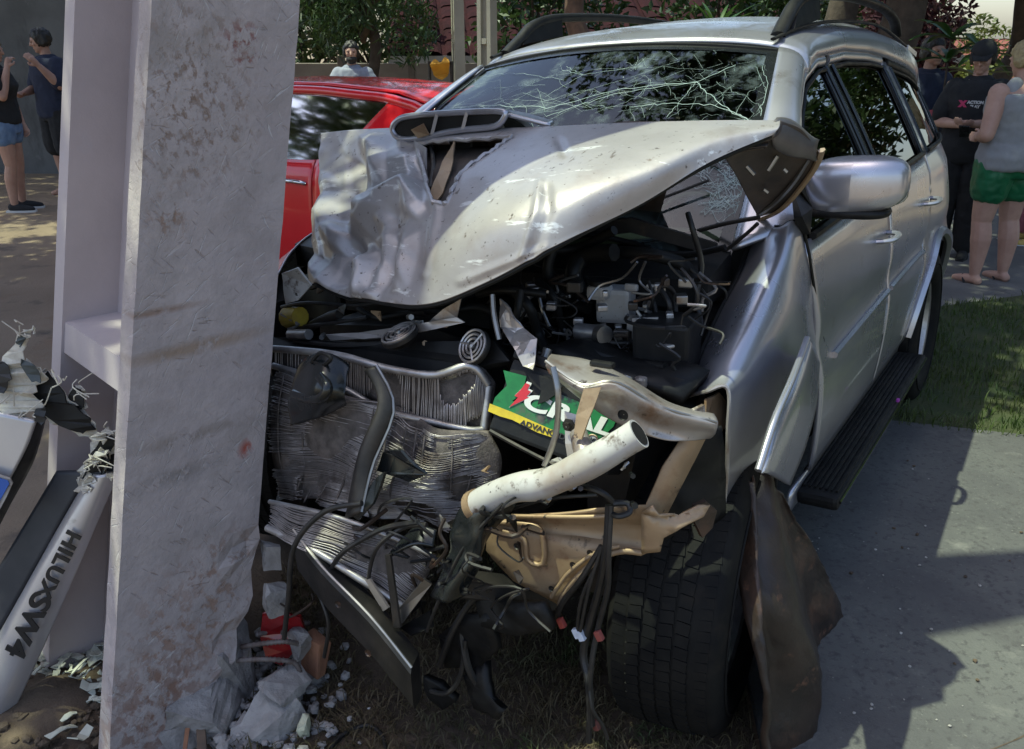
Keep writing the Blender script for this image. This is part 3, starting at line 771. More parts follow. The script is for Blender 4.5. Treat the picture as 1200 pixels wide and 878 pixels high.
_sd = [(360 + 23 * i + (11 if k % 2 else 0) + _r.uniform(-8, 8), 140 + 40 * k + _r.uniform(-13, 13), _r.choice((-1, 1)) * _r.uniform(.3, 1)) for i in range(9) for k in range(7)]
_cd = delaunay_2d_cdt([Vector((a, b)) for a, b, c in _sd], [], [], 0, 1e-6)
FACET = [[(_cd[0][i].x, _cd[0][i].y, _sd[_cd[3][i][0]][2]) for i in f] for f in _cd[2]]
def facet(x, y):
    for (x1, y1, h1), (x2, y2, h2), (x3, y3, h3) in FACET:
        dt = (y2 - y3) * (x1 - x3) + (x3 - x2) * (y1 - y3)
        if abs(dt) < 1e-9: continue
        a = ((y2 - y3) * (x - x3) + (x3 - x2) * (y - y3)) / dt; b = ((y3 - y1) * (x - x3) + (x1 - x3) * (y - y3)) / dt
        if a >= -1e-6 and b >= -1e-6 and a + b <= 1 + 1e-6: return a * h1 + b * h2 + (1 - a - b) * h3
    return 0
def hood_raw(s, t): return cr_grid(HG, s, t)
def hood_fn(s, t, off=0.0):
    p = hood_raw(s, t); e = .01
    a = hood_raw(min(s + e, 1), t) - hood_raw(max(s - e, 0), t); b = hood_raw(s, min(t + e, 1)) - hood_raw(s, max(t - e, 0))
    n = a.cross(b); n = n.normalized() if n.length > 1e-9 else Vector((0, 0, 1))
    if n.x < 0: n = -n
    x, y = to_px(p); d = 0
    fade = min(1, t * 6) * (1 if s < .02 else 1)
    for L, amp, w in CREASE:
        q = seg_d(x, y, L)
        if q < w * 1.4:
            k = q / w; d += .9 * amp * max(0, 1 - k) * fade
    lw = max(0, min(1, (520 - x) / 90))
    if lw > 0:
        d += lw * fade * (.024 * facet(x, y) + .003 * nz(p, 14, 4))
    d += .0015 * nz(p, 5, 1)
    return p + n * (d + off)
HOLE = [(487, 168), (532, 165), (600, 161), (578, 176), (540, 202), (524, 238), (510, 241), (498, 216)]
def hmask(s, t): return not in_poly(HOLE, *to_px(hood_raw(s, t)))
hood = patch('bonnet', hood_fn, 220, 92, [PAINT_HOOD, PAINT_DARKSIDE], suv, thick=.008, mask=hmask, flip=True)
hood.data.polygons.foreach_set('material_index', [0] * len(hood.data.polygons))
patch('bonnet_inner_panel', lambda s, t: hood_fn(lerp(.01, .97, s), lerp(.04, .97, t), -.045), 60, 24, PAINT_DARKSIDE, hood, thick=.004)
tube('bonnet_edge', [hood_fn(i / 60, 1, -.010) for i in range(61)], .007, BLACKP, hood, seg=6, n=1)
def hood_at(px, py):
    s_, t_ = .3, .1
    for _ in range(40):
        x0, y0 = to_px(hood_raw(s_, t_)); e = 1e-3
        xs_, ys_ = to_px(hood_raw(s_ + e, t_)); xt, yt = to_px(hood_raw(s_, t_ + e))
        J = np.array([[(xs_ - x0) / e, (xt - x0) / e], [(ys_ - y0) / e, (yt - y0) / e]])
        ds = np.linalg.lstsq(J, np.array([px - x0, py - y0]), rcond=None)[0]
        s_ = min(max(s_ + .7 * ds[0], 0), 1); t_ = min(max(t_ + .7 * ds[1], 0), 1)
    return s_, t_
_he = [hood_at(*p) for p in HOLE]
_hp = []
for i in range(len(_he)):
    a_, b_ = _he[i], _he[(i + 1) % len(_he)]
    for k in range(8): _hp.append(hood_fn(lerp(a_[0], b_[0], k / 8), lerp(a_[1], b_[1], k / 8), .001 + .003 * math.sin(k * 2.1 + i)))
tube('torn_edge', _hp + [_hp[0]], .0055, PAINT_HOOD, hood, seg=6, n=1)
# rear half of the bonnet falling back to its hinges
BK = [[hood_raw(c / 8, 0) + Vector((-.004, 0, -.004)) for c in range(9)], [hood_raw(c / 8, 0) + Vector((-.12, 0, -.06)) for c in range(9)], [Vector((-.52 + .0 * c, lerp(-.74, .66, c / 8), 1.22 + .0 * c)) for c in range(9)]]
for c in range(9):
    BK[1][c] = (BK[0][c] + BK[2][c]) / 2 + Vector((.02, 0, .05))
def bk_fn(s, t):
    p = cr_grid(BK, lerp(0, .86, s), t); return p + Vector((.3, 0, 1)) * .012 * nz(p, 7, 3)
patch('bonnet_rear_half', bk_fn, 50, 14, [PAINT_HOOD, PAINT_DARKSIDE], hood, thick=.008)
# folded left corner showing its underside
CF = [[U(846, 180, -.08), U(872, 166, -.14), U(905, 157, -.17), U(912, 142, -.20)],
      [U(862, 205, -.24), U(888, 190, -.26), U(915, 172, -.26), U(938, 150, -.26)],
      [U(876, 232, -.38), U(898, 216, -.38), U(926, 196, -.36), U(956, 172, -.33)],
      [U(888, 252, -.48), U(912, 240, -.47), U(938, 215, -.43), U(961, 184, -.38)]]
cf = patch('folded_corner', lambda s, t: cr_grid(CF, s, t) + Vector((-.5, 0, -.3)) * (.02 * math.sin(s * math.pi) + .014 * nz(cr_grid(CF, s, t), 12, 6)), 26, 26, PAINT_DARKSIDE, hood, thick=.006)
tube('corner_flange', [U(890, 258, -.50), U(915, 246, -.47), U(938, 221, -.43), U(956, 195, -.38), U(963, 176, -.33)], .009, TANSTEEL, cf, n=5, seg=6, flat=.6)
tube('corner_flange', [U(888, 252, -.47), U(908, 238, -.44), U(930, 214, -.40), U(948, 186, -.35)], .006, STEEL, cf, n=5, seg=6)
patch('corner_roll', lambda s, t: lerp(U(908, 160, -.20), U(958, 180, -.34), s) + Vector((.028 * math.sin(math.pi * t * 1.25), 0, .028 * math.cos(math.pi * t * 1.25) + .008)) * (1 + .25 * math.sin(5 * s)), 10, 12, mat('bent_grey_steel', (.17, .155, .15), (.11, .10, .095), 9, rough=.4, metal=.5), cf, thick=.004)
for a in ((875, 195, -.2, 884, 205), (900, 200, -.28, 911, 183), (895, 222, -.38, 900, 226), (918, 198, -.33, 922, 202)):
    tube('stiffening_rib', [U(a[0], a[1], a[2] + .02), U(a[3], a[4], a[2] + .015)], .005, STEEL, cf, seg=6, n=1)
# torn air scoop on the bonnet
sc = empty('air_scoop'); sc.parent = hood
SR = [(460, 152), (466, 141), (482, 136), (520, 133), (560, 131), (588, 131), (592, 136), (580, 148), (545, 152), (520, 156), (500, 161), (470, 163)]
ring = smoothpath([U(x, y, -.20) for x, y in SR], 4, True); ring.append(ring[0])
tube('scoop_rim', ring, .0085, PAINT, sc, seg=8, n=1)
back = [p + Vector((-.20, (.05 if p.y > .2 else -.02), -.055 - .35 * max(0, p.z - 1.50))) for p in ring]
loft('scoop_body', [[p + Vector((-.002, 0, .008 * (1 if p.z > 1.5 else -1))) for p in ring[:-1]], [lerp(p, q, .5) + Vector((0, 0, .014)) for p, q in zip(ring[:-1], back[:-1])], back[:-1]], PAINT, sc, cap=False)
loft('scoop_duct', [[p * 1.0 for p in ring[:-1]], [lerp(p, q, .6) + Vector((0, 0, -.006)) for p, q in zip(ring[:-1], back[:-1])]], BLACKP, sc)
patch('scoop_cowl', lambda s, t: cr_grid([[U(478, 136, -.205), U(560, 130, -.205), U(592, 132, -.21), U(645, 145, -.22)], [U(490, 132, -.34), U(570, 128, -.34), U(610, 131, -.33), U(650, 142, -.28)]], s, t), 20, 8, PAINT, sc, thick=.01)
for (x1, y1, x2, y2) in ((512, 134, 506, 158), (547, 132, 542, 152)):
    sheet('scoop_divider', [U(x1, y1, -.192), U(x2, y2, -.192), U(x2, y2, -.25), U(x1, y1, -.25)], PAINT_HOOD, sc, thick=.009)
sheet('scoop_splinter', [U(482, 152, -.19), U(496, 145, -.17), U(503, 158, -.19), U(490, 162, -.19)], TANSTEEL, sc, thick=.004)
sheet('torn_flap', [U(533, 165, -.16), U(531, 190, -.08), U(519, 226, .03), U(510, 242, .06), U(503, 236, .05), U(512, 208, -.02), U(522, 185, -.1)], TANSTEEL, hood, thick=.005, cuts=2, crump=.01)
sheet('torn_liner', [U(486, 165, -.16), U(498, 172, -.13), U(500, 205, -.06), U(508, 238, .03), U(496, 222, -.02), U(489, 192, -.1)], PINKSTEEL, hood, thick=.004, cuts=1, crump=.008)
tube('duct_stay', [U(505, 172, -.2), U(508, 195, -.12), U(503, 220, -.05)], .006, STEEL, hood, seg=6)
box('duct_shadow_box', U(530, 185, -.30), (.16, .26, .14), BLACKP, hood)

# ---------------------------------------------------------------- radiator pack
def slats(name, grid, n, along, m, parent, w=.0032, wob=.006, wf=10, skip=.04, seed=1, seg=18, th=.35):
    bm = bmesh.new(); rr = random.Random(seed)
    for k in range(n):
        if rr.random() < skip: continue
        c = (k + .5) / n; ph = rr.uniform(-.3, .3) / n; amp = wob * rr.uniform(.4, 1.5)
        P = []; a0 = rr.uniform(0, .03); a1 = 1 - rr.uniform(0, .05)
        for i in range(seg + 1):
            a = lerp(a0, a1, i / seg)
            s, t = (a, c + ph) if along == 's' else (c + ph, a)
            p = cr_grid(grid, s, min(max(t, 0), 1))
            P.append(p + Vector((nz(p, wf, seed) * amp * 1.8, nz(p, wf, seed + 5) * amp * .5, nz(p, wf, seed + 3) * amp)))
            P[-1] = P[-1] + Vector((.022 * nz(p, 4.5, 3) + .010 * nz(p, 11, 6), 0, .004 * nz(p, 18, 5)))
        run = []
        for q_ in P + [None]:                    # fins torn away in patches
            if q_ is not None and nz(q_, 12, seed * .3) < .30: run.append(q_); continue
            if len(run) > 2: add_tube(bm, run, w, 4, True, th, (1, 0, 0) if along == 't' else (0, 0, 1))
            run = []
    o = from_bm(name, bm, m, parent); o['kind'] = 'stuff'; return o
FIN = mat('bent_cooling_fins', (.58, .53, .52), (.34, .30, .28), 14, rough=.42, metal=.7, spots=[((.13, .10, .085), 6, .56, .7)])
CORE = mat('radiator_core', (.07, .058, .05), (.17, .14, .125), 30, rough=.7, metal=.3, bump=.4, bscale=160)
rad = empty('radiator'); rad.parent = suv
RA = [[U(322, 410, .30), U(395, 417, .30), U(450, 432, .29), U(510, 441, .27), U(552, 430, .24), U(573, 452, .22)],
      [U(322, 430, .31), U(395, 452, .31), U(450, 482, .30), U(510, 496, .29), U(550, 505, .27), U(567, 505, .25)]]
slats('vertical_fins', RA, 125, 't', FIN, rad, seed=3, w=.0015, wob=.005, skip=.06)
patch('core_sheet', lambda s, t: cr_grid(RA, s, t) + Vector((-.022, 0, 0)), 24, 4, CORE, rad, thick=.01)
for r_, nm in ((0, .0095), (1, .0085)):
    tube('tank_edge', [cr_grid(RA, s, r_) + Vector((.004, 0, .004)) for s in np.linspace(0, 1, 14)], nm, ALU, rad, seg=8, n=2)
tube('tank_edge', [cr_grid(RA, 1, t) for t in np.linspace(0, 1, 5)], .010, ALU, rad, seg=8, n=2)
RB = [[U(322, 436, .33), U(390, 458, .35), U(450, 490, .34), U(510, 504, .33), U(566, 512, .29)],
      [U(318, 500, .37), U(385, 515, .40), U(445, 535, .38), U(510, 548, .36), U(576, 545, .30)],
      [U(318, 548, .38), U(380, 560, .42), U(440, 572, .40), U(500, 588, .38), U(562, 588, .33)],
      [U(318, 585, .38), U(375, 592, .41), U(435, 602, .40), U(490, 618, .38), U(532, 618, .34)]]
for r_ in RB:
    for k_ in range(len(r_)): r_[k_] = r_[k_] + Vector((.022 * math.sin(k_ * 2.3 + RB.index(r_) * 1.4), 0, .006 * math.cos(k_ * 3.1 + RB.index(r_))))
slats('horizontal_fins', RB, 100, 's', FIN, rad, seed=5, wob=.0035, wf=9, w=.0015, seg=34, skip=.07)
slats('crushed_fins', RB, 60, 's', FIN, rad, seed=15, wob=.010, wf=16, w=.0014, seg=34, skip=.55)
slats('cross_tubes', RB, 13, 't', CORE, rad, seed=8, w=.003, wob=.006)
patch('core_sheet', lambda s, t: cr_grid(RB, s, t) + Vector((-.028, 0, 0)) + Vector((.02, 0, 0)) * nz(cr_grid(RB, s, t), 9, 2), 30, 20, CORE, rad, thick=.012)
RCg = [[U(316, 588, .45), U(380, 602, .46), U(440, 622, .44), U(505, 650, .40)],
       [U(314, 618, .50), U(370, 645, .50), U(420, 676, .50), U(478, 712, .47)]]
ic = empty('lower_cooler'); ic.parent = suv
slats('lower_fins', RCg, 38, 's', FIN, ic, seed=11, wob=.005, w=.0016, skip=.08)
patch('core_sheet', lambda s, t: cr_grid(RCg, s, t) + Vector((-.02, 0, -.012)), 18, 6, CORE, ic, thick=.01)
tube('tank_edge', [cr_grid(RCg, s, 1) + Vector((.003, 0, 0)) for s in np.linspace(0, 1, 10)], .009, ALU, ic, seg=8, n=2)
tube('tank_edge', [cr_grid(RCg, s, 0) for s in np.linspace(0, 1, 10)], .006, ALU, ic, seg=8, n=2)
# twisted latch post in front of the radiator
LP = [[U(428, 432, .36), U(443, 470, .40), U(420, 530, .45), U(405, 605, .48)], [U(441, 428, .37), U(462, 478, .39), U(437, 545, .45), U(424, 600, .50)]]
lp = patch('latch_post', lambda s, t: cr_grid(LP, s, t) + Vector((.016 * math.sin(math.pi * t), 0, 0)), 24, 8, DARKMETAL, suv, thick=.005)
tube('post_edge', [cr_grid(LP, s, 1) for s in np.linspace(0, 1, 12)], .004, STEEL, lp, seg=6, n=1)
tube('latch_cable', [U(424, 590, .50), U(380, 600, .52), U(345, 640, .55), U(338, 700, .56), U(333, 748, .56)], .0065, WIRE, suv)
# black plastic horn cover stuck in the fins
patch('plastic_cover', lambda s, t: cr_grid([[U(352, 428, .38), U(380, 415, .39), U(412, 432, .37)], [U(345, 465, .42), U(378, 455, .45), U(406, 462, .41)], [U(346, 498, .41), U(372, 487, .43), U(404, 472, .40)]], s, t) + Vector((.012, 0, .004)) * nz(Vector((s, t, 0)), 3, 2), 16, 14, BLACKG, rad, thick=.008)
tube('hose_stub', [U(345, 462, .43), U(372, 468, .46), U(384, 455, .46), U(375, 442, .44)], .012, BLACKG, rad, seg=10)
tube('hose_clip', [U(x, y, .42) for x, y in ((365, 425), (375, 414), (388, 420), (378, 428), (368, 424))], .005, BLACKP, rad, seg=6)
sheet('torn_shroud', [U(448, 530, .42), U(470, 528, .43), U(486, 545, .43), U(500, 556, .42), U(478, 566, .42), U(455, 556, .43), U(440, 552, .43)], BLACKG, rad, thick=.006, cuts=2, crump=.012)
sheet('torn_shroud', [U(440, 560, .46), U(452, 553, .47), U(438, 590, .49), U(420, 610, .50), U(412, 604, .50)], BLACKG, rad, thick=.006, cuts=1, crump=.008)
# horns
def horn(x, y, u, r, tilt):
    h = empty('horn'); h.parent = suv; h.matrix_local = Matrix.Translation(U(x, y, u)) @ Matrix.Rotation(tilt, 4, 'Y') @ Matrix.Rotation(.2, 4, 'X')
    lathe('horn_body', [(.001, -.02), (r * .6, -.02), (r, -.004), (r, .006), (r * .92, .010)], DARKMETAL, h, seg=30, axis='Z')
    for k in (.9, .66, .42): tube('horn_ring', [(r * k * math.cos(a), r * k * math.sin(a), .010) for a in np.linspace(0, 2 * math.pi, 26)], .0035, ALU, h, seg=6, n=1)
    lathe('horn_boss', [(.001, .018), (r * .18, .016), (r * .24, .004)], STEEL, h, seg=14, axis='Z')
    for k in range(3):
        a = 2 * math.pi * k / 3; tube('horn_spoke', [(r * .15 * math.cos(a), r * .15 * math.sin(a), .013), (r * .88 * math.cos(a + .4), r * .88 * math.sin(a + .4), .011)], .003, ALU, h, seg=5, n=1)
horn(469, 394, .24, .046, .35); horn(557, 407, .22, .042, 1.0)
# torn strips and brackets behind the radiator
sheet('torn_strip', [U(382, 392, .20), U(420, 390, .2), U(470, 383, .2), U(535, 372, .19), U(545, 378, .19), U(500, 388, .2), U(460, 395, .2), U(425, 397, .21), U(388, 399, .2)], PINKSTEEL, suv, thick=.004, cuts=2, crump=.008)
sheet('bent_bracket', [U(497, 382, .16), U(520, 362, .15), U(541, 350, .14), U(536, 372, .14), U(524, 384, .15)], PINKSTEEL, suv, thick=.004, cuts=1, crump=.006)
tube('filler_cap', [U(338, 372, .16), U(352, 371, .17)], [.030, .026], mat('yellow_cap', (.42, .30, .03), (.3, .2, .03), 30, rough=.5), suv, seg=12, n=1)
tube('coolant_stub', [U(365, 382, .15), U(385, 372, .16), U(398, 368, .17)], .013, DARKMETAL, suv, seg=10)
tube('coolant_stub', [U(340, 392, .2), U(362, 392, .21)], .014, ALU, suv, seg=10, n=1)
sheet('cross_member', [U(322, 398, .19), U(420, 402, .2), U(580, 400, .18), U(600, 425, .2), U(560, 432, .22), U(500, 436, .22), U(420, 424, .22), U(322, 408, .22)], BLACKP, suv, thick=.02)
sheet('lamp_shard', [U(332, 320, .22), U(352, 312, .21), U(366, 334, .2), U(350, 352, .22), U(335, 356, .23)], WHITEPL, suv, thick=.006, cuts=2, crump=.015)

# ---------------------------------------------------------------- battery
TL, TR, BL = U(603, 420, .235), U(745, 470, .20), U(570, 503, .31)
bx_, by_ = TR - TL, TL - BL
bM = frame(BL + bx_ / 2 + by_ / 2, bx_, by_)
bw, bh, bd = bx_.length, by_.length, .17
bat = empty('battery'); bat.parent = suv; bat.matrix_local = bM
box('case', (0, 0, -bd / 2), (bw, bh, bd), BLACKP, bat, bevel=.008)
box('lid', (0, bh / 2 + .012, -bd / 2), (bw + .006, .024, bd + .006), BLACKP, bat, bevel=.006)
bI = bM.inverted()
def BF(px, py, off):
    o = bI @ (CAR_I @ CAMV); d = bI.to_3x3() @ (CAR_M3.transposed() @ ray(px, py))
    return o + d * ((off - o.z) / d.z)
GREEN = mat('green_label', (.010, .165, .04), (.008, .12, .03), 30, rough=.35, spots=[((.015, .02, .018), 18, .58, .66), ((.10, .085, .07), 9, .62, .74)])
YELLOW = mat('yellow_label', (.62, .46, .02), (.5, .36, .02), 40, rough=.4)
WHITEINK = mat('white_print', (.62, .62, .6), rough=.5); REDINK = mat('red_print', (.5, .02, .03), rough=.4); DARKINK = mat('black_print', (.02, .02, .02), rough=.5)
lab = sheet('label', [BF(*p, .003) for p in ((590, 434), (617, 441), (612, 462), (600, 470), (622, 474), (640, 455), (690, 476), (724, 487), (719, 500), (706, 512), (694, 519), (672, 514), (612, 493), (577, 475), (580, 466), (594, 452))], GREEN, bat, thick=.001)
sheet('label_stripe', [BF(*p, .0045) for p in ((574, 473), (600, 483), (650, 505), (648, 513), (630, 507), (600, 492), (586, 488), (572, 482))], YELLOW, lab, thick=.001)
bolt = ((616, 449), (621, 451), (618, 457), (622, 459), (617, 465), (620, 466), (597, 477), (607, 466), (603, 464), (611, 456))
sheet('bolt_border', [BF(597 + (x - 597) * 1.12 - .5, 477 + (y - 477) * 1.10 + .8, .0045) for x, y in bolt], WHITEINK, lab, thick=.001)
sheet('bolt_mark', [BF(*p, .006) for p in bolt], REDINK, lab, thick=.001)
xd = (BF(700, 502, 0) - BF(620, 475, 0)).normalized()
def btext(body, px, py, size, m, off=.0055, **k):
    o = BF(px, py, off)
    return text_mesh('lettering', body, size, m, frame(o, xd, Vector((0, 0, 1)).cross(xd)), lab, extrude=.0008, **k)
btext('CRAL', 664, 486, .047, WHITEINK, bold=.0018, sx=1.75, shear=.12)
btext('ADVANCED', 636, 504, .016, DARKINK, bold=.0004, sx=1.2, off=.006)
tube('round_mark', [BF(694, 516, .006) + Vector((.011 * math.cos(a), .011 * math.sin(a), 0)) for a in np.linspace(0, 2 * math.pi, 20)], .002, TANSTEEL, lab, seg=5, n=1)
lathe('round_patch', [(.001, .0005), (.0105, .0005), (.0105, 0)], WHITEINK, lab, seg=18, axis='Z', M=Matrix.Translation(BF(694, 516, .0045)))
btext('18', 694, 516, .013, DARKINK, off=.0062)
sheet('torn_cover', [BF(x, y, .012) for x, y in ((618, 436), (640, 442), (660, 452), (652, 462), (640, 470), (630, 474), (634, 458), (622, 448))], BLACKP, bat, thick=.004, cuts=2, crump=.006)
tube('terminal', [Vector((-bw * .32, bh / 2 + .02, -bd * .3)), Vector((-bw * .32, bh / 2 + .045, -bd * .3))], .011, STEEL, bat, n=1)
tube('terminal', [Vector((bw * .36, bh / 2 + .02, -bd * .3)), Vector((bw * .36, bh / 2 + .045, -bd * .3))], .011, STEEL, bat, n=1)
tube('battery_tray_edge', [BF(574, 505, .012), BF(620, 530, .012), BF(680, 560, .012)], .005, DARKMETAL, bat, seg=6)

# ---------------------------------------------------------------- lamp panel bar, brackets, white pipe
TBG = [[U(646, 417, .30), U(690, 424, .28), U(735, 444, .25), U(785, 474, .21), U(836, 487, .17)],
       [U(640, 424, .37), U(682, 452, .37), U(722, 449, .35), U(775, 478, .29), U(840, 496, .22)],
       [U(643, 432, .36), U(686, 462, .36), U(720, 472, .34), U(772, 500, .28), U(838, 506, .21)],
       [U(645, 436, .34), U(692, 474, .34), U(735, 500, .32), U(785, 517, .27), U(832, 512, .20)]]
tb = patch('lamp_panel_bar', lambda s, t: cr_grid(TBG, s, t) + Vector((.006, 0, .004)) * nz(cr_grid(TBG, s, t), 14, 3), 40, 18, PINKSTEEL, suv, thick=.004, ang=50)
lathe('bar_hole', [(.001, 0), (.009, 0), (.011, .004)], BLACKP, tb, seg=14, axis='Z', M=frame(U(731, 486, .352), (0, 1, 0), (0, 0, 1)))
box('bar_clip', U(706, 427, .31), (.02, .05, .012), BLACKP, tb)
tube('bar_edge', [cr_grid(TBG, s, .33) + Vector((.003, 0, .002)) for s in np.linspace(0, 1, 20)], .0035, STEEL, tb, seg=6, n=1)
tube('bracket_rod', [U(648, 430, .40), U(654, 460, .41), U(653, 498, .41), U(648, 520, .42), U(638, 546, .43)], .0065, STEEL, tb, seg=6, flat=.6)
sheet('bracket_leg', [U(684, 456, .39), U(704, 454, .38), U(697, 475, .39), U(690, 492, .40), U(682, 515, .41), U(673, 512, .41), U(676, 486, .40)], TANSTEEL, tb, thick=.006, cuts=1, crump=.006)
sheet('bracket_plate', [U(662, 482, .34), U(676, 486, .34), U(678, 520, .36), U(690, 548, .37), U(668, 552, .37), U(663, 520, .36)], PINKSTEEL, tb, thick=.004)
lathe('bracket_bolt', [(.001, .012), (.008, .012), (.008, .004), (.014, .003), (.014, 0)], DARKMETAL, tb, seg=6, axis='Z', M=frame(U(667, 498, .362), (0, 1, 0), (0, 0, 1)))
sheet('torn_scrap', [U(584, 350, .18), U(598, 360, .19), U(613, 384, .2), U(630, 398, .22), U(625, 434, .26), U(612, 428, .26), U(600, 404, .24), U(587, 384, .2)], PINKSTEEL, suv, thick=.004, cuts=3, crump=.016, cscale=14)
tube('torn_rod', [U(577, 345, .2), U(579, 370, .21), U(585, 398, .22)], .006, STEEL, suv, seg=6)
pp = [U(560, 592, .43), U(600, 573, .435), U(640, 566, .43), U(690, 543, .42), U(749, 508, .395)]
wp = tube('white_pipe', pp, lambda t: .0305 - .002 * t + .0012 * math.sin(t * 19), WHITEPL, suv, seg=20, n=8)
pd = (pp[0] - smoothpath(pp, 8)[1]).normalized()
tube('pipe_collar', [pp[0] - pd * .006, pp[0] + pd * .012], .0345, TANSTEEL, wp, seg=20, n=1)
pe = (pp[-1] - pp[-2]).normalized()
tube('pipe_mouth', [pp[-1] - pe * .002, pp[-1] + pe * .001], .024, BLACKP, wp, seg=20, n=1)
tube('pipe_branch', [U(690, 545, .42), U(684, 528, .40), U(678, 508, .37)], [.024, .017], PINKSTEEL, wp, seg=12)

# ---------------------------------------------------------------- inner wing panel (dusty), wheel arch edge
APO = [(571, 612), (620, 604), (690, 598), (735, 593), (757, 592), (776, 548), (797, 517), (820, 500), (835, 500), (815, 537), (793, 580), (775, 616), (770, 642), (752, 651), (728, 648), (702, 656), (676, 680), (656, 709), (640, 701), (602, 680), (571, 644)]
apu = lambda x: interp(x, [570, 690, 760, 835], [.36, .33, .28, .18])
apr = sheet('inner_wing_panel', [U(x, y, apu(x)) for x, y in APO], TANSTEEL, suv, thick=.005, cuts=3, crump=.006, cscale=9, smooth=True)
tube('arch_lip', [U(x, y, apu(x) + .006) for x, y in ((656, 709), (662, 695), (676, 677), (702, 655), (728, 646), (752, 648))], .007, TANSTEEL, apr, seg=8)
tube('arch_lip', [U(x, y, apu(x) + .010) for x, y in ((646, 700), (654, 688), (668, 670), (698, 648), (726, 640))], .0045, TANSTEEL, apr, seg=8)
tube('pressed_rim', [U(x, y, apu(x) + .005) for x, y in ((577, 612), (615, 614), (634, 622), (637, 660), (618, 656), (614, 632), (590, 622))], .006, TANSTEEL, apr, seg=8, n=3)
sheet('pressed_recess', [U(x, y, .352) for x, y in ((573, 618), (596, 626), (610, 636), (612, 654), (600, 664), (573, 640))], MUD, apr, thick=.003)
for x, y in ((672, 662), (647, 690), (692, 648), (606, 640)):
    lathe('panel_hole', [(.001, 0), (.0065, 0), (.008, .002)], DARKMETAL, apr, seg=12, axis='Z', M=frame(U(x, y, apu(x) + .008), (0, 1, 0), (0, 0, 1)))
tube('panel_bead', [U(x, y, apu(x) + .004) for x, y in ((600, 605), (690, 606), (740, 602))], .005, TANSTEEL, apr, seg=8)
sheet('bracket_arm', [U(752, 600, .31), U(765, 592, .31), U(772, 604, .31), U(795, 604, .27), U(818, 592, .24), U(832, 592, .22), U(824, 606, .24), U(800, 618, .28), U(778, 630, .3), U(774, 646, .3), U(752, 648, .31)], TANSTEEL, apr, thick=.006, cuts=3, crump=.010, smooth=True)
sheet('rusty_bracket', [U(812, 592, .22), U(826, 586, .2), U(838, 596, .18), U(832, 616, .18), U(820, 628, .2), U(812, 610, .22)], MUD, apr, thick=.012, cuts=1, crump=.006)
sheet('torn_arch_liner', [U(x, y, u_) for x, y, u_ in ((772, 566, .20), (800, 516, .17), (846, 500, .10), (852, 560, .06), (850, 606, .06), (832, 618, .10), (806, 612, .16), (786, 632, .19), (764, 640, .22))], BLACKP, suv, thick=.006, cuts=3, crump=.015, smooth=True)
# torn lamp housing in the wing opening
sheet('lamp_housing', [V(828, 468, .83), V(842, 460, .84), V(850, 470, .845), V(848, 500, .85), V(838, 515, .85), V(825, 490, .83)], TANSTEEL, suv, thick=.006, cuts=2, crump=.015)
tube('bulb_holder', [V(822, 470, .80), V(830, 476, .81), V(836, 488, .82)], .016, MUD, suv, seg=8)
sheet('connector_strip', [U(812, 480, .2), U(824, 474, .18), U(826, 488, .18), U(816, 492, .19)], WHITEPL, suv, thick=.01)
# wheel-arch wall behind the tyre
patch('wheel_arch_wall', lambda s, t: Vector((-.08 + .50 * math.cos(math.pi * lerp(.45, 1, s)), lerp(.42, .82, t), .42 + .47 * math.sin(math.pi * lerp(.45, 1, s)))), 16, 3, BLACKP, suv, thick=.008)

# ---------------------------------------------------------------- lower front: bumper beam, frame horns, torn plastic
bp = [U(352, 640, .47), U(385, 683, .50), U(440, 740, .52), U(488, 800, .53)]
secs = []
for i, p in enumerate(smoothpath(bp, 5)):
    n_ = Vector((.9, .35, .0)).normalized(); up_ = Vector((.1, .1, 1)).normalized(); w_, h_ = .03, .062
    secs.append([p + n_ * a * w_ + up_ * b * h_ for a, b in ((-1, -1), (.7, -1), (1, -.8), (1, .8), (.7, 1), (-1, 1))])
bb = loft('bumper_beam', secs, DARKMETAL, suv, smooth=False)
tube('beam_edge', [s_[4] for s_ in secs], .004, STEEL, bb, seg=6, n=1)
for x, y in ((432, 765), (397, 708)):
    lathe('beam_hole', [(.001, 0), (.007, 0), (.009, .003)], MUD, bb, seg=12, axis='Z', M=frame(U(x, y, .555), (0, 1, 0), (0, 0, 1)))
tube('frame_horn', [U(645, 700, .26), U(590, 690, .36), U(535, 684, .44)], .034, DARKMETAL, suv, seg=6, n=2)
tube('frame_horn', [Vector((.10, .42, .50)), U(645, 700, .24)], .045, DARKMETAL, suv, seg=6, n=1)
tube('frame_horn', [Vector((.10, -.42, .50)), Vector((.22, -.34, .46))], .045, DARKMETAL, suv, seg=6, n=1)
patch('torn_air_duct', lambda s, t: cr_grid([[U(505, 700, .46), U(528, 650, .45), U(536, 605, .44), U(560, 572, .42)], [U(520, 705, .50), U(552, 655, .48), U(562, 610, .46), U(590, 582, .43)], [U(545, 695, .47), U(560, 660, .45), U(572, 625, .43), U(606, 590, .41)]], s, t) + Vector((.014, 0, 0)) * nz(Vector((s * 2, t, 0)), 3, 4), 26, 14, BLACKG, suv, thick=.006)
patch('torn_plastic_guard', lambda s, t: cr_grid([[U(466, 640, .46), U(490, 618, .44), U(512, 622, .43)], [U(455, 655, .49), U(485, 640, .48), U(508, 642, .46)]], s, t), 10, 6, BLACKG, suv, thick=.006)
sheet('torn_plastic_guard', [U(470, 735, .46), U(505, 715, .45), U(508, 735, .45), U(482, 745, .47)], BLACKP, suv, thick=.008)
sheet('bent_stay', [U(462, 720, .5), U(497, 678, .48), U(506, 684, .47), U(472, 730, .5)], STEEL, suv, thick=.006)
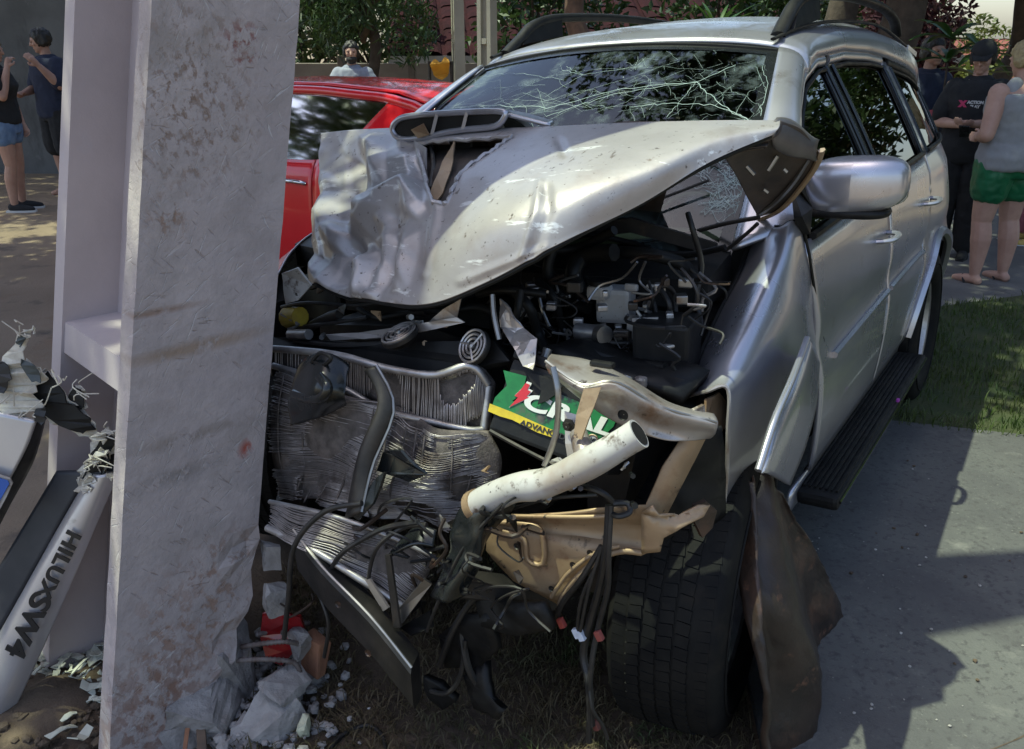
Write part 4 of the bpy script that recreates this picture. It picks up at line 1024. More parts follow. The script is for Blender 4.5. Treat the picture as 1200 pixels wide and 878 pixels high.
sheet('bent_stay', [U(428, 680, .5), U(434, 678, .5), U(456, 712, .51), U(450, 716, .51)], PINKSTEEL, suv, thick=.006)
sheet('bent_stay', [U(452, 650, .5), U(458, 650, .5), U(470, 735, .52), U(462, 735, .52)], DARKMETAL, suv, thick=.006)
WP = [  # loose cables and hoses: path, radius
 ([(375, 700), (395, 655), (425, 632), (455, 618), (490, 612)], .5, .006),
 ([(430, 690), (440, 645), (470, 620), (500, 615)], .49, .005),
 ([(500, 740), (520, 690), (545, 640), (590, 590)], .47, .004),
 ([(714, 592), (711, 640), (702, 690), (684, 760), (690, 800), (693, 850)], .37, .0085),
 ([(716, 592), (713, 650), (712, 690), (700, 740), (692, 790), (690, 870)], .375, .006),
 ([(712, 600), (725, 605), (738, 600), (735, 590), (718, 590)], .37, .006),
 ([(705, 640), (680, 680), (660, 705), (652, 725)], .37, .006),
 ([(706, 650), (682, 700), (676, 745)], .37, .004), ([(706, 640), (690, 690), (680, 740)], .38, .0035),
 ([(690, 800), (694, 830), (706, 850), (712, 866)], .38, .004),
 ([(380, 770), (385, 730), (374, 690), (385, 660)], .5, .005),
 ([(515, 780), (530, 740), (552, 705), (575, 690)], .42, .007), ([(540, 730), (548, 780), (566, 810), (590, 830)], .40, .009),
 ([(505, 810), (525, 812), (540, 790), (545, 750)], .42, .006), ([(645, 560), (700, 575), (718, 588)], .38, .006),
 ([(590, 600), (640, 585), (700, 580)], .39, .004), ([(330, 360), (360, 355), (420, 358), (470, 350)], .16, .005),
 ([(340, 385), (380, 380), (430, 372)], .16, .006), ([(345, 400), (400, 405), (460, 402)], .2, .007),
]
for P_, u_, r_ in WP: tube('cable', [U(x, y, u_ + .012 * math.sin(i * 1.7)) for i, (x, y) in enumerate(P_)], r_, WIRE, suv, seg=7)
for x, y, c in ((658, 730, (.30, .05, .04)), (676, 742, (.55, .6, .7)), (681, 745, (.55, .6, .7)), (698, 850, (.16, .05, .04)), (702, 745, (.25, .06, .05))):
    box('plug', U(x, y, .37), (.012, .014, .022), mat('plug_%d' % x, c, rough=.5), suv, rot=Matrix.Rotation(.5, 3, 'X'), bevel=.002)
for L in ([(515, 745), (545, 720), (580, 715), (585, 760), (560, 785), (525, 780)], [(545, 790), (566, 780), (580, 815), (596, 828), (585, 840), (560, 825)], [(560, 700), (640, 705), (650, 735), (610, 740), (570, 730)], [(500, 790), (520, 800), (535, 820), (520, 830), (505, 815)]):
    sheet('broken_mount', [U(x, y, .40) for x, y in L], BLACKP, suv, thick=.02, cuts=3, crump=.02, cscale=10, smooth=True)
# hanging wheel-arch liner
LN = [[V(866, 570, .885), V(870, 640, .91), V(874, 720, .95), V(884, 800, .985), V(888, 895, 1.0)],
      [V(884, 556, .90), V(896, 640, .95), V(912, 720, 1.0), V(932, 800, 1.03), V(920, 895, 1.03)],
      [V(903, 556, .90), V(922, 635, .95), V(950, 720, 1.0), V(972, 800, 1.04), V(955, 885, 1.03)],
      [V(912, 580, .885), V(944, 636, .92), V(986, 705, .98), V(1018, 795, 1.03), V(1018, 872, 1.03)]]
def ln_fn(s, t):
    p = cr_grid(LN, s, t)
    return p + Vector((.6, 1, 0)) * (.040 * (1 - 2 * abs(((t * 2.6 + .35 * s + .3 * nz(p, 3, 1)) % 1) * 2 - 1)) * (.6 + .4 * s) + .014 * nz(p, 8, 7) + .006 * nz(p, 24, 2))
patch('torn_wheel_arch_liner', ln_fn, 50, 40, MUD, suv, thick=.006)
# ---------------------------------------------------------------- engine bay
eng = loft('engine_block', [[(u, -.30, .50), (u, .28, .50), (u, .30, .95 + .05 * math.sin(u * 9)), (u, .10, 1.02), (u, -.28, .98)] for u in np.linspace(-.5, .08, 6)], DARKMETAL, suv, smooth=False)
sheet('engine_cover', [Vector((-.48, -.25, 1.06)), Vector((-.48, .25, 1.06)), Vector((.0, .24, 1.03)), Vector((.0, -.25, 1.03))], BLACKP, eng, thick=.05, cuts=2, crump=.02)
for v in (.12, .0, -.12): box('injector_rail', (-.2, v, 1.07), (.34, .03, .03), DARKMETAL, eng)
loft('inner_wing_wall', [[(u, .60, .45), (u, .60, .98 - .10 * max(0, u + .1)), (u, .72, 1.04 - .25 * max(0, u + .35)), (u, .72, .96 - .25 * max(0, u + .35)), (u, .64, .45)] for u in np.linspace(-.56, .16, 8)], DARKMETAL, suv)
loft('inner_wing_wall', [[(u, -.60, .45), (u, -.60, .98), (u, -.70, 1.04), (u, -.70, .96), (u, -.64, .45)] for u in np.linspace(-.56, .0, 8)], DARKMETAL, suv)
sheet('firewall_brace', [U(640, 270, -.35), U(740, 255, -.38), U(840, 285, -.42), U(842, 300, -.42), U(740, 272, -.38), U(640, 285, -.35)], DARKMETAL, suv, thick=.02)
box('brake_servo_reservoir', U(722, 356, -.12), (.07, .085, .085), WHITEPL, suv, rot=Matrix.Rotation(.2, 3, 'Z'), bevel=.012)
box('reservoir_filler', U(703, 342, -.08), (.05, .052, .035), WHITEPL, suv, bevel=.012)
tube('reservoir_lid', [U(703, 333, -.08), U(703, 328, -.08)], .030, BLACKP, suv, seg=14, n=1)
box('reservoir_bracket', U(740, 337, -.10), (.01, .035, .018), WHITEPL, suv)
tube('master_cylinder', [U(676, 388, -.02), U(700, 390, -.02), U(712, 388, -.03)], .020, ALU, suv, seg=12)
tube('cylinder_cap', [U(703, 391, .0), U(709, 393, .012)], .022, STEEL, suv, seg=12, n=1)
box('abs_block', U(754, 385, -.06), (.06, .07, .05), ALU, suv, rot=Matrix.Rotation(.3, 3, 'Z'), bevel=.005)
sheet('white_bracket', [U(741, 373, -.02), U(771, 372, -.03), U(771, 384, -.03), U(764, 386, -.02), U(760, 415, .0), U(752, 413, .0), U(750, 390, -.01), U(742, 384, -.02)], WHITEPL, suv, thick=.006)
sheet('paper_tag', [U(757, 390, .01), U(770, 382, .0), U(764, 412, .01), U(756, 414, .01)], mat('old_paper', (.42, .33, .2), (.3, .22, .13), 20, rough=.8), suv, thick=.003)
box('fuse_box', U(782, 402, -.05), (.13, .13, .12), BLACKP, suv, rot=Matrix.Rotation(.15, 3, 'Z'), bevel=.01)
box('red_tag', U(805, 405, -.02), (.02, .02, .05), mat('faded_red', (.35, .05, .05), (.24, .04, .04), 20, rough=.6), suv)
sheet('chassis_plate', [U(690, 405, .0), U(770, 425, .02), U(830, 440, .0), U(800, 465, .1), U(720, 440, .12), U(640, 412, .14)], BLACKP, suv, thick=.03, cuts=3, crump=.02, smooth=True)
box('small_connector', U(751, 448, .12), (.02, .025, .025), PINKSTEEL, suv)
tube('ball_sensor', [U(756, 359, -.1), U(761, 359, -.1)], .014, STEEL, suv, seg=12, n=1)
EP = [([(650, 285), (642, 320), (660, 350), (690, 362)], -.1, .014), ([(680, 345), (672, 320), (685, 300), (720, 296)], -.15, .022), ([(720, 296), (760, 298), (800, 310), (815, 330)], -.2, .016),
 ([(806, 250), (812, 270), (822, 310), (816, 350), (822, 385), (815, 420)], -.22, .007), ([(660, 280), (690, 275), (740, 285), (790, 300), (850, 290)], -.35, .008),
 ([(630, 330), (650, 350), (662, 390), (690, 410)], -.05, .010), ([(600, 340), (620, 360), (630, 390), (640, 410)], .05, .012), ([(740, 360), (755, 345), (765, 352), (770, 372)], -.08, .005), ([(760, 330), (765, 350), (760, 372)], -.1, .004),
 ([(775, 340), (785, 360), (780, 385)], -.1, .006), ([(765, 345), (778, 335), (790, 345), (792, 375)], -.12, .006), ([(690, 395), (720, 402), (750, 400)], -.02, .006), ([(680, 402), (700, 415), (740, 425), (780, 430)], .04, .010),
 ([(560, 345), (590, 340), (640, 345)], .05, .010), ([(600, 300), (640, 295), (680, 290), (720, 270)], -.2, .012), ([(760, 330), (800, 318), (840, 300), (870, 278), (888, 262)], -.4, .005), ([(690, 292), (750, 285), (800, 275), (850, 262), (890, 255)], -.45, .006),
 ([(480, 360), (520, 365), (560, 360), (590, 372)], .1, .010), ([(610, 340), (605, 370), (590, 395)], .12, .009), ([(640, 430), (690, 432), (740, 455)], .12, .008), ([(420, 362), (440, 372), (470, 368), (500, 366)], .12, .008)]
for P_, u_, r_ in EP: tube('hose', [U(x, y, u_ + .02 * math.sin(i * 2.1)) for i, (x, y) in enumerate(P_)], r_, BLACKP if r_ > .007 else WIRE, suv, seg=8)
rr = random.Random(4)
for k in range(80):
    x, y = rr.uniform(575, 830), rr.uniform(300, 430)
    if y > 520 - (x - 575) * .0 or x > 835 - max(0, (y - 300)) * .25: continue
    if y < 330 - (x - 560) * .30: continue
    u_ = rr.uniform(-.2, .05)
    P_ = [(x, y)]
    for _ in range(3): P_.append((P_[-1][0] + rr.uniform(-28, 28), P_[-1][1] + rr.uniform(-6, 24)))
    tube('harness_wire', [U(a, b, u_ + rr.uniform(-.02, .02)) for a, b in P_], rr.choice((.002, .003, .004)), WIRE if rr.random() < .72 else rr.choice((STEEL, ALU, MUD)), suv, seg=5, n=4)
for k in range(60):
    x, y = rr.uniform(585, 805), rr.uniform(325, 440)
    if y < 345 - (x - 585) * .3: continue
    box('engine_fitting', U(x, y, rr.uniform(-.15, .02)), (rr.uniform(.008, .035), rr.uniform(.008, .035), rr.uniform(.008, .03)), rr.choice((BLACKP, DARKMETAL, DARKMETAL, STEEL, ALU, MUD, PINKSTEEL)), suv, rot=Matrix.Rotation(rr.uniform(0, 1), 3, 'Z'), bevel=.004)
tube('strut_mount', [Vector((-.22, .50, .94)), Vector((-.22, .50, .99))], .075, DARKMETAL, suv, seg=18, n=1)
box('air_filter_box', (-.25, -.48, .98), (.3, .22, .14), BLACKP, suv, bevel=.02)

for k in range(46):      # bolts, clips and broken bits over the front
    x, y = rr.choice(((rr.uniform(330, 560), rr.uniform(360, 405)), (rr.uniform(570, 760), rr.uniform(520, 600)), (rr.uniform(480, 640), rr.uniform(600, 730)), (rr.uniform(330, 480), rr.uniform(600, 660))))
    u_ = {True: .18, False: .40}[y < 410]
    m_ = rr.choice((STEEL, MUD, DARKMETAL, BLACKP, ALU, TANSTEEL))
    if rr.random() < .5: tube('bolt', [U(x, y, u_), U(x + rr.uniform(-4, 4), y + rr.uniform(-4, 4), u_ + .02)], rr.uniform(.004, .008), m_, suv, seg=6, n=1)
    else: sheet('broken_clip', [U(x + rr.uniform(-9, 9), y + rr.uniform(-9, 9), u_ + rr.uniform(-.02, .02)) for _ in range(5)], m_, suv, thick=.004)
for k in range(22):      # loose wiring over the lower front
    x, y = rr.uniform(340, 620), rr.uniform(585, 700); P_ = [(x, y)]
    for _ in range(4): P_.append((P_[-1][0] + rr.uniform(-30, 36), P_[-1][1] + rr.uniform(-14, 26)))
    tube('loose_wire', [U(a, b, .46 + rr.uniform(-.04, .05)) for a, b in P_], rr.choice((.002, .003, .004, .005)), rr.choice((WIRE, WIRE, WIRE, MUD)), suv, seg=5, n=4)
# ================================================================ the struck concrete pole
A0, A1, ZT = G(126, 920), Vector((-.693, 1.80, 1.722)), 1.722
E1, E2 = Vector((.72, .69, 0)).normalized(), Vector((-.69, .72, 0)).normalized()
def polept(a, b, z):
    """a across the wide face 0..1, b through the depth 0..1"""
    k = z / ZT; base = lerp(A0, A1, k); sc_ = max(1 - .0 * k, 0)
    if z > 1.9:
        q_ = min((z - 1.9) / 4.4, 1); return Vector((base.x, base.y, z)) + E1 * (lerp(.04, .10, q_) * 0 + .06 * q_ + a * lerp(.32, .13, q_)) + E2 * (.13 * q_ + b * lerp(.49, .15, q_))
    w, d = max(lerp(.35, .323, k), .13), max(lerp(.50, .49, k), .15)
    return Vector((base.x, base.y, z)) + E1 * (a * w) + E2 * (b * d)
def face_uv(px, py):
    o = polept(0, 0, 0); ax_ = polept(1, 0, 0) - o; up_ = polept(0, 0, ZT) - o; n = ax_.cross(up_); d = ray(px, py)
    p = CAMV + d * ((o - CAMV).dot(n) / d.dot(n)); q = p - Vector((lerp(A0, A1, p.z / ZT).x, lerp(A0, A1, p.z / ZT).y, p.z))
    return q.dot(E1), p.z
_b = lambda px, py, *r: (*face_uv(px, py), *r)
BATTER = [_b(228, 110, .26, 1.3, 1, (.20, .13, .09), 34, .53, .8), _b(215, 60, .18, 1, 1.5, (.30, .26, .24), 12, .46, .6), _b(300, 45, .07, 1, 1.6, (.20, .06, .045), 30, .50, .9), _b(305, 70, .05, 1, 2.2, (.22, .08, .06), 40, .50, .8), _b(205, 250, .07, 1, 1, (.26, .16, .11), 24, .50, .8),
          _b(265, 140, .16, 1, 1, (.22, .15, .11), 24, .54, .85), _b(240, 405, .20, .8, 9, (.28, .19, .12), 9, .36, .7), _b(190, 365, .10, .7, 9, (.24, .15, .10), 9, .36, .7), _b(215, 555, .14, 1, 5, (.20, .18, .17), 22, .42, .6), _b(230, 510, .16, .8, 7, (.22, .18, .15), 16, .42, .6),
          _b(265, 660, .16, 1, 1.3, (.24, .13, .08), 26, .52, .6), _b(200, 770, .22, 1.3, .8, (.28, .15, .09), 22, .50, .6), _b(260, 720, .18, 1, 1, (.28, .16, .10), 26, .52, .6), _b(190, 840, .26, 1, 1, (.20, .10, .065), 20, .47, .7), _b(305, 520, .03, 1, 1, (.35, .07, .04), 14, .40, .9)]
def pole_material():
    """raw concrete face with its own gouges, rust runs and scuffs, laid out in metres across and up the face"""
    m = bpy.data.materials.new('pole_concrete'); m.use_nodes = True; nt = m.node_tree; b = nt.nodes['Principled BSDF']; b.inputs['Roughness'].default_value = .88
    uv = nt.nodes.new('ShaderNodeTexCoord').outputs['UV']
    def n2(scale, sx=1, sy=1, rot=0, det=5, off=0, ro=.62, dist=0):
        mp = nt.nodes.new('ShaderNodeMapping'); mp.vector_type = 'TEXTURE'; mp.inputs[1].default_value = (off, off * .3, 0); mp.inputs[2].default_value = (0, 0, rot); mp.inputs[3].default_value = (1 / sx, 1 / sy, 1); nt.links.new(uv, mp.inputs[0])
        t = nt.nodes.new('ShaderNodeTexNoise'); t.inputs['Scale'].default_value = scale; t.inputs['Detail'].default_value = det; t.inputs['Roughness'].default_value = ro; t.inputs['Distortion'].default_value = dist; nt.links.new(mp.outputs[0], t.inputs['Vector']); return t.outputs[0]
    def blob(cx, cy, r0, r1, sx=1, sy=1):
        mp = nt.nodes.new('ShaderNodeMapping'); mp.inputs[1].default_value = (-cx * sx, -cy * sy, 0); mp.inputs[3].default_value = (sx, sy, 1); nt.links.new(uv, mp.inputs[0])
        ln = nt.nodes.new('ShaderNodeVectorMath'); ln.operation = 'LENGTH'; nt.links.new(mp.outputs[0], ln.inputs[0]); return cramp(nt, ln.outputs['Value'], r1, r0)
    mul = lambda a, b_: math_node(nt, 'MULTIPLY', a, b_)
    col = ramp_mix(nt, cramp(nt, n2(5), .35, .65), (.38, .325, .32), (.46, .395, .385))
    col = ramp_mix(nt, mul(cramp(nt, n2(26, det=7), .45, .7), .5), col, (.31, .275, .27))
    col = ramp_mix(nt, mul(cramp(nt, n2(9, off=5), .50, .72), .6), col, (.28, .245, .23))
    h = None
    # general scratches at several slants
    for k, (rot, sx, sy, lo) in enumerate(((.5, 4, 34, .63), (-.7, 4, 30, .64), (1.2, 4, 40, .64), (-.15, 5, 34, .65), (2.2, 4, 36, .65))):
        sc_ = cramp(nt, n2(3.0, sx, sy, rot, 3, off=3 + 7 * k, ro=.5), lo, lo + .04)
        msk = cramp(nt, n2(4, off=11 + 5 * k), .46, .6)
        col = ramp_mix(nt, mul(mul(sc_, msk), .5), col, (.23, .17, .14) if k % 2 else (.64, .61, .60))
        h = mul(sc_, msk) if h is None else math_node(nt, 'ADD', h, mul(sc_, msk))
    # the battered brown patch high up, with chips
    for (cx, cy, r, sx, sy, c, sc2, lo, fac) in BATTER:
        f = mul(mul(blob(cx, cy, r * .25, r, sx, sy), cramp(nt, n2(sc2, 1.5, 1, .6, 5, off=cx * 9), lo, lo + .09)), fac)
        col = ramp_mix(nt, f, col, c)
        h = math_node(nt, 'ADD', h, mul(f, .6))
    nt.links.new(col, b.inputs['Base Color'])
    hh = math_node(nt, 'ADD', math_node(nt, 'MULTIPLY', h, -.9), math_node(nt, 'MULTIPLY', n2(60, det=7), .7))
    bn = nt.nodes.new('ShaderNodeBump'); bn.inputs['Strength'].default_value = .55; bn.inputs['Distance'].default_value = .006
    nt.links.new(hh, bn.inputs['Height']); nt.links.new(bn.outputs[0], b.inputs['Normal'])
    return m
CONC = pole_material()
CONCS = mat('pole_concrete_smooth', (.42, .36, .36), (.47, .405, .405), 4, rough=.85, bump=.12, bscale=50, spots=[((.44, .40, .42), 6, .58, .75)])
BROKEN = mat('broken_concrete', (.36, .33, .315), (.22, .20, .19), 14, rough=.95, bump=.9, bscale=60, spots=[((.18, .15, .13), 9, .6, .72)])
REBAR = mat('rusty_rebar', (.14, .10, .085), (.23, .2, .19), 30, rough=.7, metal=.5)
pole = empty('concrete_pole', (A0.x + .1, A0.y + .25, 0), label='large leaning concrete utility pole struck by the silver car', cat='pole')
pole_inv = Matrix.Translation(-Vector(pole.location))
def pole_part(name, a0, a1, b0, b1, z0, z1, m, nz_=24, na=6, rough=0.0, cut=None):
    bm = bmesh.new(); rings = []; uvl = bm.loops.layers.uv.new('UVMap'); uvm = {}
    zs = list(np.linspace(z0, min(z1, 2.2), nz_)) + ([z1] if z1 > 2.2 else [])
    per = [(lerp(a0, a1, i / na), b0) for i in range(na + 1)] + [(a1, lerp(b0, b1, i / 3)) for i in range(1, 4)] + [(lerp(a1, a0, i / na), b1) for i in range(1, na + 1)] + [(a0, lerp(b1, b0, i / 3)) for i in range(1, 3)]
    for z in zs:
        ring = []
        for a, b in per:
            aa = a
            if cut: aa = min(a, cut(z, b))
            p = polept(aa, b, z)
            if rough:
                q = p + Vector((0, 0, z)); k = 1 if (aa < a - 1e-4 or (abs(a - a1) < .2 and z < .5)) else .1
                p = p + (E1 * nz(p, 14, 3) + E2 * nz(p, 14, 7)) * rough * k
            nv_ = bm.verts.new(p); uvm[nv_] = (aa * .38 - (b - b0) * .42, z); ring.append(nv_)
        rings.append(ring)
    n = len(per)
    for i in range(len(rings) - 1):
        for k in range(n): bm.faces.new((rings[i][k], rings[i][(k + 1) % n], rings[i + 1][(k + 1) % n], rings[i + 1][k]))
    bm.faces.new(rings[0][::-1]); bm.faces.new(rings[-1])
    for f in bm.faces:
        for lp_ in f.loops: lp_[uvl].uv = uvm[lp_.vert]
    bmesh.ops.transform(bm, matrix=pole_inv, verts=bm.verts)
    return from_bm(name, bm, m, pole)
cutf = lambda z, b: interp(z, [-.1, .02, .10, .18, .26, .33, .40], [.50, .56, .70, .86, .95, .99, 1.0]) + .04 * nz((z, b, 0), 9, 2) * (1 if z < .45 else 0)
pf = pole_part('front_flange', 0, 1, 0, .13, -.1, 6.3, CONC, nz_=60, na=10, rough=.02, cut=cutf)
pole_part('rear_flange', 0, 1, .87, 1, -.1, 6.3, CONCS, nz_=20)
pole_part('web', .40, .60, .125, .875, -.1, 6.3, CONCS, nz_=20)
for z in (-.12, .93, 2.0, 3.1, 4.2, 5.3):
    pole_part('cross_rib', .02, .98, .126, .874, z, z + .075, CONCS, nz_=3)
# broken foot and bent reinforcing bars
def chunk_bm(bm, c, s, seed, rot=0, sub=2, rough=.28):
    vs = bmesh.ops.create_icosphere(bm, subdivisions=sub, radius=1)['verts']
    R = Matrix.Rotation(rot, 3, 'Z') @ Matrix.Rotation(seed * 1.7 % .8 - .4, 3, 'X')
    for v in vs:
        p = v.co.copy()
        m_ = max(abs(p.x), abs(p.y), abs(p.z)); p = p * lerp(1, 1 / m_ * .8, .55)
        p = p * (1 + rough * noise.noise(p * 1.6 + Vector((seed * 3.1, seed, -seed))) + rough * .5 * noise.noise(p * 4 + Vector((seed, 0, seed))))
        if sub > 2: p = p * (1 + .10 * noise.noise(p * 7 + Vector((0, seed, 0))) + .06 * noise.noise(p * 15))
        v.co = R @ Vector((p.x * s[0], p.y * s[1], p.z * s[2])) + Vector(c)
    return vs
def rebar(pts, r=.0065):
    bm = bmesh.new(); P = smoothpath(pts, 14)
    add_tube(bm, P, lambda t: r * (1 + .22 * math.sin(t * len(P) * 2.4)), 8)
    bmesh.ops.transform(bm, matrix=pole_inv, verts=bm.verts)
    return from_bm('rebar', bm, REBAR, pole)
rebar([W(283, 758, 1.82), W(310, 754, 1.80), W(335, 752, 1.80), W(352, 755, 1.83)])
rebar([W(270, 775, 1.80), W(295, 773, 1.78), W(320, 773, 1.78), W(345, 777, 1.80), W(352, 790, 1.8)])
rebar([W(300, 744, 1.85), W(330, 736, 1.9), W(362, 730, 1.95)], .007)

# ---------------------------------------------------------------- rubble at the pole's foot
RUB = mat('pale_rubble', (.40, .375, .36), (.25, .23, .22), 9, rough=.95, bump=.7, bscale=50, spots=[((.26, .22, .19), 7, .6, .74)])
CLAY = mat('brick_clay', (.30, .14, .075), (.22, .10, .06), 9, rough=.9, bump=.4)
def hull_bm(bm, c, s, seed, n=16):
    r = random.Random(seed * 100); b2 = bmesh.new()
    for _ in range(n):
        d = Vector((r.uniform(-1, 1), r.uniform(-1, 1), r.uniform(-1, 1)))
        d = d / max(abs(d.x), abs(d.y), abs(d.z)) * r.uniform(.75, 1)
        b2.verts.new(Vector((d.x * s[0], d.y * s[1], d.z * s[2])))
    bmesh.ops.convex_hull(b2, input=b2.verts)
    bmesh.ops.delete(b2, geom=[v for v in b2.verts if not v.link_faces], context='VERTS')
    bmesh.ops.triangulate(b2, faces=b2.faces)
    bmesh.ops.subdivide_edges(b2, edges=b2.edges, cuts=3, use_grid_fill=True)
    b2.normal_update()
    for v in b2.verts: v.co += v.normal * min(s) * (.10 * noise.noise(v.co * 40 + Vector((seed, 0, 0))) + .07 * noise.noise(v.co * 110))
    bmesh.ops.transform(b2, matrix=Matrix.Translation(c) @ Matrix.Rotation(r.uniform(0, 6), 4, 'Z'), verts=b2.verts)
    t = bpy.data.meshes.new('t'); b2.to_mesh(t); b2.free(); bm.from_mesh(t); bpy.data.meshes.remove(t)
def chunk(name, c, s, m, seed, label, cat='rubble', rot=0, rough=.28, group=None):
    bm = bmesh.new(); hull_bm(bm, (0, 0, 0), s, seed)
    o = from_bm(name, bm, m); o.location = c
    return props(o, label, cat, group)
bm = bmesh.new()
for i, (a, b, z, s) in enumerate(((.75, .08, .03, (.13, .10, .12)), (.92, .2, .10, (.10, .10, .13)), (.62, .02, .0, (.10, .07, .08)), (.95, .3, .28, (.06, .08, .12)))):
    hull_bm(bm, polept(a, b, z) - Vector(pole.location), s, i + 2.3, 22)
from_bm('broken_foot', bm, BROKEN, pole)['kind'] = 'stuff'
chunk('concrete_chunk', G(318, 838, .05) , (.085, .07, .06), RUB, 1.2, 'broad pale concrete chunk lying lowest by the foot of the struck pole', rot=.3)
chunk('concrete_chunk', G(332, 800, .12), (.075, .055, .035), RUB, 2.9, 'flat pale concrete chunk tilted on the rubble beneath the bent reinforcing bars', rot=-.4)
chunk('concrete_chunk', G(322, 700, .33), (.03, .035, .055), RUB, 4.1, 'upright crumbling concrete chunk between the pole and the cooling fins', rot=.8, rough=.5)
chunk('concrete_chunk', G(318, 650, .42), (.026, .03, .04), RUB, 5.3, 'small crumbling concrete chunk highest beside the right edge of the pole', rot=.1, rough=.5)
chunk('concrete_chunk', G(360, 795, .02), (.055, .05, .035), BROKEN, 6.4, 'dark rough concrete chunk lying under the brown clay block', rot=1.0)
chunk('concrete_chunk', G(352, 752, .17), (.035, .03, .045), BROKEN, 7.7, 'grey concrete chunk leaning on the brown clay block', rot=.5)
chunk('concrete_chunk', G(290, 862, .03), (.05, .04, .03), BROKEN, 8.8, 'small grey concrete chunk in front of the pole at the bottom edge', rot=.2)
chunk('concrete_chunk', G(262, 870, .02), (.035, .03, .025), RUB, 9.9, 'small round pale concrete chunk nearest the front face of the pole', rot=.2)
chunk('plaster_lump', G(342, 826, .07), (.022, .018, .026), mat('cream_foam', (.62, .62, .46), (.5, .5, .36), 20, rough=.9, bump=.6), 3.3, 'cream coloured lump of foam on the grass edge of the rubble', 'foam', rot=.4)
chunk('plaster_lump', G(355, 850, .05), (.026, .02, .03), MATS['cream_foam'], 6.3, 'cream coloured elongated foam scrap beside the dry grass', 'foam', rot=.9)
bk = G(369, 768, .12)
o = box('clay_block', (0, 0, 0), (.035, .07, .11), CLAY, bevel=.006, jitter=.006); o.location = bk; o.rotation_euler = (.1, .15, .9); props(o, 'brown clay block standing on edge in the rubble by the pole', 'brick')
rl_ = [(308, 718), (322, 712), (352, 722), (358, 738), (350, 758), (330, 778), (312, 768), (306, 742)]
lens = sheet('lens_fragment', [W(x, y, 1.86 + .02 * (i % 2)) for i, (x, y) in enumerate(rl_)], REDLENS, None, thick=.01, cuts=2, crump=.012)
props(lens, 'broken red lamp fragment wedged beside the foot of the pole', 'lamp fragment')
lathe('screw', [(.001, .006), (.006, .006), (.008, 0)], STEEL, lens, seg=12, axis='Z', M=frame(W(332, 741, 1.845), (1, 0, 0), (0, 0, 1)))
st_ = box('wood_splinter', (0, 0, 0), (.02, .16, .014), mat('splinter_wood', (.14, .09, .06), (.08, .055, .04), 20, rough=.8), bevel=.003, jitter=.004); st_.location = G(236, 866, .05); st_.rotation_euler = (.5, 0, .35); props(st_, 'dark wooden splinter sticking up in front of the pole', 'splinter')
st_ = box('wood_splinter', (0, 0, 0), (.012, .15, .012), CLAY, bevel=.003, jitter=.003); st_.location = G(218, 868, .05); st_.rotation_euler = (.55, .1, .2); props(st_, 'reddish thin splinter leaning left of the dark one by the pole', 'splinter')
tube_ = tube('loose_cable', [G(388, 878, .02), G(400, 862, .02), G(430, 850, .02), G(448, 862, .02), G(452, 880, .02)], .006, WIRE); props(tube_, 'short black loose cable curling on the dry grass below the beam', 'cable')
# small debris scattered round the foot: uncountable
bm = bmesh.new(); r5 = random.Random(5)
for k in range(420):
    px_, py_ = r5.gauss(312, 45), r5.gauss(815, 40)
    if py_ < 730: continue
    s = r5.uniform(.004, .02); chunk_bm(bm, G(px_, min(py_, 960), .01 + r5.random() * .03), (s, s * r5.uniform(.6, 1.2), s * r5.uniform(.4, .9)), r5.uniform(0, 50), r5.uniform(0, 6), 1)
props(from_bm('rubble_crumbs', bm, RUB), 'scattered grey crumbs of broken concrete round the pole foot', 'debris', kind='stuff')
bm = bmesh.new()
for k in range(520):
    px_, py_ = r5.uniform(-20, 135), r5.gauss(840, 45)
    if py_ < 762 - px_ * .1: continue
    s = r5.uniform(.004, .018); chunk_bm(bm, G(px_, py_, .02 + r5.random() * .05), (s, s * r5.uniform(.6, 1.2), s * r5.uniform(.5, .9)), r5.uniform(0, 50), r5.uniform(0, 6), 1)
props(from_bm('soil_clods', bm, SOIL), 'dark loose soil clods heaped left of the struck pole', 'soil', kind='stuff')
gA = G(60, 840); nn = 30
props(obj('soil_heap', [(gA.x + (i / nn - .5) * .7, gA.y + (j / nn - .5) * .8, .005 + .09 * max(0, 1 - math.hypot((i / nn - .5) * 2.1, (j / nn - .5) * 2.1)) + .02 * noise.noise(Vector((i * .3, j * .3, 0))) - .004) for j in range(nn + 1) for i in range(nn + 1)], [(j * (nn + 1) + i, j * (nn + 1) + i + 1, (j + 1) * (nn + 1) + i + 1, (j + 1) * (nn + 1) + i) for j in range(nn) for i in range(nn)], SOIL, smooth=True), 'low dark heap of loose soil left of the pole', 'soil', kind='stuff')
FLAKE = mat('torn_paint_flakes', (.66, .66, .56), (.48, .48, .40), 10, rough=.6, trans=.15)
bm = bmesh.new()
for k in range(430):
    px_, py_ = r5.gauss(92, 30), r5.gauss(738, 36)
    c = G(px_, py_, .03 + r5.random() * .06); a = r5.uniform(0, 6.28); L = r5.uniform(.008, .035); wd = L * r5.uniform(.2, .55); cv = r5.uniform(-.6, .6)
    d1 = Vector((math.cos(a), math.sin(a), r5.uniform(-.3, .3))); d2 = Vector((-math.sin(a), math.cos(a), r5.uniform(-.5, .5)))
    row = [[c + d1 * L * x + d2 * wd * y + Vector((0, 0, cv * L * x * x)) for x in (-1, -.3, .4, 1)] for y in (-1, 1)]
    vs = [[bm.verts.new(p + Vector((r5.uniform(-1, 1), r5.uniform(-1, 1), r5.uniform(-1, 1))) * .004) for p in rw] for rw in row]
    for i in range(3): bm.faces.new((vs[0][i], vs[0][i + 1], vs[1][i + 1], vs[1][i]))
fl = from_bm('paint_flakes', bm, FLAKE); md = fl.modifiers.new('t', 'SOLIDIFY'); md.thickness = .0025
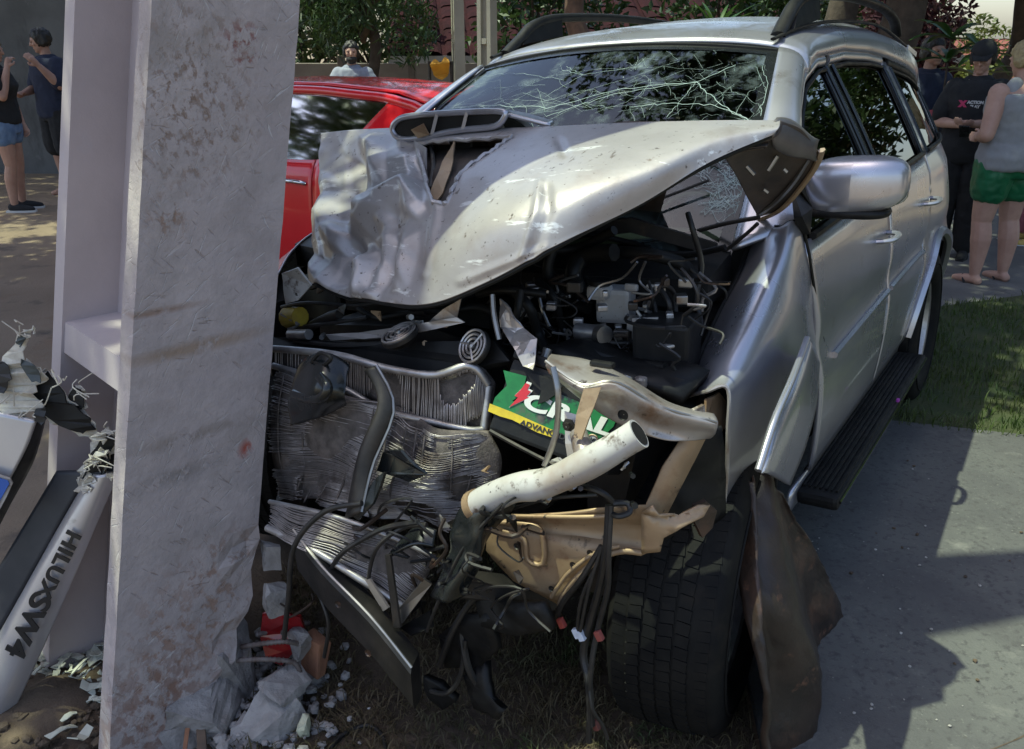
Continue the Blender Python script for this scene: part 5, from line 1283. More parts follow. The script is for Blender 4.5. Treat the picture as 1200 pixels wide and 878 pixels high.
props(fl, 'pale torn flakes scattered on the ground behind the lettered bumper piece', 'debris', kind='stuff')

# ---------------------------------------------------------------- torn bumper pieces at the left edge
FOAMW = mat('torn_white_plastic', (.70, .66, .56), (.50, .45, .38), 25, rough=.8, bump=.4, trans=.1)
PAINT_LITE = mat('silver_bumper_paint', (.50, .48, .49), (.44, .42, .43), 5, rough=.32, metal=.45, coat=.4, spots=[((.30, .28, .27), 12, .66, .74), ((.7, .7, .66), 40, .73, .77)])
bf = empty('bumper_fragment', G(10, 850), label='torn silver bumper piece with black model lettering leaning beside the pole', cat='bumper piece')
bfi = Matrix.Translation(-Vector(bf.location))
def world_child(o, par, inv):
    o.parent = par; o.matrix_parent_inverse = inv; return o
YB = lambda y: lerp(1.84, 1.70, (y - 500) / 350)
Bw = lambda px, py, dy=0: W(px, py, YB(py) + dy)
SG = [[Bw(104, 556, .03), Bw(66, 622, .03), Bw(28, 690, .03), Bw(-14, 765, .03), Bw(-50, 830, .03)],
      [Bw(111, 556, -.005), Bw(74, 622, -.005), Bw(36, 692, -.005), Bw(-4, 770, -.005), Bw(-40, 838, -.005)],
      [Bw(124, 557, -.01), Bw(100, 612, -.01), Bw(66, 682, -.01), Bw(28, 762, -.01), Bw(-12, 846, -.01)],
      [Bw(140, 553, .02), Bw(113, 616, .02), Bw(82, 688, .02), Bw(46, 770, .02), Bw(4, 860, .02)]]
world_child(patch('silver_panel', lambda s, t: cr_grid(SG, s, t), 40, 20, PAINT_LITE, None, thick=.01, ang=60), bf, bfi)
DG = [[Bw(66, 552, .05), Bw(30, 612, .05), Bw(-6, 672, .05), Bw(-60, 760, .05)], [Bw(104, 552, .035), Bw(66, 620, .035), Bw(28, 688, .035), Bw(-30, 790, .035)]]
world_child(patch('black_insert', lambda s, t: cr_grid(DG, s, t), 24, 6, mat('dark_bumper_insert', (.022, .024, .03), (.04, .04, .046), 9, rough=.5, spots=[((.16, .15, .14), 30, .7, .75)]), None, thick=.01), bf, bfi)
def rag(px_outline, d, amp, n=4, seed=1):
    r = random.Random(seed); out = []
    for i in range(len(px_outline)):
        a, b = px_outline[i], px_outline[(i + 1) % len(px_outline)]
        for k in range(n):
            t = k / n; out.append((lerp(a[0], b[0], t) + r.gauss(0, amp), lerp(a[1], b[1], t) + r.gauss(0, amp)))
    return out
TORN = [([(102, 550), (95, 562), (108, 532), (118, 508), (130, 508), (134, 525), (122, 548), (115, 562)], 0), ([(128, 528), (136, 520), (150, 530), (148, 552), (128, 556), (124, 545)], .02), ([(40, 440), (60, 440), (80, 470), (104, 490), (108, 505), (90, 508), (60, 492), (38, 470)], .02), ([(72, 478), (88, 455), (98, 460), (98, 478), (84, 484)], .03)]
r5 = random.Random(9)
def torn(par, inv, L, d, seed):
    big = rag([(x + (x - sum(q[0] for q in L) / len(L)) * .16, y + (y - sum(q[1] for q in L) / len(L)) * .16) for x, y in L], 0, 2.3, 4, seed)
    w = sheet('torn_edge', [Bw(x, y, d + .012 + r5.uniform(-.008, .008)) for x, y in big], FOAMW, None, thick=.003); world_child(w, par, inv)
    k = sheet('torn_plastic', [Bw(x, y, d + r5.uniform(-.004, .004)) for x, y in rag(L, 0, 1.6, 3, seed + 50)], BLACKP, None, thick=.004); world_child(k, par, inv)
for i, (L, d) in enumerate(TORN[:2]): torn(bf, bfi, L, d, i + 1)
world_child(sheet('torn_edge', [Bw(a, b, .028 + r5.uniform(-.006, .006)) for a, b in rag([(90, 577), (98, 552), (110, 522), (120, 503), (138, 504), (150, 522), (150, 556), (128, 562), (112, 578)], 0, 3, 5, 33)], FOAMW, None, thick=.004), bf, bfi)
for x, y, s in ((96, 572, 4), (116, 512, 5), (132, 556, 6), (108, 540, 0), (118, 530, 1), (104, 562, 2)):
    world_child(sheet('torn_edge', [Bw(a, b, -.01 + r5.uniform(-.008, .008)) for a, b in rag([(x - 9, y + 3), (x + 2, y - 3), (x + 11, y), (x + 6, y + 5), (x - 4, y + 6)], 0, 2, 3, s)], FOAMW, None, thick=.003), bf, bfi)
td = (Bw(14, 770, -.02) - Bw(84, 628, -.02)).normalized(); tup = (Bw(60, 700, -.02) - Bw(30, 684, -.02)).normalized()
for body, x, y, size, sp, bold in (('HILUX', 68, 662, .050, 1.06, .0014), ('SW4', 32, 733, .068, 1.0, .002)):
    t_ = text_mesh('lettering', body, size, mat('black_letter_%s' % body.lower(), (.012, .012, .014), rough=.35), frame(Bw(x, y, -.022), td, tup), None, extrude=.002, sx=1.28 if body == 'HILUX' else 1.35, spacing=sp, bold=bold)
    world_child(t_, bf, bfi)
pfg = empty('plate_fragment', G(-20, 700), label='torn silver bumper piece with a blue number plate corner at the left edge', cat='bumper piece')
pfi = Matrix.Translation(-Vector(pfg.location))
PG = [[Bw(-60, 470), Bw(0, 482), Bw(44, 492)], [Bw(-70, 520), Bw(-5, 530), Bw(30, 528)], [Bw(-90, 580), Bw(-30, 590), Bw(2, 580)]]
world_child(patch('silver_panel', lambda s, t: cr_grid(PG, s, t), 16, 12, PAINT_LITE, None, thick=.01), pfg, pfi)
PD = [[Bw(44, 492, .0), Bw(28, 530, .0), Bw(2, 582, .0), Bw(-30, 640, 0)], [Bw(54, 490, .06), Bw(40, 540, .06), Bw(12, 592, .06), Bw(-20, 655, .06)]]
world_child(patch('dark_underside', lambda s, t: cr_grid(PD, s, t), 14, 4, BLACKP, None, thick=.008), pfg, pfi)
world_child(patch('bumper_skin', lambda s, t: cr_grid([[Bw(-70, 575, .01), Bw(-90, 680, .02), Bw(-120, 790, .0), Bw(-135, 900, -.02)], [Bw(-30, 590, .02), Bw(-44, 690, .03), Bw(-66, 800, .02), Bw(-80, 905, .0)]], s, t), 16, 8, PAINT_LITE, None, thick=.01), pfg, pfi)
pl = world_child(sheet('number_plate', [Bw(x, y, -.03) for x, y in ((-30, 548), (-8, 554), (12, 560), (15, 566), (8, 582), (-4, 604), (-40, 600))], WHITEPL, None, thick=.004), pfg, pfi)
world_child(sheet('plate_band', [Bw(x, y, -.036) for x, y in ((-30, 552), (-8, 558), (9, 563), (11, 567), (-4, 594), (-40, 590))], mat('plate_blue', (.02, .10, .42), (.02, .09, .36), 20, rough=.35), None, thick=.002), pl, Matrix.Identity(4))
for i, (L, d) in enumerate(TORN[2:]): torn(pfg, pfi, L, d, i + 21)
for s, L in enumerate(([(-10, 440), (10, 415), (22, 390), (34, 384), (40, 388), (30, 398), (26, 420), (45, 432), (58, 446), (40, 455), (48, 478), (20, 490), (-10, 480)], [(0, 430), (14, 412), (26, 420), (40, 440), (20, 450), (4, 452)])):
    world_child(sheet('torn_edge', [Bw(x, y, .012 * s + r5.uniform(-.01, .01)) for x, y in rag(L, 0, 2.6, 4, 70 + s)], FOAMW if s == 0 else BLACKP, None, thick=.003), pfg, pfi)
for s, L in enumerate(([(-5, 428), (8, 424), (14, 445), (4, 462), (-8, 460)], [(24, 420), (40, 430), (52, 446), (36, 448)], [(44, 478), (56, 484), (50, 500), (40, 492)], [(22, 392), (30, 396), (24, 408), (18, 404)])):
    world_child(sheet('torn_plastic', [Bw(x, y, -.015 + r5.uniform(-.004, .004)) for x, y in rag(L, 0, 1.5, 3, 90 + s)], mat('grey_torn_%d' % s, (.05, .06, .06) if s % 2 else (.015, .015, .016), rough=.5), None, thick=.004), pfg, pfi)
for k in range(26):   # frayed fibres
    x, y = r5.choice(((30, 388), (20, 470), (45, 480), (90, 458), (110, 545), (128, 510), (60, 440)))
    x += r5.gauss(0, 9); y += r5.gauss(0, 7)
    par, inv = (bf, bfi) if y > 500 else (pfg, pfi)
    world_child(tube('torn_fibre', [Bw(x, y, -.01), Bw(x + r5.gauss(0, 6), y + r5.gauss(0, 6), -.02), Bw(x + r5.gauss(0, 11), y + r5.gauss(0, 10), -.03)], .0016, FOAMW, None, seg=4, n=3), par, inv)
# ================================================================ foliage helpers
LEAF_D = mat('dark_leaves', (.028, .062, .018), (.055, .095, .026), 3, rough=.45, trans=.3)
LEAF_M = mat('mid_leaves', (.05, .10, .022), (.085, .13, .035), 3, rough=.45, trans=.35)
LEAF_Y = mat('yellow_green_leaves', (.16, .17, .04), (.10, .13, .035), 2, rough=.5, trans=.35)
LEAF_R = mat('dark_red_leaves', (.07, .015, .025), (.045, .02, .025), 3, rough=.45, trans=.25)
LEAF_P = mat('glossy_plant_leaves', (.06, .13, .025), (.035, .085, .02), 9, rough=.3, trans=.25)
BARK = mat('bark', (.10, .075, .058), (.055, .042, .034), 9, rough=.95, bump=.9, bscale=30)
BARKR = mat('reddish_bark', (.19, .11, .075), (.11, .07, .05), 9, rough=.95, bump=.7, bscale=30)
def leaves(name, centres, radii, n, L, wd, m, parent, droop=.3, seed=1, shell=.5):
    r = np.random.default_rng(seed); centres = np.array(centres, float); radii = np.array(radii, float)
    wts = radii.mean(axis=1) ** 2; idx = r.choice(len(centres), n, p=wts / wts.sum())
    d = r.normal(size=(n, 3)); d /= np.linalg.norm(d, axis=1)[:, None]
    rad = r.uniform(0, 1, n) ** (1 / 3) * (1 - shell) + shell * r.uniform(.75, 1.05, n)
    c = centres[idx] + d * rad[:, None] * radii[idx]
    ax = r.normal(size=(n, 3)); ax[:, 2] = ax[:, 2] * .6 - droop; ax /= np.linalg.norm(ax, axis=1)[:, None]
    sd_ = np.cross(ax, r.normal(size=(n, 3))); sd_ /= np.linalg.norm(sd_, axis=1)[:, None]
    l = L * r.uniform(.6, 1.3, n)[:, None]; w = wd * r.uniform(.7, 1.2, n)[:, None]
    nrm = np.cross(ax, sd_)
    P = np.stack([c - ax * l * .5, c + sd_ * w * .5 + nrm * w * .12, c + ax * l * .5 - np.array([0, 0, 1]) * l * .1, c - sd_ * w * .5 + nrm * w * .12], axis=1)
    return np_mesh(name, P.reshape(-1, 3), np.arange(n * 4).reshape(n, 4), m, parent)
def branch_pts(r, p0, p1, k=5, j=.12):
    p0, p1 = Vector(p0), Vector(p1); L = (p1 - p0).length
    return [p0] + [lerp(p0, p1, i / k) + Vector((r.gauss(0, 1), r.gauss(0, 1), r.gauss(0, .6))) * L * j * .5 for i in range(1, k)] + [p1]
def tree(name, loc, trunk_h, r0, crown_c, crown_r, nclump, nleaf, L, wd, lm, label, bark=BARK, seed=1, group=None, droop=.3, lean=(0, 0), clump_r=.32):
    t = empty(name, loc, 0, label, 'tree', group); r = random.Random(seed)
    cc, cr_ = Vector(crown_c), Vector(crown_r)
    top = Vector((lean[0], lean[1], trunk_h))
    bm = bmesh.new()
    add_tube(bm, smoothpath([(0, 0, -.1)] + [p for p in branch_pts(r, (0, 0, 0), top, 4, .08)][1:], 4), lambda q: r0 * (1.25 - .25 * min(q * 6, 1)) * lerp(1, .62, q), 12)
    trunk = from_bm('trunk', bm, bark, t)
    cl = []; rad = []
    for k in range(nclump):
        d = Vector((r.gauss(0, 1), r.gauss(0, 1), r.gauss(0, .8))).normalized() * (r.random() ** .45)
        cl.append(cc + Vector((d.x * cr_.x, d.y * cr_.y, d.z * cr_.z))); s = clump_r * r.uniform(.6, 1.3); rad.append((cr_.x * s, cr_.y * s, cr_.z * s * .8))
    for k in range(min(9, nclump)):
        tgt = cl[k * nclump // min(9, nclump)]
        tube('limb', branch_pts(r, top * r.uniform(.7, 1.0), tgt, 4, .16), lambda q, a=r0 * r.uniform(.3, .5): lerp(a, a * .2, q), bark, trunk, seg=7, n=4)
    leaves('crown', cl, rad, nleaf, L, wd, lm, t, droop, seed)
    return t
# ================================================================ passing red hatchback
REDP = mat('red_paint', (.72, .012, .02), (.66, .010, .018), 3, rough=.25, coat=.7)
RGLASS = glass_mat('hatch_glass', (.02, .022, .025), .06, ior=1.35)
red = empty('red_hatchback', (.02, 5.5, 0), math.radians(146), 'red hatchback car on the road behind the wreck', 'car')
red.scale = (1, 1, .94)
def rc_side(u, z):
    return .82 - .04 * ((z - .65) / .4) ** 2 - (.42 * (z - .95) if z > .95 else 0) - .25 * max(0, (u - 3.0) / .75) ** 2.5 - .12 * max(0, (.35 - u) / .4) ** 2
rbelt = lambda u: interp(u, [0, .3, .6, 1.0, 1.6, 2.6, 3.0, 3.7], [1.10, 1.08, 1.07, 1.02, .99, .95, .92, .74])
rtop = lambda u: interp(u, [.05, .25, .55, 1.2, 1.8, 2.2, 2.5, 2.85], [1.22, 1.37, 1.435, 1.465, 1.46, 1.40, 1.25, .96])
for s_ in (1, -1):
    pn = lambda name, u0, u1, par: patch(name, lambda s, t: (lambda u: (lambda z: Vector((u, s_ * rc_side(u, z), z)))(lerp(max(.24, arch(u, .62, .34, .30), arch(u, 2.98, .34, .30)), rbelt(u), t)))(lerp(u0, u1, s)), 26, 14, REDP, par, thick=.01 * s_ * -1)
    pn('rear_quarter', .0, .97, red); d1 = pn('rear_door', .98, 1.69, red); d2 = pn('front_door', 1.70, 2.58, red); pn('front_wing', 2.59, 3.70, red)
    for dd, uh in ((d1, 1.12), (d2, 1.86)): tube('door_handle', [(uh - .09, s_ * .81, .87), (uh - .06, s_ * .835, .88), (uh + .06, s_ * .835, .88), (uh + .09, s_ * .81, .875)], .014, CHROME, dd, seg=8, n=3)
    gl = lambda name, u0, u1, par: patch(name, lambda s, t: (lambda u: (lambda z: Vector((u, s_ * (rc_side(u, z) - .006), z)))(lerp(rbelt(u), max(rtop(u) - .06, rbelt(u)), t)))(lerp(u0, u1, s)), 14, 8, RGLASS, par)
    gl('side_window', .58, 1.66, d1); gl('side_window', 1.74, 2.66, d2)
    # wide rear pillar with the rising window line
    patch('rear_pillar', lambda s, t: (lambda u: (lambda z: Vector((u, s_ * (rc_side(u, z) + .001), z)))(lerp(rbelt(u), max(rtop(u) - .02, rbelt(u)), t)))(lerp(.06, lerp(.80, .56, t), s)), 12, 8, REDP, red, thick=-.01 * s_)
    tube('centre_pillar', [(1.70, s_ * (rc_side(1.7, z) + .0), z) for z in np.linspace(.98, 1.42, 5)], .035, BLACKP, red, seg=6, n=1, flat=.4, up=(0, 1, 0))
    tube('front_pillar', [(u, s_ * (rc_side(u, rtop(u) - .03) + .0), rtop(u) - .03) for u in np.linspace(1.9, 2.85, 8)], .03, REDP, red, seg=6, n=2)
    tube('roof_side', [(u, s_ * (rc_side(u, rtop(u) - .03) - .002), rtop(u) - .03) for u in np.linspace(.12, 1.95, 12)], .032, REDP, red, seg=8, n=2)
    loft('tail_lamp', [[(-.03, s_ * .72, z), (-.02, s_ * .60, z), (.12, s_ * .80, z)] for z in (.80, .95, 1.06)], REDLENS, red)
    loft('head_lamp', [[(3.62, s_ * .45, z), (3.50, s_ * .68, z), (3.35, s_ * .66, z)] for z in (.62, .70, .76)], WHITEPL, red)
    for uu in (.62, 2.98):
        wr = bpy.data.objects.new('wheel', None); COL.objects.link(wr); wr.parent = red; wr.location = (uu, s_ * .72, .30)
        lathe('tyre', [(.19, -.08), (.27, -.095), (.30, -.08), (.302, 0), (.30, .08), (.27, .095), (.19, .08)], RUBBER, wr, seg=36)
        rm = lathe('rim', [(.001, s_ * .06), (.05, s_ * .075), (.17, s_ * .06), (.195, s_ * .085), (.195, -s_ * .07)], ALU, wr, seg=30)
        for k in range(5):
            a = 2 * math.pi * k / 5; lathe('rim_hole', [(.001, s_ * .072), (.035, s_ * .072), (.036, s_ * .05)], BLACKP, rm, seg=12, M=Matrix.Translation((.115 * math.cos(a), 0, .115 * math.sin(a))))
    patch('wheel_housing', lambda s, t: Vector((.62 + .335 * math.cos(math.pi * s), s_ * lerp(.5, .80, t), .30 + .335 * math.sin(math.pi * s))), 12, 2, BLACKP, red, thick=.008)
    patch('wheel_housing', lambda s, t: Vector((2.98 + .335 * math.cos(math.pi * s), s_ * lerp(.5, .78, t), .30 + .335 * math.sin(math.pi * s))), 12, 2, BLACKP, red, thick=.008)
patch('roof', lambda s, t: (lambda u: Vector((u, (s - .5) * 2 * (rc_side(u, rtop(u)) - .012), rtop(u) + .025 * (1 - (2 * s - 1) ** 2))))(lerp(.06, 2.0, t)), 14, 16, REDP, red, thick=.015)
patch('windscreen', lambda s, t: (lambda u: Vector((u + .10 * (1 - (2 * s - 1) ** 2), (s - .5) * 2 * (rc_side(u, rtop(u)) - .02), rtop(u) - .01)))(lerp(2.0, 2.82, t)), 12, 8, RGLASS, red)
patch('rear_window', lambda s, t: Vector((lerp(.0, .14, t) - .03 * (1 - (2 * s - 1) ** 2), (s - .5) * 2 * lerp(.62, .54, t), lerp(1.06, 1.36, t))), 10, 6, RGLASS, red)
patch('bonnet', lambda s, t: (lambda u: Vector((u, (s - .5) * 2 * (rc_side(u, rbelt(u)) - .01), rbelt(u) + .03 * (1 - (2 * s - 1) ** 2))))(lerp(2.75, 3.66, t)), 12, 10, REDP, red, thick=.01)
patch('tailgate', lambda s, t: Vector((-.04 + .05 * t + .10 * abs(2 * s - 1) ** 3, (s - .5) * 1.5, lerp(.50, 1.08, t))), 12, 8, REDP, red, thick=-.01)
loft('rear_bumper', [[(-.10 + .14 * abs(y / .8) ** 3, y, z) for z in (.26, .36, .52)] + [(.06, y, .52), (.06, y, .26)] for y in np.linspace(-.8, .8, 9)], REDP, red)
loft('front_bumper', [[(3.76 - .22 * abs(y / .8) ** 3, y, z) for z in (.22, .40, .60)] + [(3.5, y, .60), (3.5, y, .22)] for y in np.linspace(-.76, .76, 9)], REDP, red)
box('floor_pan', (1.8, 0, .30), (3.2, 1.3, .10), BLACKP, red); box('cabin_trim', (1.7, 0, .62), (2.4, 1.44, .5), INTER, red)
for uu in (1.9, 1.1):
    for vv in (.36, -.36): loft('seat_back', [[(uu - .08 * t + d, vv + e * .22, .8 + .45 * t) for d, e in ((-.05, -1), (-.05, 1), (.05, 1), (.05, -1))] for t in (0, .5, 1)], SEATM, red)

# ================================================================ people
SKIN = mat('skin', (.46, .27, .20), (.40, .22, .16), 9, rough=.55)
SKIN2 = mat('fair_skin', (.52, .31, .235), (.44, .25, .19), 9, rough=.55)
def ell(bm, c, r, seg=14):
    vs = bmesh.ops.create_uvsphere(bm, u_segments=seg, v_segments=seg - 4, radius=1)['verts']
    for v in vs: v.co = Vector((v.co.x * r[0], v.co.y * r[1], v.co.z * r[2])) + Vector(c)
def limb(bm, pts, rads):
    P = [Vector(p) for p in pts]; Q = smoothpath(P, 5); n = len(Q) - 1; kk = np.linspace(0, 1, len(rads))
    add_tube(bm, Q, lambda t: interp(t, kk, rads), 12)
    ell(bm, P[0], (rads[0],) * 3, 10); ell(bm, P[-1], (rads[-1],) * 3, 10)
def torso(bm, secs, inf=0):
    P = [[Vector((cx + (rx + inf) * math.cos(a), cy + (ry + inf) * math.sin(a), z)) for a in np.linspace(0, 2 * math.pi, 22)[:-1]] for (z, cx, cy, rx, ry) in secs]
    R = [[bm.verts.new(p) for p in s] for s in P]; k = 21
    for i in range(len(R) - 1):
        for j in range(k): bm.faces.new((R[i][j], R[i][(j + 1) % k], R[i + 1][(j + 1) % k], R[i + 1][j]))
    bm.faces.new(R[0][::-1]); bm.faces.new(R[-1])
def remesh(name, bm, vox, m, parent, sm=6):
    bmesh.ops.recalc_face_normals(bm, faces=bm.faces)
    me = bpy.data.meshes.new(name); bm.to_mesh(me); bm.free()
    o = bpy.data.objects.new(name, me); COL.objects.link(o)
    md = o.modifiers.new('r', 'REMESH'); md.mode = 'VOXEL'; md.voxel_size = vox; md.use_smooth_shade = True
    m2 = o.modifiers.new('s', 'SMOOTH'); m2.iterations = sm; m2.factor = .5
    dg = bpy.context.evaluated_depsgraph_get(); dg.update()
    me2 = bpy.data.meshes.new_from_object(o.evaluated_get(dg))
    bpy.data.objects.remove(o); bpy.data.meshes.remove(me)
    me2.name = name
    return link(name, me2, m, parent, True)
def ruffle(o, base, a1, s1, a2, s2, centre=None):
    n = len(o.data.vertices); co = np.empty(n * 3, np.float32); no = np.empty(n * 3, np.float32)
    o.data.vertices.foreach_get('co', co); o.data.vertices.foreach_get('normal', no)
    co = co.reshape(-1, 3); no = no.reshape(-1, 3)
    if centre is not None:
        no = co - np.array(centre, np.float32); no /= np.linalg.norm(no, axis=1)[:, None]
    d = np.array([base + a1 * noise.noise(Vector((x * s1, y * s1, z * s1 * .6))) + a2 * noise.noise(Vector((x * s2, y * s2, z * s2))) for x, y, z in co.tolist()], np.float32)
    o.data.vertices.foreach_set('co', (co + no * d[:, None]).ravel()); o.data.update()
def hand(bm, wrist, elbow, palm_n, curl=.5, side=1):
    """palm and five unequal fingers; palm_n is the way the palm faces"""
    w = Vector(wrist); d = (w - Vector(elbow)).normalized(); n = Vector(palm_n); n = (n - d * n.dot(d)).normalized(); x = d.cross(n) * side
    limb(bm, [w - d * .01, w + d * .045, w + d * .085], [.024, .032, .030])
    for i, (o_, L) in enumerate(((-.030, .068), (-.010, .078), (.010, .074), (.029, .058))):
        a = w + d * .085 + x * o_; b = a + (d * math.cos(curl * .6) + n * math.sin(curl * .6)) * L * .5; c = b + (d * math.cos(curl * 1.5) + n * math.sin(curl * 1.5)) * L * .5
        limb(bm, [a, b, c], [.0105, .0095, .008])
    a = w + d * .03 - x * .030; b = a + (d * .7 - x * .6 + n * .4).normalized() * .035; c = b + (d * .9 + n * .4 + x * .1).normalized() * .03
    limb(bm, [a, b, c], [.013, .011, .009])
def person(loc, face, h, label, arms, legs=None, wide=1.0, skin=SKIN, hair=None, hair_len=0, top=None, bottom=None, shoes=None, head_turn=0, head_tilt=0, bust=0, hands=None, group=None, beard=False):
    """built 1.70 m tall facing +Y, then scaled; arms: ((elbow),(wrist)) for right (+X) and left (-X)"""
    p = empty('person', loc, math.atan2(face[1], face[0]) - math.pi / 2, label, 'person', group)
    k = h / 1.70; p.scale = (k, k, k)
    legs = legs or (((.10, .02, .47), (.11, -.02, .08)), ((-.10, .02, .47), (-.11, -.02, .08)))
    W_ = wide
    secs = [(.80, 0, 0, .12 * W_, .09 * W_), (.86, 0, -.01, .165 * W_, .115 * W_), (.94, 0, -.01, .168 * W_, .118 * W_), (1.04, 0, 0, .145 * W_, .10 * W_), (1.14, 0, 0, .142 * W_, .10 * W_), (1.26, 0, .005 + bust * .02, .16 * W_, .11 * W_ + bust * .02), (1.35, 0, 0, .165 * W_, .10 * W_), (1.41, 0, -.005, .135, .08), (1.45, 0, -.005, .06, .06)]
    bm = bmesh.new()
    torso(bm, secs)
    limb(bm, [(0, -.005, 1.40), (0, .005, 1.50), (0, .01, 1.53)], [.06, .052, .05])
    Hm = Matrix.Translation((0, .015, 1.52)) @ Matrix.Rotation(head_turn, 4, 'Z') @ Matrix.Rotation(head_tilt, 4, 'X')
    b2 = bmesh.new()
    ell(b2, (0, .0, .085), (.074, .094, .098), 18); ell(b2, (0, .022, .03), (.056, .068, .062), 16); ell(b2, (0, .062, -.012), (.028, .026, .022), 10)
    ell(b2, (0, .100, .055), (.012, .020, .016), 10); limb(b2, [(0, .088, .09), (0, .104, .062)], [.009, .012]); ell(b2, (0, .082, .018), (.026, .012, .008), 10)
    for s_ in (1, -1):
        ell(b2, (s_ * .076, -.005, .06), (.010, .022, .032), 10); ell(b2, (s_ * .031, .082, .098), (.026, .012, .008), 10); ell(b2, (s_ * .036, .068, .058), (.022, .018, .018), 10)
    bmesh.ops.transform(b2, matrix=Hm, verts=b2.verts)
    tmp = bpy.data.meshes.new('tmp'); b2.to_mesh(tmp); b2.free(); bm.from_mesh(tmp); bpy.data.meshes.remove(tmp)
    for i, (s_, (el, wr)) in enumerate(zip((1, -1), arms)):
        sh = Vector((s_ * (.165 * W_ + .015), 0, 1.375))
        limb(bm, [sh, lerp(sh, Vector(el), .5), el], [.058 * W_, .050 * W_, .042 * W_]); limb(bm, [el, lerp(Vector(el), Vector(wr), .35), wr], [.042 * W_, .043 * W_, .028])
        pn_, cu_ = (hands[i] if hands else ((0, 1, 0), .6))
        hand(bm, wr, el, pn_, cu_, s_)
    for s_, (kn, an) in zip((1, -1), legs):
        hp = Vector((s_ * .088 * W_, 0, .88)); kn, an = Vector(kn), Vector(an)
        limb(bm, [hp, lerp(hp, kn, .5), kn], [.098 * W_, .080 * W_, .056 * W_]); limb(bm, [kn, lerp(kn, an, .35) + Vector((0, -.015, 0)), an], [.056 * W_, .060 * W_, .036])
        limb(bm, [an + Vector((0, -.02, -.035)), an + Vector((s_ * .01, .08, -.05)), an + Vector((s_ * .015, .155, -.06))], [.036, .036, .026])
        ell(bm, an + Vector((0, -.035, -.045)), (.034, .036, .034), 10)
    remesh('body', bm, .0075, skin, p, 3)
    # eyes and brows
    dk = MATS.get('eye_dark') or mat('eye_dark', (.02, .014, .012), rough=.3)
    for s_ in (1, -1):
        b = bmesh.new(); ell(b, (s_ * .031, .088, .082), (.011, .006, .006), 10); bmesh.ops.transform(b, matrix=Hm, verts=b.verts); from_bm('eye', b, dk, p, True)
    if hair:
        b = bmesh.new(); ell(b, (0, -.014, .105), (.083, .100, .094), 18)
        if hair_len: limb(b, [(0, -.075, .10), (0, -.10, .02), (0, -.09, -.10 * hair_len)], [.06, .055, .02])
        for s_ in (1, -1): ell(b, (s_ * .070, -.02, .065), (.016, .045, .05), 10)
        # keep the face clear
        rm = [v for v in b.verts if v.co.y > .055 and v.co.z < .125]
        for v in rm: v.co.y = .04 + (v.co.y - .055) * .2; v.co.x *= .96
        bmesh.ops.transform(b, matrix=Hm, verts=b.verts)
        ho = remesh('hair', b, .008, hair, p, 1)
        ruffle(ho, .010, .012, 38, .006, 90, Hm @ Vector((0, 0, .08)))
    if beard:
        b = bmesh.new(); ell(b, (0, .040, .0), (.064, .066, .050), 16); bmesh.ops.transform(b, matrix=Hm, verts=b.verts); remesh('beard', b, .009, hair, p, 1)
    if top:
        b = bmesh.new()
        lo = top.get('hem', .84); hi_ = 1.41 if not top.get('tank') else 1.36
        sc_ = [s for s in secs if lo + .005 < s[0] < hi_ + .03]
        first = [np.interp(lo, [s[0] for s in secs], [s[q] for s in secs]) for q in range(5)]
        torso(b, [tuple(float(v) for v in first)] + sc_, top.get('loose', .016))
        if not top.get('tank'):
            torso(b, [(1.40, 0, -.005, .115, .075), (1.445, 0, -.005, .075, .065)], .004)
        for s_, (el, wr) in zip((1, -1), arms):
            sh = Vector((s_ * (.165 * W_ + .0), 0, 1.368)); f = top.get('sleeve', .6)
            if top.get('tank'):
                limb(b, [Vector((s_ * .10 * W_, 0, 1.33)), Vector((s_ * .085, -.005, 1.43))], [.05, .035]); continue
            e2 = lerp(sh, Vector(el), min(f, 1)); limb(b, [sh, lerp(sh, e2, .5), e2], [.060 * W_, .062 * W_, .064 * W_])
            if f > 1: limb(b, [el, lerp(Vector(el), Vector(wr), min(f - 1, .95))], [.054 * W_, .042])
        so = remesh('shirt', b, .010, top['mat'], p, 9)
        ruffle(so, .020, .010, 9, .005, 24)
    if bottom:
        b = bmesh.new()
        torso(b, [(.80, 0, 0, .15 * W_, .11 * W_)] + [s for s in secs if .85 < s[0] < bottom.get('waist', 1.0)], bottom.get('loose', .014))
        for s_, (kn, an) in zip((1, -1), legs):
            hp = Vector((s_ * .088 * W_, 0, .90)); kn, an = Vector(kn), Vector(an); f = bottom.get('len', .6); lo_ = bottom.get('loose', .014)
            e2 = lerp(hp, kn, min(f, 1)); limb(b, [hp, lerp(hp, e2, .5), e2], [.108 * W_ + lo_ * .5, .098 * W_ + lo_, .088 * W_ + lo_ if f < 1 else .068 * W_ + lo_])
            if f > 1: limb(b, [kn, lerp(kn, an, .5), lerp(kn, an, f - 1)], [.066 * W_ + lo_, .064 * W_ + lo_, .052 + lo_])
        sh2 = remesh('trousers' if bottom.get('len', .6) > 1 else 'shorts', b, .010, bottom['mat'], p, 4)
        ruffle(sh2, .007, .008, 10, .005, 26)
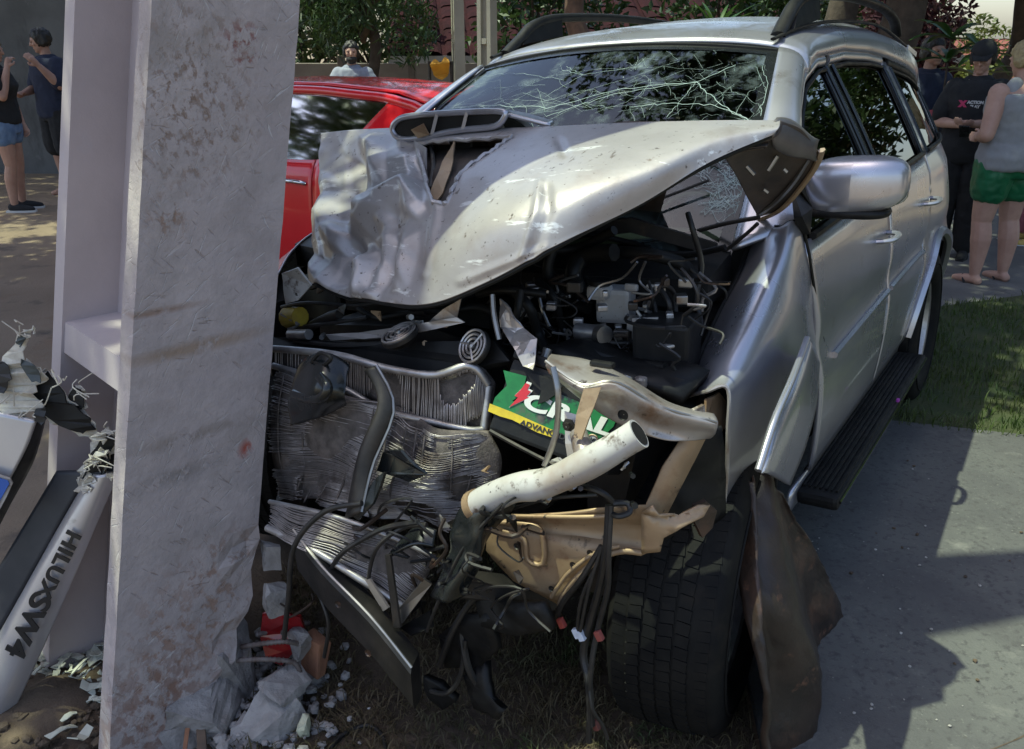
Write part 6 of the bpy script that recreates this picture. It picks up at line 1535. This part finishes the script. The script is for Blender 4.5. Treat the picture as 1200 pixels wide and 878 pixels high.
    for s_, (kn, an) in zip((1, -1), legs):
        an = Vector(an)
        if shoes and shoes[0] == 'sandal':
            sole = loft('sandal', [[an + Vector((s_ * .01 + x * wq, y, z)) for x in (-1, -.5, .5, 1)] + [an + Vector((s_ * .01 + x * wq, y, z - .014)) for x in (1, -1)] for y, wq, z in ((-.075, .028, -.076), (0, .036, -.076), (.09, .044, -.078), (.17, .030, -.078))], shoes[1], p)
            tube('strap', [an + Vector((s_ * .01 - .045, .03, -.07)), an + Vector((s_ * .015, .09, -.022)), an + Vector((s_ * .02 + .045, .03, -.07))], .008, shoes[1], sole, seg=6)
        elif shoes:
            b = bmesh.new(); limb(b, [an + Vector((0, -.03, -.035)), an + Vector((s_ * .01, .08, -.045)), an + Vector((s_ * .015, .17, -.055))], [.044, .043, .032])
            sh_ = remesh('shoe', b, .009, shoes[1], p, 2)
            loft('sole', [[an + Vector((s_ * .01 + x * wq, y, z)) for x in (-1, 1)] + [an + Vector((s_ * .01 + x * wq, y, z - .022)) for x in (1, -1)] for y, wq, z in ((-.085, .030, -.063), (0, .042, -.063), (.10, .048, -.063), (.205, .028, -.063))], shoes[2], sh_)
    return p
BLACKC = mat('black_cotton', (.012, .012, .014), (.02, .02, .022), 8, rough=.9, bump=.2, bscale=20)
NAVY = mat('navy_cotton', (.016, .022, .045), (.024, .03, .06), 8, rough=.9, bump=.2, bscale=20)
DENIM = mat('blue_denim', (.10, .17, .30), (.16, .24, .38), 14, rough=.9, bump=.3, bscale=60)
GREYC = mat('grey_cotton', (.26, .26, .27), (.32, .32, .32), 8, rough=.9, bump=.2, bscale=20)
GREYB = mat('blue_grey_cotton', (.24, .26, .33), (.30, .31, .37), 8, rough=.9, bump=.2, bscale=20)
GREENC = mat('green_shorts_cloth', (.008, .11, .045), (.012, .15, .06), 7, rough=.45, bump=.25, bscale=18)
HAIRD = mat('dark_hair', (.012, .010, .009), (.022, .017, .014), 40, rough=.5, bump=.4, bscale=80)
HAIRB = mat('light_brown_hair', (.20, .135, .08), (.12, .08, .05), 40, rough=.5, bump=.4, bscale=80)
SHOEW = mat('white_sole', (.6, .6, .6), rough=.6)
def stand(px, py): g = G(px, py); return (g.x, g.y, 0)
person(stand(26, 246), (1, .15), 1.66, 'woman in black shirt and denim shorts with a hand at her face', (((.22, .12, 1.16), (.10, .17, 1.43)), ((-.24, .02, 1.12), (-.20, .10, .88))),
       hair=HAIRB, hair_len=1, top=dict(mat=BLACKC, hem=.90, sleeve=.55, loose=.03), bottom=dict(mat=DENIM, len=.32, loose=.022), shoes=('slip', BLACKC, SHOEW), wide=1.02, bust=1, head_tilt=-.1, hands=(((-1, .3, 0), .9), ((1, 0, 0), .5)))
person(stand(84, 228), (-.6, -.8), 1.75, 'man in navy shirt and dark shorts standing beside the struck pole', (((.25, .05, 1.12), (.10, .26, 1.08)), ((-.30, .06, 1.16), (-.26, .22, 1.36))),
       hair=HAIRD, top=dict(mat=NAVY, hem=.84, sleeve=.8, loose=.035), bottom=dict(mat=BLACKC, len=.86, loose=.02), shoes=('sandal', mat('grey_sandal', (.2, .18, .17), rough=.7)), wide=1.1, head_turn=-.5, head_tilt=-.2, hands=(((0, 0, 1), .4), ((1, 0, 0), .4)))
g3 = W(412, 70, 10.4)
person((g3.x, 10.4, -.04), (.15, -1), 1.66, 'bearded man in blue grey shirt behind the red hatchback', (((.28, .06, 1.12), (.05, .22, 1.10)), ((-.28, .06, 1.12), (-.05, .20, 1.13))), hair=HAIRD, top=dict(mat=GREYB, hem=.82, sleeve=.6, loose=.025), bottom=dict(mat=NAVY, len=1.8), shoes=('shoe', BLACKC, SHOEW), wide=1.0, skin=SKIN2, beard=True)
g4 = W(1128, 200, 6.9)
cg = person((g4.x, 6.9, 0), (-.55, -.83), 1.63, 'man in black cap and printed black shirt looking at his phone', (((.24, .04, 1.10), (.06, .26, 1.10)), ((-.24, .04, 1.10), (-.03, .27, 1.11))), hair=HAIRD, top=dict(mat=BLACKC, hem=.80, sleeve=.75, loose=.04), bottom=dict(mat=BLACKC, len=1.9, loose=.03), shoes=('shoe', BLACKC, BLACKC), wide=1.0, skin=SKIN2, head_tilt=-.3, hands=(((-.4, 0, 1), .7), ((.4, 0, 1), .7)))
Hc = Matrix.Translation((0, .015, 1.52)) @ Matrix.Rotation(-.3, 4, 'X')
b = bmesh.new(); ell(b, (0, -.008, .125), (.092, .108, .085), 18)
for v in b.verts: v.co.z = max(v.co.z, .105)
b2 = [b.verts.new(p) for p in ((-.075, .08, .112), (-.05, .165, .100), (.05, .165, .100), (.075, .08, .112), (.07, .06, .125), (-.07, .06, .125))]
b.faces.new(b2); bmesh.ops.transform(b, matrix=Hc, verts=b.verts); cp_ = from_bm('cap', b, BLACKC, cg, True); cp_.modifiers.new('t', 'SOLIDIFY').thickness = .006
tube('necklace', [(-.07, .045, 1.44), (-.05, .115, 1.38), (0, .15, 1.31), (.05, .115, 1.38), (.07, .045, 1.44)], .006, mat('gold_chain', (.6, .5, .32), rough=.4, metal=.6), cg, seg=6)
Mt = frame((.0, .166, 1.25), (-1, 0, 0), (0, .15, 1))
text_mesh('shirt_print', 'X', .06, mat('pink_print', (.6, .06, .16), rough=.7), Mt @ Matrix.Translation((-.07, 0, .0)), cg, extrude=.003, bold=.006)
text_mesh('shirt_print', 'ACTION', .030, mat('white_shirt_print', (.6, .6, .6), rough=.7), Mt @ Matrix.Translation((.02, .015, 0)), cg, extrude=.003, bold=.002)
text_mesh('shirt_print', 'PLAY', .030, MATS['white_shirt_print'], Mt @ Matrix.Translation((.02, -.017, 0)), cg, extrude=.003, bold=.002)
ph = box('phone', (0, 0, 0), (.075, .008, .15), BLACKG, bevel=.003); Mp = cg.matrix_basis @ Matrix.Translation((0, .36, 1.06)) @ Matrix.Rotation(-.9, 4, 'X'); ph.matrix_world = Mp; props(ph, 'black phone held by the man in the black cap', 'phone')
g5 = W(1152, 330, 6.05)
person((g5.x + .03, 6.1, 0), (-.35, .94), 1.63, 'woman in grey tank top and green shorts seen from behind', (((.30, -.02, 1.10), (.22, .20, 1.02)), ((-.30, -.04, 1.10), (-.10, .20, 1.06))), hair=mat('blond_hair', (.42, .33, .17), (.3, .22, .11), 40, rough=.5, bump=.4, bscale=80), hair_len=.4, top=dict(mat=GREYC, hem=.86, tank=True, loose=.034), bottom=dict(mat=GREENC, len=.45, loose=.018), shoes=('sandal', BLACKC), wide=1.22, skin=SKIN2, head_tilt=-.2, legs=(((.13, .0, .47), (.14, -.03, .08)), ((-.12, .02, .47), (-.13, -.02, .08))))
g6 = W(1084, 150, 7.6)
person((g6.x, 7.7, 0), (.3, -.95), 1.66, 'dark haired person in dark jacket half hidden behind the rear of the wreck', (((.25, .02, 1.12), (.16, .2, 1.05)), ((-.25, .02, 1.12), (-.16, .2, 1.05))), hair=HAIRD, top=dict(mat=NAVY, hem=.82, sleeve=1.8, loose=.03), bottom=dict(mat=BLACKC, len=1.8), shoes=('shoe', BLACKC, BLACKC))
g7 = W(1208, 255, 7.4)
person((g7.x, 7.4, 0), (-1, -.1), 1.62, 'person in pink trousers and yellow shoes cut off by the right edge', (((.25, .02, 1.12), (.16, .2, 1.05)), ((-.25, .02, 1.12), (-.16, .2, 1.05))), hair=HAIRD, top=dict(mat=BLACKC, hem=.82, sleeve=1.5), bottom=dict(mat=mat('pink_cloth', (.45, .16, .20), rough=.9), len=1.85), shoes=('shoe', mat('yellow_shoe', (.6, .42, .12), rough=.6), SHOEW))
# ================================================================ background
WALLM = mat('weathered_wall', (.15, .15, .148), (.10, .10, .10), 1.4, rough=.9, bump=.5, bscale=14, spots=[((.05, .05, .05), 2.2, .55, .72, (1, 1, .35)), ((.22, .215, .21), 3.5, .62, .75)])
BEIGE = mat('beige_render', (.30, .26, .22), (.24, .20, .17), 3, rough=.9, bump=.2)
WHITEW = mat('pale_house_wall', (.50, .49, .50), (.42, .41, .42), 2, rough=.9)
TILE = mat('red_roof_tiles', (.26, .075, .06), (.18, .055, .045), 6, rough=.85, bump=.3)
TILED = mat('dark_roof_tiles', (.04, .014, .017), (.026, .012, .014), 6, spec=.05, rough=.95, bump=.3)
DARKGL = mat('dark_pane', (.02, .025, .03), rough=.1)
# street wall behind the bystanders, with coping
wl_ = empty('street_wall', (-9.6, 11.7, 0), 0, 'tall weathered grey street wall behind the two bystanders', 'wall')
box('wall_face', (0, 0, 1.5), (10.6, .2, 3.2), WALLM, wl_, bevel=.01)
box('coping', (0, 0, 3.15), (10.7, .3, .1), WALLM, wl_, bevel=.01)
for i in range(5): box('pilaster', (-5 + i * 2.5, -.12, 1.5), (.25, .06, 3.2), WALLM, wl_, bevel=.01)
# low garden wall behind the red car, with panels
gw = empty('garden_wall', (-1.6, 13.2, 0), 0, 'low beige garden wall beyond the red hatchback', 'wall')
for i in range(6): box('wall_panel', (-2.4 + i * 1.02, 0, .67), (.94, .12, 1.34), BEIGE, gw, bevel=.01)
for i in range(7): box('wall_pier', (-2.91 + i * 1.02, 0, .72), (.09, .18, 1.44), mat('pier_%d' % i, (.16, .13, .11), (.22, .18, .15), 6, rough=.9), gw, bevel=.01)
# two slender concrete poles with ladder recesses
def slim_pole(px, y, w, d, label, rz):
    g = W(px, 60, y); p = empty('slim_pole', (g.x, y, terrain(g.x, y)), rz, label, 'pole', None)
    PC = MATS.get('warm_pole_concrete') or mat('warm_pole_concrete', (.44, .41, .34), (.36, .335, .28), 4, rough=.85, bump=.15)  # pale warm concrete, faintly mottled
    for s_ in (1, -1): loft('flange', [[(x * w / 2 * q, s_ * (d / 2 - .025 + e * .025) * q, z) for x, e in ((-1, -1), (1, -1), (1, 1), (-1, 1))] for z, q in ((0, 1), (9, .55))], PC, p, smooth=False)
    loft('web', [[(x * w * .15 * q, e * (d / 2 - .05) * q, z) for x, e in ((-1, -1), (1, -1), (1, 1), (-1, 1))] for z, q in ((0, 1), (9, .55))], PC, p, smooth=False)
    for z in np.arange(.4, 6, .62): box('cross_rib', (0, 0, z), (w * (.98 - .05 * z), d * (1 - .05 * z) - .11, .06), PC, p, bevel=0)
    return p
slim_pole(537, 12.0, .15, .16, 'slender far concrete pole, the left of the two above the wreck roof', .35)
slim_pole(571, 10.0, .17, .18, 'slender concrete pole, the right of the two above the wreck roof', 1.1)
# houses
def house(name, loc, rz, L, D, eave, ridge, wall_m, tile_m, label, over=.4, rows=9, cols=22, windows=3):
    h = empty(name, loc, rz, label, 'house')
    bmw = bmesh.new(); add_box(bmw, (0, 0, eave / 2), (L, D, eave))
    wall = from_bm('wall', bmw, wall_m, h)
    for s_ in (1, -1): loft('gable', [[(s_ * (L / 2 - .05 + .1 * k), -D / 2, eave), (s_ * (L / 2 - .05 + .1 * k), D / 2, eave), (s_ * (L / 2 - .05 + .1 * k), 0, ridge - .08)] for k in (0, 1)], wall_m, h, smooth=False)
    rf = bpy.data.objects.new('roof', None); COL.objects.link(rf); rf.parent = h
    for s_ in (1, -1):
        a = Vector((0, s_ * (D / 2 + over), eave - over * (ridge - eave) / (D / 2))); b = Vector((0, 0, ridge))
        sl = (b - a); nrm = Vector((0, s_ * sl.z, abs(sl.y))).normalized()
        pl_ = obj('roof_deck', [a + Vector((-L / 2 - over, 0, 0)), a + Vector((L / 2 + over, 0, 0)), b + Vector((L / 2 + over, 0, 0)), b + Vector((-L / 2 - over, 0, 0))], [(0, 1, 2, 3)], tile_m, rf); pl_.modifiers.new('t', 'SOLIDIFY').thickness = .08
        for r_ in range(rows):     # courses of barrel tiles
            bm = bmesh.new(); p0 = a + sl * (r_ / rows); p1 = a + sl * ((r_ + 1.1) / rows)
            for c in range(cols):
                x = -L / 2 - over + (c + .5) * (L + 2 * over) / cols; w2 = (L + 2 * over) / cols * .42
                V0 = [[q + Vector((x + w2 * math.cos(t), 0, 0)) + nrm * (.02 + .05 * math.sin(t) + up) for t in np.linspace(0, math.pi, 5)] for q, up in ((p0, .025), (p1, 0))]
                A_ = [[bm.verts.new(v) for v in row] for row in V0]
                for i in range(4): bm.faces.new((A_[0][i], A_[0][i + 1], A_[1][i + 1], A_[1][i]))
            o = from_bm('tile_course', bm, tile_m, rf); o['kind'] = 'stuff'
        fas = box('fascia', (0, a.y, a.z - .06), (L + 2 * over, .04, .14), WHITEW, rf, bevel=0)
    for s_ in (1, -1):
        for i in range(windows):
            x = -L / 2 + (i + .5) * L / windows
            wn_ = box('window', (x, s_ * (D / 2 + .01), eave * .55), (1.1, .06, 1.0), WHITEW, h, bevel=.01)
            for q in (-.26, .26): box('pane', (x + q, s_ * (D / 2 + .03), eave * .55), (.46, .05, .86), DARKGL, wn_, bevel=0)
    box('door', (L * .12, -(D / 2 + .02), .95), (.85, .05, 1.9), mat('door_' + name, (.10, .06, .04), rough=.6), h, bevel=.01)
    return h
house('house', (2.6, 19.5, terrain(2.6, 17)), .12, 9.5, 6.5, 2.35, 3.9, BEIGE, TILED, 'low house with dark reddish tiled roof behind the wreck')
house('red_roofed_house', (17.0, 30, terrain(14, 30) + .05), -.25, 9, 7, 2.6, 4.2, WHITEW, TILE, 'pale house with bright red tiled roof downhill at the right')
house('grey_house', (10.6, 19.5, -1.9), .2, 5.0, 5.5, 2.35, 3.5, WHITEW, TILE, 'small pale grey house with red roof edge behind the half hidden person', rows=6, cols=14, windows=2)
# yellow tarpaulin by the far pole
yt = W(514, 78, 11.4)
tp = sheet('yellow_tarpaulin', [W(x, y, 11.4 + .1 * (i % 2)) for i, (x, y) in enumerate(((504, 76), (510, 71), (516, 74), (522, 68), (527, 73), (526, 86), (518, 92), (508, 88)))], mat('yellow_canvas', (.72, .36, .04), (.6, .28, .03), 5, rough=.8), None, thick=.02, cuts=3, crump=.06, cscale=4)
props(tp, 'bright yellow tarpaulin hung on a rail left of the far poles', 'tarpaulin')
tube('tarpaulin_rail', [W(502, 75, 11.47), W(530, 73, 11.47)], .02, DARKMETAL, tp, n=1)
for x in (503, 529): tube('rail_post', [W(x, 72, 11.47), Vector((W(x, 72, 11.47).x, 11.47, -.05))], .02, DARKMETAL, tp, n=1)
# trees
x = W(425, 40, 12.4).x
tree('feathery_tree', (x, 12.4, 0), 2.2, .10, (.05, 0, 3.0), (1.35, 1.3, 1.75), 70, 9500, .17, .032, LEAF_D, 'feathery dark green tree hanging over the garden wall behind the red car', seed=3, droop=.9, clump_r=.25)
x = W(712, 20, 12.6).x
tree('straight_tree', (x, 12.6, terrain(x, 12.6)), 5.0, .16, (0, .6, 5.6), (2.6, 2.2, 2.4), 40, 5000, .22, .10, LEAF_D, 'tree with straight brown trunk rising behind the wreck roof', BARKR, seed=5)
x = W(985, 10, 9.6).x
tree('shade_tree', (x, 9.6, 0), 3.6, .19, (-1.4, -3.4, 5.2), (2.6, 2.5, 1.5), 60, 10000, .20, .09, LEAF_D, 'big shade tree with thick dark trunk just left of the twin trunk', seed=7)
x = W(1036, 10, 9.2).x
tree('shade_tree', (x, 9.2, 0), 3.4, .25, (1.0, -.6, 5.2), (2.8, 2.6, 2.0), 46, 6500, .20, .09, LEAF_D, 'thickest dark tree trunk behind the rear of the wreck roof', seed=8, lean=(.15, 0))
x = W(1186, 40, 13).x
tree('street_tree', (x, 13, terrain(x, 13)), 3.2, .15, (-.3, 0, 3.55), (2.3, 2.0, 1.5), 60, 11000, .17, .07, LEAF_D, 'dark leaved street tree at the top right corner', seed=9, clump_r=.25)
x = W(600, 10, 15.2).x
for i, (px, y, s, m_, lb) in enumerate(((620, 15.0, 1.5, LEAF_D, 'dark evergreen bush right of the far poles'), (880, 15.0, 1.5, LEAF_D, 'dark evergreen bush behind the right roof rail'), (945, 14.0, 1.5, LEAF_D, 'dark evergreen bush between the roof rail and the thick trunks'))):
    gx = W(px, 20, y).x; z0 = terrain(gx, y)
    tree('evergreen_bush', (gx, y, z0), 1.2, .09, (0, 0, 2.2 - z0 * .6), (s, 1.2, 1.35 + s * .35), 34, 2600, .17, .08, m_, lb, seed=20 + i, group=None, clump_r=.36)
gx = W(1066, 40, 11.4).x
tree('red_leaved_shrub', (gx, 11.4, 0), .9, .05, (0, 0, 1.55), (.62, .6, .95), 30, 4500, .11, .05, LEAF_R, 'dark red leaved shrub behind the tail of the wreck', seed=31, clump_r=.35)
gx = W(1120, 50, 17).x
tree('yellow_green_bush', (gx, 17, terrain(gx, 17)), .9, .07, (.2, 0, 1.75), (1.5, 1.0, 1.1), 30, 4500, .13, .06, LEAF_Y, 'yellow green bush in front of the red roofed houses', seed=33, clump_r=.35)
gx = W(1165, 100, 22).x
tree('clipped_bush', (gx, 22, terrain(gx, 22)), .5, .06, (0, 0, .75), (2.2, .7, .75), 26, 3600, .14, .07, LEAF_M, 'mid green bush below the red roof at the right', seed=34, clump_r=.3)
# plants with big leaves
def rosette(name, loc, stem_h, n, L, wd, label, up=.6, seed=1, tiers=1, r=.02, droop=.7):
    t = empty(name, loc, 0, label, 'plant'); rr = random.Random(seed)
    tube('stem', [(0, 0, 0), (.03, .01, stem_h * .5), (0, 0, stem_h)], [r, r * .6], BARK, t, seg=7)
    for k in range(n):
        a = 2.399 * k; z = stem_h - (k % tiers) * .16 + rr.uniform(-.02, .02); el = up + rr.uniform(-.45, .35); l = L * rr.uniform(.75, 1.15)
        d = Vector((math.cos(a), math.sin(a), 0)); s_ = Vector((-math.sin(a), math.cos(a), 0)); rows = []
        for i in range(7):
            q = i / 6; e = el - droop * q * q * 1.6
            p = Vector((0, 0, z)) + d * l * q * math.cos(el * .7) + Vector((0, 0, l * (q * math.sin(el) - droop * .55 * q * q)))
            w_ = wd * math.sin(math.pi * min(q * .92 + .06, 1)) ** .8
            rows.append([p - s_ * w_ + Vector((0, 0, w_ * .35)), p, p + s_ * w_ + Vector((0, 0, w_ * .35))])
        vs = [v for rw in rows for v in rw]
        obj('leaf', vs, [(i * 3 + j, i * 3 + j + 1, i * 3 + j + 4, i * 3 + j + 3) for i in range(6) for j in range(2)], LEAF_P, t, True)
    return t
gx = W(1112, 60, 7.3).x
rosette('broadleaf_sapling', (gx, 7.3, 0), 1.66, 16, .36, .045, 'sapling with long drooping leaves above the man in the cap', .5, 2, 2, .012)
gx = W(1146, 80, 7.9).x
rosette('broadleaf_sapling', (gx, 7.9, 0), 1.52, 14, .34, .042, 'smaller sapling with drooping leaves right of the taller one', .4, 3, 2, .012)
gx = W(842, 10, 10.5).x
rosette('spiky_plant', (gx, 10.5, 0), 1.72, 26, .55, .022, 'spiky bright green plant above the middle of the wreck roof', .8, 5, 2, .04, .5)
# big street trees around the photographer, out of frame: they shade the scene and mirror in the glass
tree('shade_tree', (-6.2, 4.6, 0), 3.8, .28, (1.5, .2, 5.9), (2.7, 4.2, 1.7), 80, 17000, .26, .12, LEAF_D, 'large shade tree left of the frame over the road', seed=41)
tree('shade_tree', (-8.2, 10.0, 0), 4.2, .26, (.0, .2, 6.2), (3.0, 2.4, 2.0), 50, 7000, .26, .12, LEAF_D, 'large shade tree behind the struck pole over the street wall', seed=42)
tree('shade_tree', (11.5, 12.5, -.2), 2.6, .22, (0, 0, 4.2), (2.8, 2.8, 3.0), 50, 8000, .24, .11, LEAF_D, 'shade tree far beyond the path outside the frame', seed=43)
tree('shade_tree', (9.4, 8.4, 0), 2.6, .22, (0, 0, 3.9), (2.5, 2.5, 2.8), 50, 7000, .24, .11, LEAF_M, 'leafy tree right of the lawn outside the frame', seed=44)

tree('shade_tree', (8.2, 3.6, 0), 2.2, .22, (0, 0, 2.9), (2.2, 2.2, 2.4), 60, 8000, .24, .11, LEAF_D, 'unseen tree added right of the driveway to darken the car side', seed=45)  # added out of view to darken the car's side and the pole face
for i, (px, y, s, lb) in enumerate(((360, 15.2, 1.3, 'dark bush behind the garden wall nearest the struck pole'), (430, 15.6, 1.4, 'dark bush behind the feathery tree'))):
    gx = W(px, 20, y).x
    tree('evergreen_bush', (gx, y, 0), 1.2, .09, (0, 0, 1.75), (s, 1.0, 1.25), 30, 1900, .17, .07, LEAF_D, lb, seed=60 + i, clump_r=.36)

tree('shade_tree', (8.8, -.8, 0), 2.2, .22, (0, 0, 2.9), (2.3, 2.4, 2.4), 60, 8000, .24, .11, LEAF_D, 'unseen tree added near the front of the driveway to dim reflections', seed=46)  # another unseen addition, blocks sky light from the doors and pole
